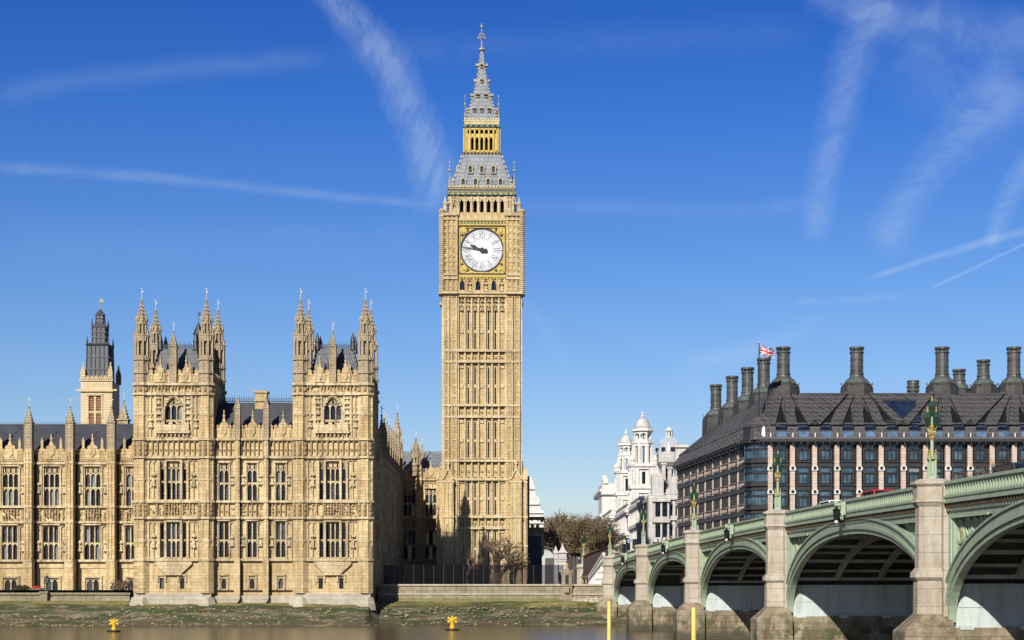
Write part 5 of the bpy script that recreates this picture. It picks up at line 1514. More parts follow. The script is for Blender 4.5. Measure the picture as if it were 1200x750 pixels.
    # ---- piers
    for pi, (p0, p1) in enumerate(PIERS):
        c = (p0 + p1) / 2
        mb = MB(TBR)
        mb.m = 0
        mb.fb(p0 - .25, p1 + .25, -2, ZS - .3, -26.5, .2)            # granite body under the springings
        # cutwater: pointed plan, sloping top
        r = 2.35; vs = []
        plan = [(c - 2.3, -.2), (c - 2.3, 1.0), (c - 1.2, 2.5), (c + 1.2, 2.5), (c + 2.3, 1.0), (c + 2.3, -.2)]
        zt1, zt0 = ZS - .55, ZS + .5
        plan2 = [(c - 1.2, -.2), (c - 1.2, .7), (c - .6, 1.45), (c + .6, 1.45), (c + 1.2, .7), (c + 1.2, -.2)]
        n = 6; vs = [(a, d, -2) for a, d in plan] + [(a, d, zt1) for a, d in plan] + [(a, d, zt0) for a, d in plan2]
        mb.add(vs, [(i, (i + 1) % n, n + (i + 1) % n, n + i) for i in range(n)] + [(n + i, n + (i + 1) % n, 2 * n + (i + 1) % n, 2 * n + i) for i in range(n)] + [tuple(range(2 * n, 3 * n))])
        pier = mb.build('pier', M['pier_base'], bridge)
        mb = MB(TBR)                                                 # painted haunches under the ribs
        mb.fb(p0 - .02, p1 + .02, ZS - .3, ZS + 2.25, -25.8, -.45)
        for aa in (p0 - .05, p1 + .05):
            for z in (ZS + .9,): mb.fb(aa - .01, aa + .01, z - .03, z + .03, -25.8, -.46)
        for i in range(8): mb.fb(p0 - .3, p1 + .3, ZS - .42, ZS - .18, -i * 3.55 - 1.4, -i * 3.55 - .6)
        mb.build('haunch', M['panel'], pier)
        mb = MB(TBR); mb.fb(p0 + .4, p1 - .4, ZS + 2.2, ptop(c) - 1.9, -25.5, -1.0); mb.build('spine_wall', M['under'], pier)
        # octagonal granite pillar on the face
        mb = MB(TBR); T0 = mb.T
        h = ptop(c) + .12
        def oct_(z0, z1, r0, r1): mb.frus(c, .5, z0, z1, r0 * .95, r1 * .95, 8)
        oct_(ZS - .1, ZS + .35, 1.45, 1.2); oct_(ZS + .35, ZS + 2.45, 1.15, 1.13); oct_(ZS + 2.45, ZS + 2.62, 1.18, 1.34); oct_(ZS + 2.62, ZS + 2.95, 1.34, 1.3); oct_(ZS + 2.95, ZS + 3.15, 1.25, 1.06)
        oct_(ZS + 3.15, h - 1.55, 1.04, 1.02); oct_(h - 1.55, h - 1.3, 1.06, 1.24); oct_(h - 1.3, h - 1.05, 1.28, 1.2); oct_(h - 1.05, h - .38, 1.16, 1.16); oct_(h - .38, h - .25, 1.2, 1.33); oct_(h - .25, h - .08, 1.33, 1.3); oct_(h - .08, h + .06, 1.2, .9)
        mb.fb(c - 1.35, c + 1.35, ZS - .1, h - .3, -.9, .25)
        mb.build('pillar', M['pier'], bridge)
    # ---- cornice, parapet, deck
    mb = MB(TBR)
    T = ptop
    bspan(mb, A0, A1, lambda a: T(a) - 1.75, lambda a: T(a) - 1.58, -.3, .10)
    bspan(mb, A0, A1, lambda a: T(a) - 1.30, lambda a: T(a) - 1.22, -.3, .27); bspan(mb, A0, A1, lambda a: T(a) - 1.22, lambda a: T(a) - .98, -.3, .18)
    bspan(mb, A0, A1, lambda a: T(a) - .98, lambda a: T(a) - .86, -.3, .24)
    bspan(mb, A0, A1, lambda a: T(a) - .30, lambda a: T(a) - .20, -.1, .14); bspan(mb, A0, A1, lambda a: T(a) - .20, lambda a: T(a) - .09, -.2, .24); bspan(mb, A0, A1, lambda a: T(a) - .09, lambda a: T(a), -.25, .15)
    mb.build('parapet', M['green'], bridge)
    mb = MB(TBR)                                                     # pierced trefoil row
    a = A0 + .1
    while a < A1:
        st = .46
        z0, z1 = T(a) - .86, T(a) - .30
        mb.fb(a - .06, a + .06, z0, z1, .02, .16)
        pointed(mb, a + .06, a + st - .06, z1, .26, .03, .14); 
        mb.prism([(a + .06, z0), (a + st - .06, z0), (a + st / 2, z0 + .16)], .03, .14)
        a += st
    bspan(mb, A0, A1, lambda a: T(a) - .87, lambda a: T(a) - .29, -.16, -.06)
    mb.build('trefoil_rail', M['green_light'], bridge)
    mb = MB(TBR)
    bspan(mb, A0, A1, lambda a: T(a) - 1.58, lambda a: T(a) - 1.30, -.3, .0)
    a = A0 + .2
    while a < A1: mb.m = 1; mb.fb(a, a + .2, T(a) - 1.56, T(a) - 1.31, -.05, .2); a += .44
    mb.build('dentils', [M['bronze'], M['rust_gold']], bridge)
    mb = MB(TBR); bspan(mb, -46, A1, lambda a: T(a) - 1.9, lambda a: T(max(a, -30)) - 1.15, -25.7, -.3, 4.0)
    mb.build('deck', M['asphalt'], bridge)
    mb = MB(TBR); bspan(mb, -46, A1, lambda a: T(max(a, -30)) - 1.15, lambda a: T(max(a, -30)) - 1.02, -3.6, -.35, 4.0); bspan(mb, -46, A1, lambda a: T(max(a, -30)) - 1.15, lambda a: T(max(a, -30)) - 1.02, -25.6, -22, 4.0)
    mb.build('pavement', M['pavement'], bridge)
    mb = MB(TBR); bspan(mb, A0, A1, lambda a: T(a) - 1.9, T, -26.0, -25.7, 4.0); mb.build('parapet', M['green'], bridge)

def granite_base():
    m, g = newmat('stained_pier_granite')
    fv, ob, xyz = facade_vec(g)
    br = g.n.new('ShaderNodeTexBrick'); g.l.new(fv, br.inputs['Vector'])
    br.inputs['Color1'].default_value = (.30, .245, .165, 1); br.inputs['Color2'].default_value = (.40, .335, .235, 1); br.inputs['Mortar'].default_value = (.21, .17, .115, 1)
    br.inputs['Scale'].default_value = 1; br.inputs['Brick Width'].default_value = 1.9; br.inputs['Row Height'].default_value = .62; br.inputs['Mortar Size'].default_value = .02
    mp = g.N('ShaderNodeMapping', {'Vector': ob, 'Scale': (.55, .55, .22)}); n = g.N('ShaderNodeTexNoise', {'Vector': mp, 'Scale': 1.0, 'Detail': 6.0, 'Roughness': .7})
    n2 = g.N('ShaderNodeTexNoise', {'Vector': ob, 'Scale': .7, 'Detail': 6.0, 'Roughness': .7})
    n3 = g.N('ShaderNodeTexNoise', {'Vector': mp, 'Scale': 2.3, 'Detail': 6.0, 'Roughness': .7})
    low = g.ramp(g.M('ADD', g.M('MULTIPLY', xyz[2], .33), g.M('MULTIPLY', n, .3)), [(.25, 1.0), (.75, .85), (1.15, .25)])
    c = g.mix(g.M('MULTIPLY', g.ramp(n, [(.44, 0.), (.54, .95)]), low), br.outputs[0], (.10, .095, .035))
    c = g.mix(g.M('MULTIPLY', g.ramp(n2, [(.5, 0.), (.57, .95)]), low), c, (.05, .07, .016))
    c = g.mix(g.M('MULTIPLY', g.ramp(n3, [(.46, 0.), (.62, 1.)]), .75), c, (.10, .07, .042))
    tide = g.ramp(g.M('ADD', xyz[2], g.M('MULTIPLY', g.M('SUBTRACT', n, .5), 1.6)), [(.35, .9), (1.0, 0.)])
    c = g.mix(tide, c, (.055, .05, .028))
    setin(g, 'Base Color', c); setin(g, 'Roughness', .85); bump(g, g.M('ADD', n2, br.outputs['Fac']), .08, .7)
    return m
M['pier_base'] = granite_base()
build_bridge()

# ---- lamp standards on the pillars
def lamp_standard():
    t = thing('lamp_standard', 'lamp', 'street lamp')
    mb = MB()
    mb.frus(0, 0, -.1, .1, .5, .46, 8); mb.frus(0, 0, .1, .25, .44, .3, 8)
    mb.frus(0, 0, .3, 2.35, .17, .13, 10)
    for i in range(4):
        a = math.pi / 4 + i * math.pi / 2; x, y = .34 * math.cos(a), .34 * math.sin(a)
        mb.frus(x, y, .1, 1.35, .085, .075, 8); mb.frus(x, y, 1.35, 1.42, .12, .12, 8)
        mb.frus(x * .6, y * .6, .1, 1.3, .06, .06, 6)
    mb.build('column', M['green_light'], t)
    mb = MB()
    mb.frus(0, 0, 1.2, 1.28, .42, .42, 8); mb.frus(0, 0, 2.34, 2.48, .17, .27, 8); mb.frus(0, 0, 2.48, 2.54, .28, .24, 8)
    mb.lathe(0, 0, [(2.5, .09), (2.7, .14), (2.95, .09), (3.15, .15), (3.3, .07)], 8)
    for i in range(4):
        a = math.pi / 4 + i * math.pi / 2; c, s = math.cos(a), math.sin(a)
        mb.tube([(.12 * c, .12 * s, 2.6), (.34 * c, .34 * s, 2.75), (.3 * c, .3 * s, 2.95), (.44 * c, .44 * s, 3.1)], .05, 5)
        x, y = .34 * c, .34 * s; mb.lathe(x, y, [(1.42, .05), (1.5, .1), (1.58, .04), (1.7, .06), (1.78, .01)], 6)
    mb.build('gilded_collar', M['gold'], t)
    mb = MB()
    for (x, y, z) in ((-.36, .1, 3.12), (.36, -.1, 3.12)): mb.tube([(0, 0, 2.75), (x * .7, y * .7, 2.85), (x, y, z)], .05, 6)
    mb.tube([(0, 0, 2.6), (0, 0, 3.75)], .07, 6)
    mb.build('arm', M['green_light'], t)
    for (x, y, z) in ((-.33, .1, 3.08), (.33, -.1, 3.08), (0, 0, 3.72)):
        mb = MB(); mb.lathe(x, y, [(z, .10), (z + .08, .14), (z + .62, .26), (z + .66, .27)], 8)
        ln = mb.build('lantern', M['lamp_glass'], t)
        mb = MB()
        mb.lathe(x, y, [(z + .64, .29), (z + .7, .29), (z + .78, .21), (z + .88, .12), (z + .9, .06)], 8)
        for i in range(8):
            a = math.pi / 8 + i * math.pi / 4; mb.tube([(x + .14 * math.cos(a), y + .14 * math.sin(a), z + .06), (x + .27 * math.cos(a), y + .27 * math.sin(a), z + .64)], .02, 4)
        mb.m = 1; mb.lathe(x, y, [(z + .88, .07), (z + .96, .11), (z + 1.02, .05), (z + 1.12, .08), (z + 1.2, .01)], 6); mb.frus(x, y, z + .63, z + .655, .285, .285, 8)
        mb.build('cap', [M['green_dark'], M['gold']], ln)
    t.scale = (.72, .72, 1.0)
    return t
M['lamp_glass'] = glassmat('green_lantern_glass', (.012, .045, .03), .1, .6, .3)
lamp0 = lamp_standard()
lamp_labels = ['green and gold lamp on the granite pillar where the bridge meets the bank', 'green and gold lamp on the bridge pillar beside the traffic signals',
               'green and gold lamp standing before the pale grey corner of the white offices', 'green and gold lamp standing before the office corner below the flagpole',
               'largest of the green and gold lamps, rising before the dark bronze roof', None]
first = True
for i, (p0, p1) in enumerate(PIERS[:5]):
    c = (p0 + p1) / 2; o = lamp0 if first else copy_tree(lamp0); first = False
    o.location = TBR(c, .5, ptop(c) + .16); o.rotation_euler = (0, 0, BROT)
    tag(o, lamp_labels[i], 'street lamp', 'lamp standards on the bridge')

# ---- signal lanterns bracketed out over each arch crown
def nav_lantern():
    t = thing('navigation_lantern', 'x', 'lantern')
    mb = MB()                                                        # local: x along bridge, -y outwards
    mb.box(-.16, .16, -.3, .0, -.55, .35); mb.box(-.1, .1, -.75, -.28, .1, .26); mb.tube([(0, -.3, -.4), (0, -.5, -.15), (0, -.72, .12)], .06, 5)
    mb.frus(0, -.62, .26, .42, .16, .1, 8); mb.box(-.36, -.2, -.5, -.2, -.85, -.25); mb.tube([(.3, -.25, -.9), (.42, -.3, -.6), (.26, -.3, -.3)], .07, 5)
    mb.build('bracket', M['green_light'], t)
    mb = MB(); mb.lathe(.02, -.62, [(-.95, .08), (-.9, .2), (-.3, .24), (-.22, .3), (-.1, .12), (.1, .05)], 8); mb.frus(-.3, -.4, -1.1, -.82, .13, .16, 8)
    ln = mb.build('hood', M['black'], t)
    mb = MB(); mb.lathe(.02, -.62, [(-1.18, .05), (-1.12, .13), (-.98, .13), (-.94, .08)], 8); mb.build('lens', M['white'], ln)
    return t
nav0 = nav_lantern()
nlab = ['signal lantern bracketed over the crown of the smallest bridge arch', 'signal lantern bracketed over the second arch from the bank', 'signal lantern bracketed over the third arch from the bank',
        'largest signal lantern, bracketed over the wide arch near the red van', None]
for i, (a0, a1) in enumerate(ARCH[:4]):
    o = nav0 if i == 0 else copy_tree(nav0); c = (a0 + a1) / 2
    o.location = TBR(c, .3, ptop(c) - .55); o.rotation_euler = (0, 0, math.atan2(BT[1], BT[0])); 
    tag(o, nlab[i], 'lantern', 'signal lanterns over the arches')

# ================================================================ office block with bronze roof and chimneys
def office():
    D = 262.0; T = front(D); X = lambda p: PX(p, D); Zl = lambda p: PZ(p, D)
    t = thing('office_block', 'dark bronze roofed office block with tall round chimneys and pink stone piers', 'office building', (X(1000), D, 5.1))
    u0, u1 = X(889), X(1330); pitch = 26 * D / F; m_ = D / F
    piers_ = [902.7 + 26 * i for i in range(17)]
    LX, LD = PX(795, 322), 322.0                                     # far end of the left facade
    cx, cy = X(880), D + 3.0
    bl = math.hypot(LX - cx, LD - cy); bt = ((LX - cx) / bl, (LD - cy) / bl); bn = (-bt[1], bt[0])
    if bn[0] > 0: bn = (-bn[0], -bn[1])
    TL = lambda u, d, z: (cx + u * bt[0] + d * bn[0], cy + u * bt[1] + d * bn[1], z)
    zE = Zl(517); fl = 27.5 * m_; zb = 5.0
    levels = [Zl(519) - i * fl for i in range(5)]                    # window heads
    # --- body
    mb = MB(T)
    mb.fb(u0, u1, zb, zE, -40, -1.0)
    mb.T = TL; mb.fb(-.0, bl, zb, zE, -34, -1.0)
    mb.T = None
    # chamfered rounded corner bay
    ccx, ccy, cr = X(889) + 1.2, D + 3.2, 3.0
    mb.frus(ccx, ccy, zb, zE, cr, cr, 12)
    mb.build('body', M['bronze'], t)
    # --- front bays
    gl = []
    for p in piers_:
        c = X(p + 13); mb = MB(T)
        for s in (-1, 1): mb.fb(c + s * (pitch * .27) - .12, c + s * (pitch * .27) + .12, zb, zE, -1.05, -.25); mb.fb(c + s * (pitch * .40) - .1, c + s * (pitch * .40) + .1, zb, zE, -1.05, -.5)
        for i, z in enumerate(levels):
            mb.fb(c - pitch * .33, c + pitch * .33, z - fl + .05, z - 2.75, -1.05, -.3); mb.fb(c - pitch * .33, c + pitch * .33, z - .02, z + .22, -1.05, -.15)
            mb.fb(c - pitch * .30, c + pitch * .30, z - 1.02, z - .84, -1.05, -.22); mb.fb(c - pitch * .36, c + pitch * .36, z - 2.95, z - 2.78, -1.05, -.05)
            for e in (-.33, 0, .33): mb.fb(c + e * pitch * .55 - .04, c + e * pitch * .55 + .04, z - 2.7, z - 1.0, -.9, -.32)
            mb.fb(c - pitch * .3, c + pitch * .3, z - 2.6, z - 2.52, -.9, -.25)
        mb.build('bay_framing', M['bronze'], t)
    for p in piers_:
        c = X(p + 13)
        for z in levels[:3]:
            mb = MB(T)
            for (a, b) in ((z - .84, z - .02), (z - 2.72, z - 1.02)):
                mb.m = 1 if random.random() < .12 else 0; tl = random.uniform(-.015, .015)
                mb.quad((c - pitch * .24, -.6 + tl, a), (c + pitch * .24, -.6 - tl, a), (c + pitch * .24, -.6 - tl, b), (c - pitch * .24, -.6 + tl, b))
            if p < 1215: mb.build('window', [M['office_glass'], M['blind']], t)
            else: gl.append(mb)
    mb = MB(); mb.v = []; 
    for g_ in gl: mb.add(g_.v, g_.f)
    mb.build('far_window', [M['office_glass']], t)
    for p in piers_:
        c = X(p); mb = MB(T)
        mb.fb(c - .36, c + .36, zb, levels[0] + .1, -1.0, .12)
        for i in range(4): mb.fb(c - .37, c + .37, levels[0] - i * .9 - .02, levels[0] - i * .9, -.9, .1)
        pr = mb.build('pier', M['pink_stone'], t)
        mb = MB(T)
        for y in (548.6, 576.2, 603.8):
            mb.m = 0; mb.prism([(c - .48, Zl(y) - .38), (c - .48, Zl(y) + .12), (c - .25, Zl(y) + .38), (c + .25, Zl(y) + .38), (c + .48, Zl(y) + .12), (c + .48, Zl(y) - .38)], .1, .3)
            mb.m = 1; mb.prism([(c + .26 * math.cos(i * math.pi / 5), Zl(y) + .26 * math.sin(i * math.pi / 5)) for i in range(10)], .28, .36)
        mb.build('pier_block', [M['white_stone'], M['black']], pr)
    # corner bay glazing
    mb = MB()
    for i in range(12):
        a = math.pi + .12 + i * (math.pi * .62) / 11
        if i < 11:
            a2 = a + (math.pi * .62) / 11 * .8
            for z in levels[:4]:
                for (b, e) in ((z - .75, z - .15), (z - 2.3, z - 1.15)):
                    mb.quad((ccx + (cr + .06) * math.cos(a), ccy + (cr + .06) * math.sin(a), b), (ccx + (cr + .06) * math.cos(a2), ccy + (cr + .06) * math.sin(a2), b), (ccx + (cr + .06) * math.cos(a2), ccy + (cr + .06) * math.sin(a2), e), (ccx + (cr + .06) * math.cos(a), ccy + (cr + .06) * math.sin(a), e))
    mb.build('corner_glazing', M['office_glass'], t)
    mb = MB()
    for z in levels[:4]: mb.frus(ccx, ccy, z - .05, z + .2, cr + .3, cr + .3, 12); mb.frus(ccx, ccy, z - 3.0, z - 2.75, cr + .35, cr + .35, 12); mb.frus(ccx, ccy, z - 1.05, z - .92, cr + .15, cr + .15, 12)
    mb.frus(ccx, ccy, zE - .2, zE + .3, cr + .9, cr + .9, 12); mb.frus(ccx, ccy, zE + .3, zE + 2.3, cr + .5, cr + .1, 12)
    mb.build('corner_turret', M['bronze'], t)
    mb = MB(); mb.frus(ccx, ccy, zE + 2.3, zE + 4.4, cr + .25, 1.2, 12); mb.build('corner_roof', M['bronze_roof'], t)
    mb = MB(); mb.frus(ccx - .4, ccy - cr - .1, zE + .6, zE + 1.9, .42, .3, 8); mb.frus(ccx - .4, ccy - cr - .1, zE + 1.9, zE + 2.3, .3, .1, 8); mb.build('floodlight', M['white'], t)
    # --- left facade: deep balconies between pale columns
    nb = 9; bw = bl / nb
    for i in range(nb + 1):
        u = i * bw
        for e in (-.9, .9): mbs = MB(TL); mbs.fb(u + e - .2, u + e + .2, zb, levels[0] + .3, -.8, .1); mbs.build('column', M['pink_stone'], t)
    for i in range(nb):
        a, b = i * bw + 1.3, (i + 1) * bw - 1.3
        mbd = MB(TL)
        for j, z in enumerate(levels[:5]):
            mbr = MB(TL); mbd.fb(a, b, z - 2.95, z - 2.7, -1, .45); mbd.fb(a - .8, b + .8, z - .1, z + .6, -1, .35)
            for e in (.0, .33, .66, 1.0): w = a + (b - a) * e; mbd.fb(w - .12, w + .12, z - 2.7, z, -1, .3)
            for e in range(7): w = a + (b - a) * e / 6; mbr.fb(w - .06, w + .06, z - 2.7, z - 2.05, .3, .42)
            mbr.fb(a - .4, b + .4, z - 2.06, z - 1.94, .28, .5); mbr.fb(a - .4, b + .4, z - 2.95, z - 2.8, .44, .58)
            g_ = MB(TL)
            for e in range(3): w0 = a + (b - a) * e / 3 + .15; w1 = a + (b - a) * (e + 1) / 3 - .15; tl = random.uniform(-.04, .04); g_.quad((w0, -.6 + tl, z - 2.65), (w1, -.6 - tl, z - 2.65), (w1, -.6 - tl, z - .05), (w0, -.6 + tl, z - .05))
            if j < 4: g_.build('bay_window', M['glass'], t)
            mbd.fb(a, b, z - 3.6, z - 2.9, -.7, .1)
            if j < 4: mbr.build('balcony_rail', M['pink_pale'], t)
        mbd.build('bay_framing', M['bronze'], t)
    # --- eaves
    mb = MB(T); mb.fb(u0, u1, zE - .15, zE + .25, -2, .9); mb.fb(u0, u1, zE - .5, zE - .15, -2, .4)
    for p in piers_:
        for e in (-9, 0, 9): mb.fb(X(p + e) - .1, X(p + e) + .1, zE - .55, zE - .1, 0, .8)
    mb.T = TL; mb.fb(-2, bl + .6, zE - .05, zE + .2, -2, .75)
    for i in range(nb * 5): mb.fb(bl * i / nb / 5 - .1, bl * i / nb / 5 + .1, zE - .6, zE - .0, 0, .7)
    mb.build('eaves', M['bronze'], t)
    # --- roof: steep lower band with dormers, then a long slope to the ridge
    z1, z2, z3 = zE + .2, PZ(500, D + 1), PZ(460.5, D + 9.0)
    y_ = lambda d: D + d
    RX = lambda d, z: z
    mb = MB()
    fr_ = [(u0 - 1, D - .6, z1), (u1, D - .6, z1), (u1, D + .8, z2), (u0 - .5, D + .8, z2)]
    mb.quad(*fr_)
    mb.quad((u0 - .5, D + .8, z2), (u1, D + .8, z2), (u1, D + 9, z3), (X(920), D + 9, z3))
    mb.quad((X(920), D + 9, z3), (u1, D + 9, z3), (u1, D + 17, z3 - 2), (X(920), D + 17, z3 - 2))
    L = lambda u, d, z: TL(u, d, z)
    c0, c1 = L(-.5, .9, z1), L(bl + .5, .9, z1); c2, c3 = L(bl, -.6, z2 - .3), L(0, -.6, z2)
    mb.quad(c0, c1, c2, c3)
    rA = (X(920), D + 9, z3); rB = (LX + 8.3, LD - 6, z3)
    mb.quad(c3, c2, rB, rA); mb.quad(c1, (LX + 20, LD + 1, z1), rB, c2)
    mb.quad(rA, rB, (rB[0] + 8, rB[1], z3 - 2), (rA[0] + 8, rA[1] + 4, z3 - 2))
    mb.quad((u0 - 1, D - .6, z1), (u0 - .5, D + .8, z2), c3, c0); mb.quad((u0 - .5, D + .8, z2), rA, c3)
    roof = mb.build('roof', M['bronze_roof'], t)
    # raised fan ribs on the front slope
    SL = lambda u, s, up=0.0: (u, D + .8 + 8.2 * s - up * .9, z2 + (z3 - z2) * s + up * .45)
    def rib(mb, ua, ub, wa=.85, wb=.42, sa=0.0, sb=.98, h=.55):
        P = []
        for (u, s, w) in ((ua, sa, wa), (ub, sb, wb)):
            P += [SL(u - w, s, 0), SL(u + w, s, 0), SL(u + w, s, h), SL(u - w, s, h)]
        mb.add(P, [(0, 1, 5, 4), (1, 2, 6, 5), (2, 3, 7, 6), (3, 0, 4, 7), (0, 3, 2, 1), (4, 5, 6, 7)])
    chim = [918, 1004, 1104, 1188, 1288]
    mb = MB()
    for ci, cpx in enumerate(chim):
        near = [p for p in piers_ if abs(p - cpx) <= 58]
        for p in near: rib(mb, X(p), PX(cpx + (p - cpx) * .26, D + 9))
    mb.build('roof_rib', M['bronze_roof'], roof)
    mb = MB(T)                                                       # dormer band
    for p in piers_:
        c = X(p + 13)
        mb.fb(c - pitch * .36, c + pitch * .36, Zl(515), Zl(504.5), -1.2, .25)
        mb.fb(X(p) - .8, X(p) + .8, zE + .3, Zl(500), -1.2, .34)
    mb.build('dormer', M['bronze_roof'], roof)
    for p in piers_:
        c = X(p + 13); mb = MB(T)
        mb.fb(c - pitch * .22, c + pitch * .22, Zl(512.8), Zl(506.2), .24, .32)
        mb.m = 2; mb.quad((c - pitch * .3, .0, Zl(504)), (c + pitch * .3, .0, Zl(504)), (c + pitch * .27, -1.45, Zl(495.5)), (c - pitch * .27, -1.45, Zl(495.5)))
        mb.m = 1; mb.fb(X(p) - .07, X(p) + .07, Zl(512.5), Zl(507.5), .3, .44)
        mb.build('dormer_window', [M['sky_glass'], M['white'], M['rooflight_dark']], roof)
    # small triangular lights between the ribs
    mb = MB()
    for ci, cpx in enumerate(chim):
        near = [p + 13 for p in piers_ if abs(p + 13 - cpx) <= 45]
        for p in near:
            a, b = X(p - 7.5), X(p + 7.5); tp = PX(cpx + (p - cpx) * .6, D + 5)
            mb.quad(SL(a, .12, .12), SL(b, .12, .12), SL(tp, .62, .12))
    mb.build('triangular_light', M['black'], roof)
    mb = MB(); a, b = X(1046), X(1079)                               # glazed rooflight between two fans
    mb.quad(SL(a + 1.2, .1, .3), SL(b + .6, .1, .3), SL(b + .6, .72, .3), SL(a - .6, .72, .3))
    rl = mb.build('rooflight', M['sky_glass_dark'], roof)
    mb = MB()
    for i in range(6):
        w = (a + (b - a) * i / 5); rib(mb, w + .6, w, .06, .06, .1, .72, .42)
    for s in (.1, .72): P = [SL(a - .6, s, .2), SL(b + .8, s, .2), SL(b + .8, s + .03, .5), SL(a - .6, s + .03, .5)]; mb.quad(*P)
    mb.build('glazing_bar', M['bronze'], rl)
    # ribs on the left slope
    mb = MB()
    for i in range(nb * 3 + 1):
        u = bl * i / (nb * 3)
        f = i / (nb * 3); lean = ((i % 6) - 3) * .7
        p0 = Vector(L(u, -.5, z2 - .2 * f)); rr = Vector(rA) + (Vector(rB) - Vector(rA)) * min(1, max(0, f + lean / bl)); e = Vector((bt[0], bt[1], 0)) * .45; n_ = Vector((bn[0] * .45, bn[1] * .45, .35))
        P = [p0 - e, p0 + e, p0 + e + n_, p0 - e + n_, rr - e * .7, rr + e * .7, rr + e * .7 + n_, rr - e * .7 + n_]
        mb.add([tuple(v) for v in P], [(0, 1, 5, 4), (1, 2, 6, 5), (2, 3, 7, 6), (3, 0, 4, 7), (0, 3, 2, 1), (4, 5, 6, 7)])
        q0 = Vector(L(u, .95, z1)); P = [q0 - e, q0 + e, q0 + e + n_ * .6, q0 - e + n_ * .6, p0 - e, p0 + e, p0 + e + n_ * .6, p0 - e + n_ * .6]
        mb.add([tuple(v) for v in P], [(0, 1, 5, 4), (1, 2, 6, 5), (2, 3, 7, 6), (3, 0, 4, 7), (0, 3, 2, 1), (4, 5, 6, 7)])
    mb.build('roof_rib', M['bronze_roof'], roof)
    # --- chimneys
    def chimney(x, y, ztop, zfoot, r=1.0, base=2.6):
        mb = MB()
        mb.lathe(x, y, [(zfoot + 2.35, base * .58), (zfoot + 2.9, r * 1.12), (zfoot + 3.2, r * 1.02), (ztop - .9, r), (ztop - .85, r * .8), (ztop - .3, r * .8)], 14)
        mb.frus(x, y, ztop - .95, ztop - .8, r * 1.16, r * 1.16, 14); mb.frus(x, y, ztop - .32, ztop, r * 1.18, r * 1.18, 14)
        for i in range(10):
            a = 2 * math.pi * i / 10; mb.frus(x + r * 1.0 * math.cos(a), y + r * 1.0 * math.sin(a), ztop - .85, ztop - .3, .1, .1, 4)
        for z in (zfoot + 3.2,): mb.frus(x, y, z, z + .2, r * 1.14, r * 1.14, 14)
        n = int((ztop - zfoot - 4.5) / 1.1)
        for i in range(n): z = zfoot + 4.4 + i * 1.1; mb.frus(x, y, z, z + .09, r * 1.06, r * 1.06, 14)
        for i in range(6):
            a = 2 * math.pi * i / 6; mb.frus(x + base * .95 * math.cos(a), y + base * .95 * math.sin(a), zfoot + 1.6, zfoot + 1.95, .2, .1, 4)
        ch = mb.build('chimney', M['chimney'], t)
        mb = MB(); mb.lathe(x, y, [(zfoot - 2, base * 1.02), (zfoot + .4, base), (zfoot + 1.2, base * .97), (zfoot + 1.7, base * .84), (zfoot + 1.75, base * .74), (zfoot + 2.4, base * .62)], 12); mb.build('drum', M['bronze_drum'], ch)
        mb = MB(); mb.lathe(x, y, [(zfoot + 1.78, base * .76), (zfoot + 1.98, base * .76), (zfoot + 2.42, base * .64), (zfoot + 2.5, base * .6)], 12); mb.build('flashing', M['patina'], ch)
    for cpx in chim: chimney(PX(cpx, D + 10), D + 10, PZ(407, D + 10), z3 - .2)
    for (px, py) in ((839, 451), (858, 441), (876, 431), (895, 420)):
        Dx = 33.1 * F / (689 - py) * (269 / 270.); zt_ = PZ(407, 272); D_ = (zt_ - CAMZ) * F / (689 - py); chimney(PX(px, D_), D_, zt_, z3 - .2)
    chimney(PX(1124, 300), 300, PZ(433, 300), PZ(468, 300), 1.0, 2.3); chimney(PX(1152.5, 295), 295, PZ(422, 295), PZ(463, 295), 1.0, 2.4)
    chimney(PX(1070, 285), 285, PZ(452, 285), PZ(470, 285), .9, 1.0)
    # flag pole and flag
    fp = thing('flagpole', 'tall thin dark flagpole above the rounded corner of the bronze roof', 'flagpole', (PX(889.5, 264), 264, PZ(490, 264)))
    mb = MB(); mb.frus(PX(889.5, 264), 264, PZ(492, 264), PZ(402, 264), .14, .08, 8); mb.build('pole', M['iron'], fp)
    mb = MB(); mb.frus(PX(889.5, 264), 264, PZ(402, 264), PZ(400.8, 264), .16, .1, 8); mb.build('ball', M['gold'], fp)
    fx, fz, W_, H_ = PX(890.2, 264), PZ(405, 264), 2.5, 1.5
    mb = MB(); nx, nz = 50, 30
    def fpos(i, j):
        s = i / nx; w = .22 * math.sin(s * 7.5 + j / nz * 1.2) * (s * .8 + .2)
        return (fx + W_ * s * .92, 264 + w * 1.4, fz - H_ * (j / nz) - .55 * s ** 1.3 + .10 * math.sin(s * 8))
    vs = [fpos(i, j) for j in range(nz + 1) for i in range(nx + 1)]
    b = 0; mb.v = vs
    for j in range(nz):
        for i in range(nx):
            x = ((i + .5) / nx - .5) * 2; y = (.5 - (j + .5) / nz)      # x -1..1 (two units wide), y -.5 ..5
            ax, ay = abs(x), abs(y); dg = abs(ax * .5 - ay) * .894
            mi = 2
            if dg < .1: mi = 1
            sgn = (1 if x * y > 0 else -1)
            if dg < .035: mi = 0
            if ax < .17 or ay < .17: mi = 1
            if ax < .1 or ay < .1: mi = 0
            mb.f.append([j * (nx + 1) + i, j * (nx + 1) + i + 1, (j + 1) * (nx + 1) + i + 1, (j + 1) * (nx + 1) + i]); mb.mi.append(mi)
    fl_ = mb.build('flag', [M['red'], M['white'], M['blue']]); tag(fl_, 'red white and blue crossed flag flying from the pole over the office roof', 'flag')
M['sky_glass'] = glassmat('dormer_glass', (.10, .17, .28), .05, .8, .4)
M['bronze_drum'] = paint('dark_drum_plates', (.045, .043, .042), .35, .55, 1.0)
M['rooflight_dark'] = glassmat('dark_sloped_glass', (.012, .02, .045), .12, .25, .4)
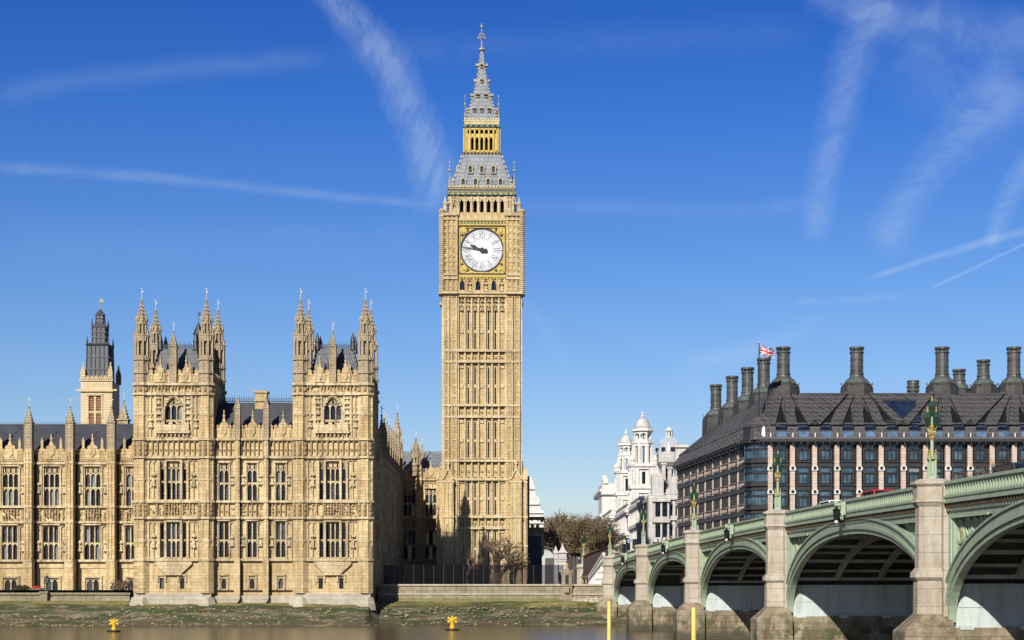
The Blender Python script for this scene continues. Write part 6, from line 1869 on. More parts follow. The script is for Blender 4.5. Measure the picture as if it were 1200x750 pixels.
M['sky_glass_dark'] = glassmat('rooflight_glass', (.015, .03, .07), .05, .8, .4)
office()

# ================================================================ white government offices
def white_offices():
    t = thing('white_office_palace', 'long white stone office palace with two domed open cupolas and a silver dome', 'office building', (PX(745, 450), 450, 5.1))
    W = M['white_stone']
    class Win:                                                       # each dark window is a part of its own
        def box(s, *a): b = MB(); b.box(*a); b.build('window', M['glass'], t)
    mb = MB(); dk = Win()
    def block(x0, x1, ytop, D, depth, ybot=690, ndiv=0, corn=(), pil=0, left=True, xb=None):
        a, b = PX(x0, D), PX(x1, D); z0, z1 = 4.5, PZ(ytop, D)
        mb.box(a, b, D, D + depth, z0, z1)
        for y in corn:
            z = PZ(y, D); mb.box(a - .9, b + .9, D - .9, D + depth, z - .35, z + .5); mb.box(a - .5, b + .5, D - .5, D + depth, z - .9, z - .35)
            nn = int((b - a) / .9)
            for i in range(nn): u = a + (b - a) * (i + .5) / nn; mb.box(u - .2, u + .2, D - .75, D - .4, z - .7, z - .35)
            for i in range(int(depth / 1.1)): v = D + i * 1.1; mb.box(a - .75, a - .4, v - .2, v + .2, z - .7, z - .35)
        return a, b
    def win_(mbk, a, b, z0, z1, D): 
        dk.box(a, b, D - .04, D + .3, z0, z1); mb.box(a - .25, b + .25, D - .3, D + .1, z1, z1 + .35); mb.box(a - .3, b + .3, D - .35, D + .1, z0 - .3, z0); mb.box(a - .25, a, D - .16, D + .1, z0, z1); mb.box(b, b + .25, D - .16, D + .1, z0, z1)
    def side_win(X_, y0, y1, z0, z1):
        dk.box(X_ - .05, X_ + .3, y0, y1, z0, z1); mb.box(X_ - .35, X_ + .1, y0 - .25, y1 + .25, z1, z1 + .35); mb.box(X_ - .35, X_ + .1, y0 - .3, y1 + .3, z0 - .3, z0)
    # the long south side: main body, receding
    a, b = block(706, 800, 602, 520, 40, corn=(604, 616, 575))
    mb.box(PX(705, 520), PX(725, 520), 518, 540, 5, PZ(567, 520)); mb.box(PX(704, 520), PX(726, 520), 517, 541, PZ(580, 520), PZ(577.5, 520)); mb.box(PX(706, 520), PX(712, 520), 517.5, 524, PZ(567, 520), PZ(561, 520)); mb.frus(PX(709, 520), 520, PZ(563, 520), PZ(557, 520), 1.2, .8, 8)
    # range between towers
    segs = [(735, 475, 45, 603), (752, 430, 45, 596), (763, 400, 30, 588)]
    for (x0, D, dep, y) in segs:
        a, b = block(x0 - 18 if D > 440 else x0 - 16 if D > 410 else x0 - 12, x0 + 40, y, D, dep, corn=(y + 3, y + 30 if D > 410 else y + 27))
        # windows and pilasters on the front return and on the long side
        for i in range(3):
            u = a + 1.4 + i * 2.3
            for zz in (PZ(y + 26, D), PZ(y + 48, D), PZ(y + 66, D)): win_(mb, u, u + 1.0, zz, zz + 2.6, D)
            mb.box(u - .75, u - .2, D - .55, D, 5, PZ(y + 8, D))
        for i in range(int(dep / 4.5)):
            v = D + 2 + i * 4.5
            for zz in (PZ(y + 26, D), PZ(y + 48, D)): side_win(a, v, v + 1.3, zz, zz + 2.8)
            mb.box(a - .6, a, v + 2.2, v + 3.0, 5, PZ(y + 8, D))
        for i in range(int((b - a) / .8)): mb.box(a + i * .8, a + i * .8 + .35, D - .25, D + .1, PZ(y, D), PZ(y - 5, D)) 
        mb.box(a - .3, b, D - .4, D + .3, PZ(y - 5, D), PZ(y - 6.5, D))
        for i in range(int(dep / 1.0)): mb.box(a - .2, a + .15, D + i, D + i + .4, PZ(y, D), PZ(y - 5, D))
        mb.box(a - .4, a + .3, D, D + dep, PZ(y - 5, D), PZ(y - 6.5, D))
        mb.prism([(a + 1, PZ(y - 4, D)), (a + 5, PZ(y - 4, D)), (a + 3, PZ(y - 11, D))], -D - .2, -D + .3) if False else None
    # cupola towers
    def cupola(px, D, s, ybase, ypod):
        """px centre, s half width in metres, heights from the photograph"""
        y = lambda v: PZ(v, D)
        x = PX(px, D); yc_ = D + s
        top, dome0, ring0, hole0, hole1, colb = ybase
        mb.box(x - s * 1.28, x + s * 1.28, yc_ - s * 1.28, yc_ + s * 1.28, 5, y(ypod)); 
        for v in (ypod, ypod + 26): mb.box(x - s * 1.45, x + s * 1.45, yc_ - s * 1.45, yc_ + s * 1.45, y(v) - .4, y(v) + .5)
        for sx in (-1, 1):
            for sy in (-1, 1):
                mb.box(x + sx * s * 1.2 - .8, x + sx * s * 1.2 + .8, yc_ + sy * s * 1.2 - .8, yc_ + sy * s * 1.2 + .8, y(ypod), y(ypod - 3.5)); mb.lathe(x + sx * s * 1.2, yc_ + sy * s * 1.2, [(y(ypod - 3.5), .7), (y(ypod - 6), .9), (y(ypod - 9), .5), (y(ypod - 12), .1)], 8)
        for v0, v1 in ((ypod + 6, ypod + 22), (ypod + 34, ypod + 46), (ypod + 54, ypod + 66), (ypod + 74, ypod + 88)):
            for sx in (-1, 1):                                       # paired columns and tall dark openings on two sides
                for e in (.55, .95, 1.2): mb.frus(x + sx * s * e, yc_ - s * 1.36, y(v1 + 2), y(v0 - 3), s * .085, s * .08, 6); mb.frus(x - s * 1.36, yc_ + sx * s * e, y(v1 + 2), y(v0 - 3), s * .085, s * .08, 6)
            dk.box(x - s * .17, x + s * .17, yc_ - s * 1.31, yc_ - s * 1.2, y(v1), y(v0 + 2)); dk.box(x - s * 1.31, x - s * 1.2, yc_ - s * .17, yc_ + s * .17, y(v1), y(v0 + 2))
            mb.box(x - s * .5, x + s * .5, yc_ - s * 1.48, yc_ - s * 1.2, y(v0 - 1), y(v0 - 2.4)); mb.box(x - s * 1.48, x - s * 1.2, yc_ - s * .5, yc_ + s * .5, y(v0 - 1), y(v0 - 2.4))
        # tall arched stage: eight legs, open between
        n = 8; r = s * .98
        for i in range(n):
            a = math.pi / n + 2 * math.pi * i / n
            mb.frus(x + r * .95 * math.cos(a), yc_ + r * .95 * math.sin(a), y(ypod), y(hole1 + 2), s * .27, s * .25, 6)
            mb.frus(x + r * 1.12 * math.cos(a), yc_ + r * 1.12 * math.sin(a), y(ypod), y(hole1 + 4), s * .1, s * .1, 6)
        mb.frus(x, yc_, y(hole1 + 5), y(hole1 + 1.5), r * 1.12, r * 1.16); mb.frus(x, yc_, y(hole1 + 1.5), y(hole1 - .2), r * 1.25, r * 1.2)
        # round-holed drum: each face is a plate with a real hole
        zc_ = (y(hole0) + y(hole1)) / 2; hh = abs(y(hole0) - y(hole1)) / 2; rr = hh * .55; ap = r * math.cos(math.pi / n); fw = r * math.sin(math.pi / n)
        for i in range(n):
            a = 2 * math.pi * i / n
            ux, uy = -math.sin(a), math.cos(a); ox, oy = math.cos(a) * ap, math.sin(a) * ap
            vs = []; fs = []; K = 20
            for d in (0, -.9):
                for q in range(K):
                    th = 2 * math.pi * q / K + math.pi / 4; c, sn = math.cos(th), math.sin(th); mx = 1 / max(abs(c), abs(sn))
                    for (pu, pz) in ((rr * c, rr * sn), (fw * c * mx, hh * sn * mx)):
                        vs.append((x + ox + ux * pu + math.cos(a) * d, yc_ + oy + uy * pu + math.sin(a) * d, zc_ + pz))
            for q in range(K):
                q2 = (q + 1) % K; fs += [(q * 2, q * 2 + 1, q2 * 2 + 1, q2 * 2), (2 * K + q * 2, 2 * K + q2 * 2, 2 * K + q2 * 2 + 1, 2 * K + q * 2 + 1), (q * 2, q2 * 2, 2 * K + q2 * 2, 2 * K + q * 2)]
            mb.add(vs, fs)
        mb.frus(x, yc_, y(hole0) - .05, y(hole0) + .5, r * 1.22, r * 1.18); 
        return x, yc_, r, y(hole0) + .5, y(ring0), y(dome0), y(top)
    doms = [cupola(734.3, 475, 2.15, (500, 511, 518, 521.5, 532.5, 548), 553), cupola(754, 430, 2.45, (481, 491, 500, 504.5, 517.5, 542), 545)]
    mb.build('wall', W, t)
    for (x, y, r, z0, z1, z2, z3) in doms:
        mb = MB(); hgt = z3 - z0
        mb.lathe(x, y, [(z0, r * 1.05), (z0 + (z1 - z0) * .9, r * .82), (z1, r * .9), (z1 + .2, r * .78), (z2 - (z2 - z1) * .35, r * .66), (z2, r * .48), (z2 + hgt * .10, r * .22), (z2 + hgt * .14, r * .12)], 16)
        d_ = mb.build('dome', M['grey_stone'], t)
        mb = MB(); zz = z2 + hgt * .14; mb.lathe(x, y, [(zz, r * .2), (zz + hgt * .08, r * .26), (zz + hgt * .12, r * .14), (zz + hgt * .2, r * .2), (zz + hgt * .26, r * .05), (z3 + .2, .05)], 8); mb.build('finial', W, d_)
    # silver dome with lantern over the near corner, its attic and grey mansard
    D = 392; x = PX(785.5, D); y = lambda v: PZ(v, D); r = 14.6 * D / F
    mb = MB(); prof = [(y(532), r * 1.02), (y(530), r)]
    for i in range(1, 9): th = i / 9 * math.pi / 2; prof.append((y(530) + (y(511.5) - y(530)) * math.sin(th), r * math.cos(th) ** .9))
    mb.lathe(x, D + r, prof, 20, 0)
    for i in range(20):
        a = 2 * math.pi * i / 20
        mb.tube([(x + rr_ * math.cos(a) * 1.01, D + r + rr_ * math.sin(a) * 1.01, zz_) for zz_, rr_ in prof[1:]], .1, 4)
    dm = mb.build('dome', M['silver_lead'], t)
    mb = MB()
    for i in range(8):
        a = 2 * math.pi * i / 8 + .2; mb.frus(x + r * .98 * math.cos(a), D + r + r * .98 * math.sin(a), y(528), y(524), .5, .5, 8)
    mb.build('round_light', M['black'], dm)
    mb = MB(); mb.frus(x, D + r, y(512.5), y(511), .95, .95, 8)
    for i in range(8): a = 2 * math.pi * i / 8; mb.frus(x + .72 * math.cos(a), D + r + .72 * math.sin(a), y(511), y(503.5), .12, .12, 6)
    mb.frus(x, D + r, y(511), y(503.5), .35, .35, 8)
    mb.lathe(x, D + r, [(y(503.5), .95), (y(502.5), .9), (y(500.5), .5), (y(499), .1)], 10)
    mb.build('lantern', W, dm)
    mb = MB()
    D2 = 372
    a, b = PX(766, D2), PX(797, D2)
    mb.box(a, b + 6, D2, D2 + 30, 4.5, PZ(583, D2)); mb.box(PX(772, D), PX(800, D), D - .5, D + 2 * r, 20, y(531))
    for v in (583, 607): mb.box(a - .9, b + 6, D2 - .8, D2 + 30, PZ(v, D2) - .5, PZ(v, D2) + .4)
    mb.box(a - 1.2, a + 2.4, D2 - 1.0, D2 + 3.0, 4.5, PZ(580, D2)); mb.box(a - .4, a + 2.2, D2 + .2, D2 + 3.0, PZ(580, D2), PZ(556, D2)); mb.frus(a + .9, D2 + 1.6, PZ(556, D2), PZ(545, D2), 1.3, .1, 8); mb.frus(PX(795, D2), D2 + 1, PZ(583, D2), PZ(548, D2), .8, .8, 4)
    mb.frus(PX(797.5, D), D + 2, y(570), y(524), 2.2, 2.0, 4); mb.frus(PX(797.5, D), D + 2, y(524), y(521), 2.7, 2.4, 4); mb.frus(PX(795, D), D - 2, y(560), y(530), 1.4, 1.4, 4)
    for v in (612, 590, 636): 
        for px in (785, 792): dk2 = None
    # canted bay front on the left of the corner block
    for v in (587, 611, 634): mb.box(a - .2, a + 3.2, D2 - 2.2, D2, PZ(v + 22, D2), PZ(v + 19, D2)); mb.box(a - .4, a + 3.4, D2 - 2.5, D2, PZ(v, D2) - .3, PZ(v, D2) + .5)
    for (u_) in (0, 1.5, 3.0): mb.box(a + u_ - .2, a + u_ + .2, D2 - 2.0, D2, 5, PZ(587, D2))
    for px in (781, 789.5): mb.box(PX(px, D2) - .3, PX(px, D2) + .3, D2 - .4, D2, 5, PZ(587, D2))
    for v in (589, 592, 614, 617, 638, 641): mb.box(a - .25, b + 6, D2 - .3, D2 + 28, PZ(v, D2) - .1, PZ(v, D2) + .1)
    for i in range(16): u_ = a + 3 + i * .36; mb.box(u_, u_ + .16, D2 - .25, D2 + .1, PZ(582.5, D2), PZ(579, D2))
    mb.box(a + 2.4, b + 6, D2 - .35, D2 + .2, PZ(579, D2), PZ(577.6, D2))
    gx = a + 4.4                                                     # shaped gable with a scrolled head and finial
    def gp(poly): n = len(poly); mb.add([(u, D2 - .2, z) for u, z in poly] + [(u, D2 + .7, z) for u, z in poly], [tuple(range(n)), tuple(range(n, 2 * n))[::-1]] + [(i, (i + 1) % n, n + (i + 1) % n, n + i) for i in range(n)])
    gp([(gx - 1.7, PZ(583, D2)), (gx - 1.7, PZ(574, D2)), (gx - 1.1, PZ(571, D2)), (gx - 1.0, PZ(563, D2)), (gx - .5, PZ(560, D2)), (gx, PZ(556, D2)), (gx + .5, PZ(560, D2)), (gx + 1.0, PZ(563, D2)), (gx + 1.1, PZ(571, D2)), (gx + 1.7, PZ(574, D2)), (gx + 1.7, PZ(583, D2))])
    mb.frus(gx, D2 + .2, PZ(557, D2), PZ(551, D2), .28, .05, 6)
    for px in (772, 779): mb.box(PX(px, D2) + 1, PX(px, D2) + 1.8, D2 + 3.5, D2 + 6, PZ(575, D2), PZ(541 if px < 775 else 546, D2)); mb.box(PX(px, D2) + .8, PX(px, D2) + 2.0, D2 + 3.3, D2 + 6.2, PZ(543 if px < 775 else 548, D2), PZ(541 if px < 775 else 546, D2))
    for i in range(7):                                               # small pilasters on the corner bay
        u_ = a + 3.6 + i * .95; mb.box(u_ - .1, u_ + .1, D2 - .22, D2, 5, PZ(586, D2))
    mb.build('corner_wall', M['grey_stone'], t)
    for v in (592, 617, 640):
        for px in (784, 792): dk.box(PX(px, D2), PX(px + 4.4, D2), D2 - .06, D2 + .2, PZ(v + 12, D2), PZ(v, D2))
        for u_ in (.3, 1.8): dk.box(a + u_, a + u_ + 1.1, D2 - 1.6, D2 - 1.5, PZ(v + 14, D2), PZ(v, D2))
    mb = MB(); 
    mb.add([(PX(773, D2), D2 + .6, PZ(583, D2)), (PX(802, D2), D2 + .6, PZ(583, D2)), (PX(802, D2), D2 + 18, PZ(583, D2)), (PX(773, D2), D2 + 18, PZ(583, D2)), (PX(777, D2), D2 + 8, PZ(538, D2)), (PX(802, D2), D2 + 8, PZ(538, D2)), (PX(802, D2), D2 + 12, PZ(538, D2)), (PX(777, D2), D2 + 12, PZ(538, D2))],
           [(0, 1, 5, 4), (1, 2, 6, 5), (2, 3, 7, 6), (3, 0, 4, 7), (4, 5, 6, 7)])
    mb.build('mansard_roof', M['slate_grey'], t)
M['silver_lead'] = paint('silver_lead', (.46, .50, .56), .1, .45, .8, dirt=(.3, .33, .38), dirt_f=.4)
M['slate_grey'] = seamed('grey_slate', (.10, .105, .11), .7, rough=.6, row=.5, lift=.7, var=.15)
white_offices()

# ================================================================ river, land, foreshore, walls
def noise_mat_river():
    m, g = newmat('river_water')
    ob = g.n.new('ShaderNodeTexCoord').outputs['Object']
    mp = g.N('ShaderNodeMapping', {'Vector': ob, 'Scale': (.03, .12, 1)}); n = g.N('ShaderNodeTexNoise', {'Vector': mp, 'Scale': 1.0, 'Detail': 4.0})
    c = g.mix(n, (.085, .057, .027), (.125, .088, .045))
    setin(g, 'Base Color', c); setin(g, 'Roughness', .12); setin(g, 'IOR', 1.33); setin(g, 'Specular IOR Level', .4)
    mp2 = g.N('ShaderNodeMapping', {'Vector': ob, 'Scale': (.35, 1.1, 1)}); n2 = g.N('ShaderNodeTexNoise', {'Vector': mp2, 'Scale': 1.0, 'Detail': 5.0, 'Roughness': .6})
    bump(g, n2, .16, .8)
    return m
M['water'] = noise_mat_river()
mb = MB(); mb.quad((-3000, -600, 0), (3000, -600, 0), (3000, 300, 0), (-3000, 300, 0)); struct(mb.build('river', M['water']))

EDGE = [(-420, 246.4), (-55.0, 246.4), (-54.0, 243.4), (-19.9, 243.4), (-19.7, 252.1), (14.2, 249.2), (16.5, 243.5), (45, 243), (60, 243), (400, 240)]
def land():
    mb = MB()
    ys = 8000
    for (a, b) in zip(EDGE, EDGE[1:]):
        if b[0] - a[0] < .01: continue
        mb.quad((a[0], a[1] + .1, 5.0), (b[0], b[1] + .1, 5.0), (b[0], ys, 5.0), (a[0], ys, 5.0))
    mb.quad((-6000, 246.5, 5.0), (-420, 246.5, 5.0), (-420, ys, 5.0), (-6000, ys, 5.0)); mb.quad((400, 240.1, 5.0), (6000, 240.1, 5.0), (6000, ys, 5.0), (400, ys, 5.0))
    struct(mb.build('ground', M['pavement']))
    mb = MB(); mb.quad((18, 262, 5.004), (30, 262, 5.004), (24, 520, 5.004), (12, 520, 5.004)); struct(mb.build('road', M['asphalt']))
land()

def foreshore_mat():
    m, g = newmat('weedy_foreshore')
    ob = g.n.new('ShaderNodeTexCoord').outputs['Object']; sp = g.n.new('ShaderNodeSeparateXYZ'); g.l.new(ob, sp.inputs[0])
    mp = g.N('ShaderNodeMapping', {'Vector': ob, 'Scale': (.10, .6, 1.1)}); n = g.N('ShaderNodeTexNoise', {'Vector': mp, 'Scale': 1.0, 'Detail': 7.0, 'Roughness': .68})
    n2 = g.N('ShaderNodeTexNoise', {'Vector': ob, 'Scale': 1.3, 'Detail': 6.0, 'Roughness': .75})
    mp3 = g.N('ShaderNodeMapping', {'Vector': ob, 'Scale': (.3, 1.0, 1.6)}); n3 = g.N('ShaderNodeTexNoise', {'Vector': mp3, 'Scale': 1.0, 'Detail': 8.0, 'Roughness': .75})
    mp4 = g.N('ShaderNodeMapping', {'Vector': ob, 'Scale': (.17, .9, 1.5), 'Location': (7, 3, 1)}); n4 = g.N('ShaderNodeTexNoise', {'Vector': mp4, 'Scale': 1.0, 'Detail': 7.0, 'Roughness': .7})
    vo = g.N('ShaderNodeTexVoronoi', {'Vector': ob, 'Scale': 2.2}, out=1)
    h = g.M('ADD', g.M('MULTIPLY', sp.outputs[2], .27), g.M('MULTIPLY', g.M('SUBTRACT', n, .5), .75))
    c = g.ramp(h, [(0.0, (.075, .055, .03)), (.20, (.10, .077, .043)), (.30, (.036, .042, .012)), (.40, (.15, .125, .078)), (.48, (.13, .108, .066)), (.55, (.030, .044, .008)), (.70, (.065, .07, .016)), (.84, (.27, .235, .05)), (1.0, (.32, .27, .10))])
    c = g.mix(g.ramp(n3, [(.52, 0.), (.575, .9)]), c, (.235, .195, .125)); c = g.mix(g.ramp(n4, [(.515, 0.), (.565, .95)]), c, (.035, .055, .010)); c = g.mix(g.ramp(n2, [(.5, 0.), (.68, .4)]), c, (.06, .05, .022))
    c = g.mix(.18, c, vo, 'OVERLAY')
    setin(g, 'Base Color', c); setin(g, 'Roughness', .8); bump(g, g.M('ADD', n2, g.M('MULTIPLY', n3, .7)), .25, .9)
    return m
def foreshore():
    from mathutils import noise as mn
    pts = []
    path = [(-420, 246.2, 3.45), (-57, 246.2, 3.45), (-53, 243.2, 3.15), (-20.2, 243.2, 3.1), (-19.6, 251.2, 3.3), (-8, 250.2, 3.4), (2, 249.4, 3.45), (9.5, 248.9, 3.5), (14.0, 248.4, 3.4), (17.5, 245, 3.0), (45, 243.5, 2.6), (70, 243, 2.5)]
    low = [(-420, 236.8), (-57, 237.0), (-53, 236.9), (-20.5, 236.6), (-18.5, 239.0), (-8, 240.2), (2, 240.3), (9.5, 240.0), (15.0, 239.5), (19, 238.5), (45, 238.5), (70, 238.5)]
    for i in range(len(path) - 1):
        L = math.hypot(path[i + 1][0] - path[i][0], path[i + 1][1] - path[i][1]); n = max(2, int(L / (.7 if path[i][0] > -100 else 6)))
        for j in range(n):
            f = j / n
            pts.append(tuple(path[i][k] + (path[i + 1][k] - path[i][k]) * f for k in range(3)) + tuple(low[i][k] + (low[i + 1][k] - low[i][k]) * f for k in range(2)))
    S = 16; mb = MB(); vs = []
    for (x0, y0, z0, x1, y1) in pts:
        for s in range(S + 1):
            t = s / S; x = x0 + (x1 - x0) * t; y = y0 + (y1 - y0) * t; z = z0 * (1 - t) ** 1.0 * (1 + .25 * math.sin(t * math.pi)) - .35 * t
            d = mn.noise(Vector((x * .5, y * .5, 3))) * .3 + mn.noise(Vector((x * 1.7, y * 1.7, 9))) * .14
            d += mn.noise(Vector((x * 4.1, y * 4.1, 2))) * .12; vs.append((x, y + d * .3, z + d * (0.2 + 1.2 * math.sin(t * math.pi))))
    fs = []
    for i in range(len(pts) - 1):
        for s in range(S): a = i * (S + 1) + s; fs.append((a, a + 1, a + S + 2, a + S + 1))
    mb.add(vs, fs); o = mb.build('riverbank', foreshore_mat(), smooth=True); struct(o)
foreshore()

rub = MB(); rr_ = random.Random(4)
for i in range(900):
    x = rr_.uniform(-78, 20); t_ = rr_.uniform(.25, .97) ** .8; yt = 246.2 if x < -55 else 243.2 if x < -20 else 248.6; yb = 237.0 if x < -20 else 240.1
    y = yt + (yb - yt) * t_; z = 3.3 * (1 - t_) * (1 + .25 * math.sin(t_ * math.pi)) - .35 * t_ + .05; r = rr_.uniform(.06, .22) * (1.3 if rr_.random() < .12 else .8)
    rub.m = 0 if rr_.random() < .12 else 1
    rub.frus(x, y, z - r * .5, z + r * rr_.uniform(.3, .7), r, r * rr_.uniform(.4, .8), 6, rot=rr_.random() * 3, sx=rr_.uniform(1, 1.8))
o = rub.build('shore_stones', [M['wallstone'], M['mossy']]); tag(o, 'loose stones strewn over the muddy river bank', 'stones', kind='stuff')
# terrace wall on the left
t = thing('terrace_wall', 'weathered stone river wall with mossy ledges below the palace terrace', 'wall', (-90, 246.5, 0))
DT = 246.8; T = front(DT); Zl = lambda p: PZ(p, DT)
mb = MB(T); mb.fb(-420, PX(152, DT), 2.0, Zl(697), -1.2, 0); mb.fb(-420, PX(153, DT), Zl(697), Zl(694.5), -1.2, .22); mb.build('parapet', M['wallstone'], t)
mb = MB(T); mb.fb(-420, PX(152, DT), 1.5, Zl(704), -.5, .5); mb.fb(-420, PX(152, DT), 1.5, Zl(708.5), -.5, 1.0); mb.fb(-420, PX(152, DT), 1, Zl(711), -.5, 1.5); mb.build('ledge', M['mossy'], t)
mb = MB(T); c = PX(53, DT); mb.fb(c - .5, c + .5, 2.2, Zl(693), -.6, .8); mb.prism([(c - .45, Zl(711)), (c + .45, Zl(711)), (c, Zl(715))], .2, .8); mb.fb(c - .65, c + .65, Zl(695), Zl(693), -.7, .9)
mb.build('pier', M['wallstone'], t)

# embankment wall between pavilion and bridge
P1 = Vector((-19.8, 252.0)); P2 = Vector((14.3, 249.2)); dv = (P2 - P1).normalized(); nv = Vector((dv.y, -dv.x)); LW = (P2 - P1).length
TW = lambda u, d, z: (P1.x + dv.x * u + nv.x * d, P1.y + dv.y * u + nv.y * d, z)
def wall_D(px):                                                      # where a sight line through photo column px meets the wall
    a = (px - 600) / F; u = (a * P1.y - P1.x) / (dv.x - a * dv.y); return u
t = thing('embankment_wall', 'long low stone river wall with coping between the palace and the bridge', 'wall', (P1.x, P1.y, 0))
mb = MB(TW); mb.fb(0, LW, 2.5, 5.05, -1.2, 0); mb.fb(0, LW, 5.05, 5.62, -1.0, .0); mb.build('masonry', M['wallstone'], t)
mb = MB(TW); mb.fb(-.1, LW, 5.62, 5.86, -1.2, .2); mb.fb(0, LW, 4.3, 4.5, -.2, .16); mb.build('coping', M['plinth'], t)
mb = MB(TW); mb.fb(0, LW, 2.4, 3.9, -.2, .28); mb.build('plinth', M['mossy'], t)
# bridge abutment block and continuation
mb = MB(TBR); mb.fb(-8, -2.6, -1, ptop(-3) - 1.9, -27, -.3); mb.build('abutment', M['pier_base'], bridge)
# palace base side wall in the shaded inlet
mb = MB(); mb.box(-52, -19.9, 243.25, 253, .5, 3.2); mb.build('river_wall', M['mossy'], palace)

# glass screen along the embankment
def screen():
    u1 = wall_D(655); t = thing('glass_screen', 'tall smoky glass security screen on posts behind the embankment wall', 'fence', (P1.x, P1.y, 5))
    m, g = newmat('smoky_glass'); tr = g.n.new('ShaderNodeBsdfTransparent'); tr.inputs[0].default_value = (.62, .62, .66, 1); mx = g.n.new('ShaderNodeMixShader'); mx.inputs[0].default_value = .08
    setin(g, 'Base Color', (.03, .035, .05)); setin(g, 'Roughness', .12)
    g.l.new(tr.outputs[0], mx.inputs[1]); g.l.new(g.b.outputs[0], mx.inputs[2]); g.l.new(mx.outputs[0], g.o.inputs[0])
    n = 18
    for i in range(n):
        a, b = u1 * i / n + .6, u1 * (i + 1) / n + .6
        mb = MB(TW); mb.fb(a + .06, b - .06, 5.3, 8.7, -2.06, -2.02); mb.build('glass_panel', m, t)
    for i in range(n + 1):
        mb = MB(TW); u = u1 * i / n + .6; mb.fb(u - .03, u + .03, 5, 8.7, -2.1, -2.0); mb.build('post', M['iron'], t)
screen()
for i, (px, py) in enumerate(((458, 685.5), (509, 684.5), (623, 677), (618, 681), (625, 674), (652, 684))):
    pass

# gate pier with gilded lamp on the wall near the bridge
u = wall_D(664.5); c = TW(u, 0, 0)
t = thing('wall_pier', 'small gabled stone pier with gilded finial on the river wall beside the bridge', 'pier', (c[0], c[1], 3))
mb = MB(TW); mb.fb(u - 1.0, u + 1.0, 3.0, 4.1, -1.2, .7); mb.fb(u - .75, u + .75, 4.1, 7.3, -1.2, .45); mb.prism([(u - .85, 7.3), (u, 8.5), (u + .85, 7.3)], -1.2, .5); mb.fb(u - .95, u + .95, 5.6, 5.85, -1.3, .6); mb.fb(u - .35, u + .35, 4.6, 5.4, .4, .85)
for s in (-.75, .75): mb.fb(u + s - .14, u + s + .14, 7.2, 8.0, -.2, .5)
mb.build('shaft', M['wallstone'], t)
mb = MB(TW); mb.fb(u - .22, u + .22, 5.9, 7.2, .45, .6); mb.build('recess_shade', M['black'], t)  # raised black slab, painted in for the shade of a recess
mb = MB(TW); mb.frus(u, -.3, 8.4, 8.6, .22, .3, 8); mb.frus(u, -.3, 8.6, 9.0, .3, .05, 8); mb.build('finial', M['gold'], t)
# rubble at the foot of the wall
from mathutils import noise as mnoise
rub = MB()
for i in range(70):
    uu = wall_D(random.uniform(672, 711)); d = random.uniform(.2, 1.6); r = random.uniform(.15, .45); x, y, _ = TW(uu, d, 0); z = 3.55 - d * .12 + random.uniform(-.1, .25)
    rub.frus(x, y, z - r * .6, z + r * .6, r, r * random.uniform(.4, .8), 6, rot=random.random() * 3)
o = rub.build('rubble', M['plinth']); tag(o, 'pale broken rubble heaped at the wall foot by the bridge', 'rubble', kind='stuff')

# ---- structures between tower and bridge
t = thing('stone_offices', 'pale stepped gable of a distant stone building just beyond the clock tower', 'building', (PX(625, 380), 380, 5))
D = 380; T = front(D); Zl = lambda p: PZ(p, D)
mb = MB(T); mb.prism([(PX(600, D), 5), (PX(637, D), 5), (PX(637, D), Zl(598)), (PX(633, D), Zl(597)), (PX(632, D), Zl(583)), (PX(628, D), Zl(580)), (PX(625.5, D), Zl(566)), (PX(622.5, D), Zl(559)), (PX(600, D), Zl(559))], -16, 0)
for y in (600, 590, 572, 612): mb.fb(PX(600, D), PX(637 if y > 595 else 632 if y > 585 else 627, D), Zl(y) - .3, Zl(y) + .3, -1, .4)
mb.build('wall', M['white_stone'], t)
mb = MB(T); [mb.fb(PX(px, D), PX(px + 3, D), Zl(622), Zl(606), -.2, .05) for px in (622, 629)]; mb.build('window', M['glass'], t)
t = thing('stone_annex', 'brown weathered stone annex close against the clock tower above the navy hoarding', 'building', (PX(616, 312), 312, 5))
D = 312; T = front(D); Zl = lambda p: PZ(p, D)
mb = MB(T); mb.fb(PX(604, D), PX(620.5, D), 5, Zl(558), -6, 0); mb.fb(PX(604, D), PX(637.5, D), 5, Zl(618), -6, .2); carve(mb, PX(611, D), PX(637, D), Zl(626), Zl(608), .8, d=.2, dep=.5); carve(mb, PX(612, D), PX(620, D), Zl(600), Zl(562), .9, dep=.3, fill=.5)
mb.fb(PX(604, D), PX(638, D), Zl(607) - .2, Zl(607) + .2, -5, .5); mb.build('wall', M['carved'], t)
mb = MB(T); mb.fb(PX(611.6, D) , PX(612.8, D), Zl(558), Zl(548), -.4, 0); mb.frus(PX(612.2, D), .2, Zl(548), Zl(543), .3, .04, 4); mb.build('finial', M['spire'], t)
D = 304; T = front(D); Zl = lambda p: PZ(p, D)
t = thing('hoarding', 'tall dark navy site hoarding beside the clock tower base', 'hoarding', (PX(625, D), D, 5))
mb = MB(T); mb.fb(PX(611, D), PX(635.2, D), 5, Zl(627), -1.5, 0); mb.fb(PX(617, D), PX(624, D), Zl(656), Zl(652), 0, .1)
for px in (611, 617, 623, 629): mb.fb(PX(px, D) - .06, PX(px, D) + .06, 5, Zl(627), 0, .08)
mb.build('board', M['navy'], t)
mb = MB(T); mb.fb(PX(634.6, D), PX(636.6, D), 5, Zl(627), -.3, .3); mb.fb(PX(611, D), PX(637, D), Zl(627.5), Zl(626.3), -.5, .2); mb.build('frame', M['steel_grey'] if 'steel_grey' in M else M['lead'], t)
D = 296; T = front(D); Zl = lambda p: PZ(p, D)
t = thing('metal_hoarding', 'pale ribbed metal hoarding panels beside the white gate piers', 'hoarding', (PX(645, D), D, 5))
mb = MB(T); mb.fb(PX(639, D), PX(649.5, D), 5, Zl(654), -.6, 0)
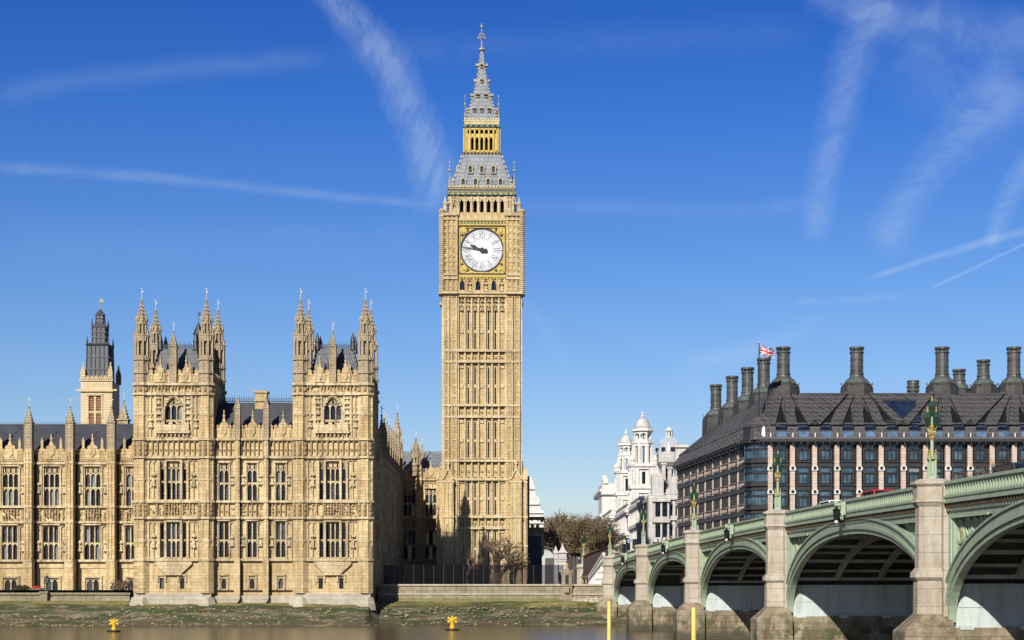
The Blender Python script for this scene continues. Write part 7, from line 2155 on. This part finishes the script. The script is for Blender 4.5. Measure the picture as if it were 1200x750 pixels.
for i in range(9): mb.fb(PX(640 + i * 1.1, D), PX(640.5 + i * 1.1, D), 5, Zl(654), 0, .1)
mb.build('board', M['slate_grey'], t)
mb = MB(T); mb.fb(PX(635.2, D), PX(638.6, D), 5, Zl(655), -.8, .5); mb.frus(PX(637, D), -.15, Zl(655), Zl(650.5), .5, .1, 4); mb.build('post', M['grey_stone'], t)
D = 300; T = front(D); Zl = lambda p: PZ(p, D)
gate_labels = ['narrower of two white gate piers with peaked caps, beside the ribbed metal panels', 'wider and taller of two white gate piers with peaked caps']
for i, (px, w, ytop, dd) in enumerate(((652, 3.4, 640.5, 4), (659.3, 5.2, 638, 0))):
    t = thing('gate_pier', gate_labels[i], 'gate pier', (PX(px, D), D + dd, 5), group='white gate piers')
    s = w * D / F; x = PX(px, D); y = D + dd + s
    mb = MB(); mb.box(x - s * .8, x + s * .8, y - s * .8, y + s * .8, 5, Zl(655)); mb.box(x - s * .95, x + s * .95, y - s * .95, y + s * .95, Zl(658), Zl(656)); mb.box(x - s, x + s, y - s, y + s, Zl(655), Zl(653)); mb.box(x - s * .85, x + s * .85, y - s * .85, y + s * .85, Zl(653), Zl(648)); mb.box(x - s * 1.1, x + s * 1.1, y - s * 1.1, y + s * 1.1, Zl(648), Zl(647)); 
    for e in (-.5, .5): mb.box(x + e * s - .06, x + e * s + .06, y - s * .9, y - s * .7, 5.5, Zl(658))
    mb.build('shaft', M['grey_stone'], t)
    mb = MB(); mb.frus(x, y, Zl(647), Zl(643), s * 1.35, s * .6, 4); mb.frus(x, y, Zl(643), Zl(ytop), s * .62, .12, 4); mb.frus(x, y, Zl(ytop + .5), Zl(ytop - 1.2), .18, .1, 6); mb.build('cap', M['grey_stone'], t)
D = 300
t = thing('dark_fence', 'dark boarded fence with steel posts between gate piers and bridge approach', 'fence', (PX(670, D), D, 5))
T = front(D); Zl = lambda p: PZ(p, D); mb = MB(T); mb.fb(PX(664, D), PX(683, D), 5, Zl(655), -.3, 0); mb.build('board', M['maroon'], t)
for px in (672.5, 676.5): mb = MB(T); mb.fb(PX(px, D) - .14, PX(px, D) + .14, 5, Zl(652), 0, .25); mb.build('post', M['lead'], t)
# maroon slatted screen rising to the bridge, white balustrade below it
A = Vector((PX(684, 283), 283)); B = Vector((PX(712.5, 252), 252.0)); dA = (B - A).normalized(); nA = Vector((dA.y, -dA.x)); LA = (B - A).length
if nA.x > 0: nA = -nA
TA = lambda u, d, z: (A.x + dA.x * u + nA.x * d, A.y + dA.y * u + nA.y * d, z)
t = thing('maroon_screen', 'dark maroon slatted screen rising towards the bridge parapet', 'fence', (A.x, A.y, 5))
mb = MB(TA); z0, z1 = PZ(653, 283), PZ(641.5, 252)
zt_ = lambda u: z0 + (z1 - z0) * u / LA
mb.prism([(0, 5), (LA, 5), (LA, zt_(LA)), (0, zt_(0))], -.3, 0)
n = 40
for i in range(n): u = LA * i / n; mb.prism([(u, 5.1), (u + .28, 5.1), (u + .28, zt_(u) - .1), (u, zt_(u) - .1)], 0, .1)
mb.prism([(0, zt_(0)), (LA, zt_(LA)), (LA, zt_(LA) + .2), (0, zt_(0) + .2)], -.4, .2)
mb.build('board', M['maroon'], t)
t = thing('balustrade', 'white stepped balustrade in front of the maroon screen', 'balustrade', (B.x, B.y, 5))
mb = MB(TA); a0 = LA * .42; 
zb_ = lambda u: PZ(677, 268) + (PZ(650, 252) - PZ(677, 268)) * max(0, (u - a0) / (LA - a0))
for i in range(12): u = a0 + (LA - a0) * i / 11; mb.fb(u - .1, u + .1, 5.0, zb_(u), .5, .75); mb.fb(u - .2, u + .2, 5.0, 5.3, .4, .85)
for f in (1.0, .8): mb.prism([(a0, 5 + (zb_(a0) - 5) * f), (LA, 5 + (zb_(LA) - 5) * f), (LA, 5 + (zb_(LA) - 5) * f + .3), (a0, 5 + (zb_(a0) - 5) * f + .3)], .4, .85)
for i in range(4): z = 5.6 + i * 1.0; mb.fb(a0 + (LA - a0) * (.3 + i * .16), LA, z, z + .16, .5, .7)
mb.build('rail', M['white'], t)
mb = MB(TA); [mb.fb(LA * f - .18, LA * f + .18, 5, 7.2, .2, .5) for f in (.05, .2, .34)]; mb.fb(0, LA * .42, 7.0, 7.25, .2, .5); mb.build('low_rail', M['wallstone'], t)
# lamp on the far approach pier
D = 287; x = PX(682, D)
t = thing('approach_pier', 'round stone pier carrying a lamp beside the maroon screen', 'pier', (x, D, 5)); mb = MB(); mb.frus(x, D, 5, PZ(666, D), .95, .85, 8); mb.frus(x, D, PZ(666, D), PZ(664.5, D), .95, 1.1, 8); mb.frus(x, D, PZ(664.5, D), PZ(661, D), 1.05, .8, 8); mb.build('shaft', M['pier'], t)
o = copy_tree(lamp0); o.location = (x + .3, D, PZ(661, D)); o.scale = (.9, .9, 1.12); o.rotation_euler = (0, 0, 1.1); tag(o, 'green and gold lamp on its own pier before the budding trees, off the bridge', 'street lamp', 'lamp standards on the bridge')

# ================================================================ trees and shrubs
def bare_tree(name, label, x, y, zb, h, spread, seed, depth=6, trunk=.3, mat='twig', buds=0, bud_mat='bud', bud_size=.3, group=None, nb=3, low=.22, twig_r=.012, wide=1.0):
    rnd = random.Random(seed)
    t = thing(name, label, 'tree', (x, y, zb), group=group)
    tr = MB(); tw = MB(); tips = []
    def grow(p, d, L, r, k):
        n = 3 if k > 0 else 2
        pts = [p]; q = p.copy(); dd = d.copy()
        for i in range(n):
            dd = (dd + Vector((rnd.uniform(-.18, .18), rnd.uniform(-.18, .18), rnd.uniform(-.05, .14)))).normalized(); q = q + dd * L / n; pts.append(q.copy())
        (tr if k >= depth - 1 else tw).tube(pts, [r * (1 - .35 * i / n) for i in range(n + 1)], 6 if k >= depth - 1 else 3)
        if k == 0: tips.append(q.copy()); return
        for i in range(nb if k > 1 else nb + 1):
            ph = rnd.uniform(0, 2 * math.pi); sp = rnd.uniform(.35, .95) * spread
            e = dd.cross(Vector((rnd.uniform(-1, 1), rnd.uniform(-1, 1), .3))).normalized()
            nd = (dd * math.cos(sp) + e * math.sin(sp)).normalized(); nd.z = nd.z * .9 + .12
            s = pts[-1] if i == 0 else pts[rnd.randint(max(1, n - 1), n)]
            grow(s.copy(), nd.normalized(), L * rnd.uniform(.62, .86), max(twig_r, r * .53), k - 1)
    grow(Vector((x, y, zb - .1)), Vector((0, 0, 1)), h * low, trunk, depth)
    # scale to height
    vmax = max(v[2] for v in tw.v) - zb; f = h / vmax
    for b in (tr, tw): b.v = [(x + (v[0] - x) * f * wide, y + (v[1] - y) * f * wide, zb + (v[2] - zb) * f) for v in b.v]
    tips = [Vector((x + (v.x - x) * f * wide, y + (v.y - y) * f * wide, zb + (v.z - zb) * f)) for v in tips]
    tr.build('trunk', M['bark'], t)
    for _ in range(buds):
        p = rnd.choice(tips) + Vector((rnd.gauss(0, .5), rnd.gauss(0, .5), rnd.gauss(0, .4)))
        a = Vector((rnd.uniform(-1, 1), rnd.uniform(-1, 1), rnd.uniform(-1, 1))).normalized() * bud_size; b = a.cross(Vector((rnd.uniform(-1, 1), rnd.uniform(-1, 1), 1))).normalized() * bud_size * .6
        tw.m = 1; tw.quad(tuple(p - a), tuple(p + b), tuple(p + a), tuple(p - b))
    tw.build('crown', [M[mat], M[bud_mat]], t)
    return t
bare_tree('bare_tree', 'low spreading leafless tree in front of the clock tower base', PX(580, 270), 270, 5.0, 9.2, .85, 5, depth=6, trunk=.34, low=.13, nb=3, twig_r=.008, wide=1.35)
bare_tree('bare_tree', 'small leafless bushy tree in the palace shadow at the tower base', PX(546, 279), 279, 5.0, 6.5, 1.3, 11, depth=5, trunk=.2, low=.12, nb=3, twig_r=.009, wide=1.3)
bare_tree('bare_tree', 'small leafless bushy tree between the tower base and the navy hoarding', PX(602, 276), 276, 5.0, 6.4, 1.2, 12, depth=5, trunk=.2, low=.12, nb=3, twig_r=.009, wide=1.2)
for i, (px, D, h, lab) in enumerate(((648, 430, 20.5, 'grey bare tall tree behind the navy hoarding'), (672, 420, 19.0, 'brown twiggy tree behind the white gate piers'), (686, 400, 17.5, 'dense brown budding tree touching the white offices'), (658, 455, 17.5, 'low dense brown tree filling the gap behind the gate'), (681, 440, 17, 'dense brown tree in the middle of the far group'))):
    dense = i in (2, 3, 4)
    bare_tree('park_tree', lab, PX(px, D), D, 5.0, h, .85, 20 + i, depth=5, trunk=.4, low=.17, wide=(1.5, 1.4, .95, 1.5, 1.1, .6)[i], nb=4 if i != 5 else 3, buds=0 if i == 5 else 9000 if dense else 500, bud_size=.15, group='trees beyond the gate', twig_r=.03, mat='twig' if i != 5 else 'twig_pale') if 'twig_pale' in M else None
def shrub(name, label, x0, x1, z0, z1, y, n, mat, size, seed, depth=1.2):
    rnd = random.Random(seed); t = thing(name, label, 'shrub', ((x0 + x1) / 2, y, z0))
    mb = MB(); cx, w, h = (x0 + x1) / 2, (x1 - x0) / 2, z1 - z0
    lob = [(rnd.uniform(-.7, .7), rnd.uniform(.3, .75), rnd.uniform(.35, .55)) for _ in range(9)]
    for _ in range(n):
        lx, lz, lr = rnd.choice(lob); v = Vector((rnd.gauss(0, 1), rnd.gauss(0, 1), rnd.gauss(0, 1))).normalized() * rnd.uniform(.55, 1.05)
        p = Vector((cx + (lx + v.x * lr) * w * .8, y + v.y * depth, z0 + max(.02, (lz + v.z * lr) * h * .85)))
        a = Vector((rnd.uniform(-1, 1), rnd.uniform(-1, 1), rnd.uniform(-1, 1))).normalized() * size; b = a.cross(Vector((rnd.uniform(-1, 1), 1, .3))).normalized() * size * .6
        mb.quad(tuple(p - a), tuple(p + b), tuple(p + a), tuple(p - b))
    mb.build('foliage', M[mat], t)
    mb = MB()
    for i in range(7): a = rnd.uniform(-.6, .6); mb.tube([(cx + a * w * .4, y, z0), (cx + a * w, y + rnd.uniform(-.3, .3), z0 + h * .7)], .03, 4)
    mb.build('stem', M['bark'], t)
DT = 249.5
shrub('shrub', 'rounded dark green brown shrub on the terrace beside the red parasol', PX(15, DT), PX(42, DT), 4.4, PZ(685.5, DT), DT, 2600, 'leaf', .12, 1)
shrub('shrub', 'brown leafless looking bush on the terrace against the pavilion foot', PX(128, DT), PX(152, DT), 4.4, PZ(679.5, DT), DT, 900, 'twig', .13, 2)
t = thing('parasol', 'small red parasol with teal edge beside the dark shrub on the terrace', 'parasol', (PX(44, DT), DT - .6, 4.4))
x, y = PX(44, DT), DT - .6
mb = MB(); mb.frus(x, y, PZ(690, DT), PZ(686.2, DT), 1.15, .05, 10); mb.build('canopy', M['red'], t)
mb = MB(); mb.frus(x + .1, y, PZ(691.3, DT), PZ(690, DT), 1.15, 1.12, 10); mb.build('valance', M['teal'], t); mb = MB(); mb.frus(x, y, 4.4, PZ(689, DT), .03, .03, 6); mb.build('pole', M['white'], t)
# lantern on the terrace pier
t = thing('wall_lantern', 'single iron lantern on the pier of the palace terrace wall', 'lantern', (PX(55, 246.6), 246.6, PZ(693, 246.6)))
x, y = PX(55, 246.6), 246.6; z = lambda p: PZ(p, 246.6)
mb = MB(); mb.frus(x, y, z(693), z(691), .25, .1, 8); mb.frus(x, y, z(691), z(684), .06, .06, 8); mb.frus(x, y, z(677), z(675), .42, .1, 6); mb.frus(x, y, z(675), z(671.5), .08, .02, 6); mb.frus(x, y, z(684), z(683), .25, .25, 6)
for i in range(6): a = i * math.pi / 3 + math.pi / 6; mb.tube([(x + .22 * math.cos(a), y + .22 * math.sin(a), z(683.5)), (x + .38 * math.cos(a), y + .38 * math.sin(a), z(677))], .03, 4)
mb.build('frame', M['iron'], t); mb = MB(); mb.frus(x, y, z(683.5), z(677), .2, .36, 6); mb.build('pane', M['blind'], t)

# ---- river marks
def marker(px, D, label, s):
    x = PX(px, D); t = thing('river_buoy', label, 'buoy', (x, D, 0), group='yellow river markers')
    mb = MB(); mb.lathe(x, D, [(-.2, .4 * s), (.06, .85 * s), (.16, .8 * s), (.24, .3 * s)], 14); mb.build('float', M['black'], t)
    mb = MB(); mb.lathe(x, D, [(.2, .3 * s), (.5 * s, .26 * s), (.62 * s, .2 * s), (1.0 * s, .2 * s)], 10); mb.build('post', M['yellow_deep'], t)
    mb = MB()
    for a in (R(35), R(-35), R(90)): c, sn = math.cos(a), math.sin(a); mb.tube([(x - .62 * s * c, D, 1.15 * s - .45 * s * sn), (x + .62 * s * c, D, 1.15 * s + .45 * s * sn)], .14 * s, 6)
    mb.frus(x, D, 1.0 * s, 1.3 * s, .3 * s, .3 * s, 8); mb.build('topmark', M['yellow_deep'], t)
marker(133.5, 206, 'yellow cross topped buoy on the water before the palace pavilion', 1.0)
marker(530, 214, 'yellow cross topped buoy on the water before the clock tower', 1.12)
def pole(px, D, ytop, w, label):
    x = PX(px, D); t = thing('mooring_pole', label, 'pole', (x, D, 0), group='yellow poles in the river'); zt_ = PZ(ytop, D); r = w / 2 * D / F
    mb = MB(); mb.frus(x, D, -2, zt_, r * 1.05, r, 12); mb.frus(x, D, zt_, zt_ + .1, r, r * .6, 12); mb.build('shaft', M['yellow'], t)
    mb = MB(); mb.frus(x - r * .2, D, zt_, zt_ + .55, .035, .03, 6); mb.box(x + r * .8, x + r * 1.25, D - .1, D + .1, zt_ - 1.3, zt_ - 1.1); mb.build('bracket', M['gold_pale'], t)
pole(713.8, 168, 706, 4.6, 'thinner yellow pole in the water before the bridge pillar at the bank')
pole(813, 160, 713, 5.7, 'thicker yellow pole in the water before the second bridge arch')

# ---- traffic signals, people and vehicles on the bridge
def signal(a, d, label, sgn=False):
    zb = ptop(a) - 1.0; p = TBR(a, d, zb); t = thing('traffic_signal', label, 'traffic light', p, group='traffic signals at the bridge end')
    x, y, z = p; mb = MB(); mb.frus(x, y, z, z + 2.6, .07, .06, 8); mb.build('pole', M['iron'], t)
    mb = MB(); mb.box(x - .22, x + .22, y - .18, y + .2, z + 2.0, z + 3.15); mb.box(x - .34, x + .34, y + .2, y + .23, z + 1.9, z + 3.25)
    for i in range(3): mb.frus(x, y - .25, z + 2.28 + i * .33 + .06, z + 2.28 + i * .33 + .13, .14, .14, 8)
    h = mb.build('signal_head', M['black'], t)
    for i in range(3): mb = MB(); zz = z + 2.22 + i * .33; mb.prism([(x + .11 * math.cos(q * math.pi / 5), zz + .11 * math.sin(q * math.pi / 5)) for q in range(10)], y - .2, y - .17); mb.build('lens', M['glass'], h)
    if sgn:
        mb = MB(); c = (x - .75, z + 3.0); mb.prism([(c[0] + .35 * math.cos(q * math.pi / 8), c[1] + .35 * math.sin(q * math.pi / 8)) for q in range(16)], y - .1, y - .05); mb.fb(c[0], x, c[1] - .03, c[1] + .03, y - .05, y); mb.build('round_sign', M['dial_blue'], t)
def a_at(px, d):                                                     # place along the bridge seen in photo column px
    lo, hi = -45.0, 182.0
    for _ in range(60):
        m_ = (lo + hi) / 2; X, Y, _z = TBR(m_, d, 0)
        if X / Y * F + 600 < px: lo = m_
        else: hi = m_
    return lo
signal(a_at(731.5, -2.4), -2.4, 'black traffic signal beside the lamp on the bank pillar'); signal(a_at(735.8, -2.0), -2.0, 'black traffic signal standing between two others above the parapet'); signal(a_at(744, -2.2), -2.2, 'black traffic signal with a round sign beside it', True)

def person(a, d, label, coat, legs, face=0.0, h=1.74, hair='black', bag=False):
    zb = ptop(a) - 1.02; p = TBR(a, d, zb); t = thing('person', label, 'person', p, rz=face, group='people on the bridge'); k_ = h / 1.74
    me = bpy.data.meshes.new('body')
    J = [(0, 0, .93, .15), (0, .0, 1.12, .15), (0, .01, 1.32, .17), (0, .01, 1.44, .10), (0, 0, 1.52, .06), (0, -.02, 1.60, .09), (0, -.02, 1.68, .085),
         (.19, .0, 1.40, .065), (.25, .02, 1.13, .05), (.23, -.10, .90, .04), (.22, -.14, .82, .04), (-.19, .0, 1.40, .065), (-.25, .03, 1.13, .05), (-.23, .06, .88, .04), (-.22, .07, .80, .04),
         (.10, 0, .86, .10), (.11, -.06, .48, .07), (.11, -.02, .08, .05), (.11, -.16, .03, .045), (-.10, 0, .86, .10), (-.11, .04, .48, .07), (-.11, .12, .08, .05), (-.11, -.02, .03, .045)]
    E = [(0, 1), (1, 2), (2, 3), (3, 4), (4, 5), (5, 6), (3, 7), (7, 8), (8, 9), (9, 10), (3, 11), (11, 12), (12, 13), (13, 14), (0, 15), (15, 16), (16, 17), (17, 18), (0, 19), (19, 20), (20, 21), (21, 22)]
    me.from_pydata([(j[0] * k_, j[1] * k_, j[2] * k_) for j in J], E, []); me.update()
    b = bpy.data.objects.new('body', me); C.objects.link(b); b.parent = t
    sk = b.modifiers.new('skin', 'SKIN'); sk.use_smooth_shade = True
    for i, j in enumerate(J): me.skin_vertices[0].data[i].radius = (j[3] * k_, j[3] * k_ * (.72 if i in (0, 1, 2) else 1))
    me.skin_vertices[0].data[0].use_root = True
    b.modifiers.new('sub', 'SUBSURF').levels = 1; b.modifiers['sub'].render_levels = 2
    m, g = newmat('clothed_skin'); ob = g.n.new('ShaderNodeTexCoord').outputs['Object']; sp = g.n.new('ShaderNodeSeparateXYZ'); g.l.new(ob, sp.inputs[0])
    ax = g.M('ABSOLUTE', sp.outputs[0])
    c = g.mix(g.M('GREATER_THAN', sp.outputs[2], .9 * k_), legs, coat); hand = g.M('MULTIPLY', g.M('GREATER_THAN', ax, .185), g.M('LESS_THAN', sp.outputs[2], .88 * k_))
    c = g.mix(hand, c, (.45, .27, .19)); c = g.mix(g.M('GREATER_THAN', sp.outputs[2], 1.49 * k_), c, (.45, .27, .19)); setin(g, 'Base Color', c); setin(g, 'Roughness', .85)
    me.materials.append(m)
    mb = MB(); mb.lathe(0, .015, [(1.60 * k_, .098), (1.68 * k_, .108), (1.74 * k_, .09), (1.775 * k_, .03)], 10); o = mb.build('hair', M[hair], None); o.parent = t
    mb = MB(); mb.frus(0, -.115, 1.615 * k_, 1.655 * k_, .018, .012, 4); [mb.frus(s * .035, -.10, 1.65 * k_, 1.665 * k_, .012, .012, 5) for s in (-1, 1)]; mb.box(-.03, .03, -.108, -.09, 1.575 * k_, 1.583 * k_); o = mb.build('face', M['bark'], None); o.parent = t
    return t
people = [(771, -.7, 'person in a maroon coat walking on the bridge before the pale grey corner', (.16, .03, .04), (.02, .02, .03)), (776, -.9, 'person in a dark jacket among the walkers on the bridge', (.03, .03, .045), (.03, .03, .05)),
          (781, -.7, 'person in a dusty pink coat among the walkers on the bridge', (.30, .12, .13), (.04, .04, .05)), (786.5, -.8, 'person in a rusty brown coat among the walkers on the bridge', (.20, .07, .05), (.05, .05, .07))]
for i, (px, d, lab, c1, c2) in enumerate(people): person(a_at(px, d), d, lab, c1, c2, face=(-1) ** i * 1.4 + BROT, h=1.72 + .06 * (i % 3))

def vehicle(a, d, label, cat, name, paintm, L=4.3, H=1.5, W=1.8, van=False):
    zb = ptop(a) - 1.146; p = TBR(a, d, zb); t = thing(name, label, cat, p, rz=math.atan2(BT[1], BT[0]))
    def put(mb, nm, mt, par=None): o = mb.build(nm, mt, None); o.parent = par or t; return o
    hw = W / 2
    prof = ([(-L / 2, .35), (-L / 2, .85), (-L / 2 + .15, 1.0), (-L / 2 + .35, H - .15), (-L / 2 + .7, H), (L / 2 - 1.5, H), (L / 2 - .8, 1.15), (L / 2 - .1, .95), (L / 2, .6), (L / 2, .35)] if van else
            [(-L / 2, .35), (-L / 2, .8), (-L / 2 + .2, .95), (-L * .30, 1.0), (-L * .17, H - .06), (-.1, H), (L * .10, H - .05), (L * .24, 1.0), (L / 2 - .15, .85), (L / 2, .6), (L / 2, .32)])
    mb = MB(); n = len(prof)
    vs = []
    for s in (-1, 1):
        for (x, z) in prof: vs.append((x, s * (hw - (.18 if z > 1.05 else 0)), z))
    mb.add(vs, [tuple(range(n))[::-1], tuple(range(n, 2 * n))] + [(i, (i + 1) % n, n + (i + 1) % n, n + i) for i in range(n)])
    body = put(mb, 'body', M[paintm]); bv = body.modifiers.new('bevel', 'BEVEL'); bv.width = .06; bv.segments = 2
    mb = MB()
    for s in (-1, 1):
        y = s * (hw - .165)
        x0, x1 = (-L / 2 + .6, L / 2 - 1.5) if van else (-L * .22, L * .16)
        mb.add([(x0, y, 1.06), (x1 + .35, y, 1.06), (x1, y, H - .12), (x0 + .15, y, H - .12)], [(0, 1, 2, 3)])
    x0, x1, z0, z1 = (L / 2 - .84, L / 2 - 1.42, 1.2, H - .1) if van else (L * .235, L * .115, 1.03, H - .1)
    mb.add([(x0 + .03, -hw + .25, z0), (x0 + .03, hw - .25, z0), (x1 + .03, hw - .28, z1), (x1 + .03, -hw + .28, z1)], [(0, 1, 2, 3)])
    put(mb, 'window', M['glass'])
    for x in (-L * .31, L * .31):
        for s in (-1, 1):
            mb = MB(lambda u, d_, z: (u, d_, z)); K = 14; vs = [(x + .32 * math.cos(2 * math.pi * i / K), s * hw * q, .32 + .32 * math.sin(2 * math.pi * i / K)) for q in (.8, 1.02) for i in range(K)]
            mb.add(vs, [tuple(range(K)), tuple(range(K, 2 * K))] + [(i, (i + 1) % K, K + (i + 1) % K, K + i) for i in range(K)]); put(mb, 'wheel', M['tyre'])
    for s in (-1, 1):
        mb = MB(); mb.box(L / 2 - .05, L / 2 + .03, s * hw * .75 - .18, s * hw * .75 + .18, .62, .78); put(mb, 'headlight', M['white'])
    return t
vehicle(a_at(978, -5.1), -5.1, 'white van whose roof just shows over the bridge parapet', 'van', 'white_van', 'white', 5.2, 2.3, 1.95, True)
vehicle(a_at(1030, -5.1), -5.1, 'red van whose roof shows over the bridge parapet', 'van', 'red_van', 'red', 5.2, 2.4, 1.9, True)
vehicle(a_at(1194, -5.1), -5.1, 'dark blue van whose roof shows over the bridge parapet', 'van', 'blue_van', 'navy', 5.2, 2.35, 1.95, True)
# bare tree in front of the office block at the right
bare_tree('bare_tree', 'russet leafless street tree rising over the bridge parapet behind the blue van', PX(1188, 236), 236, 5.0, PZ(537, 236) - 5.0, 1.0, 31, depth=6, trunk=.22, low=.2, nb=3)
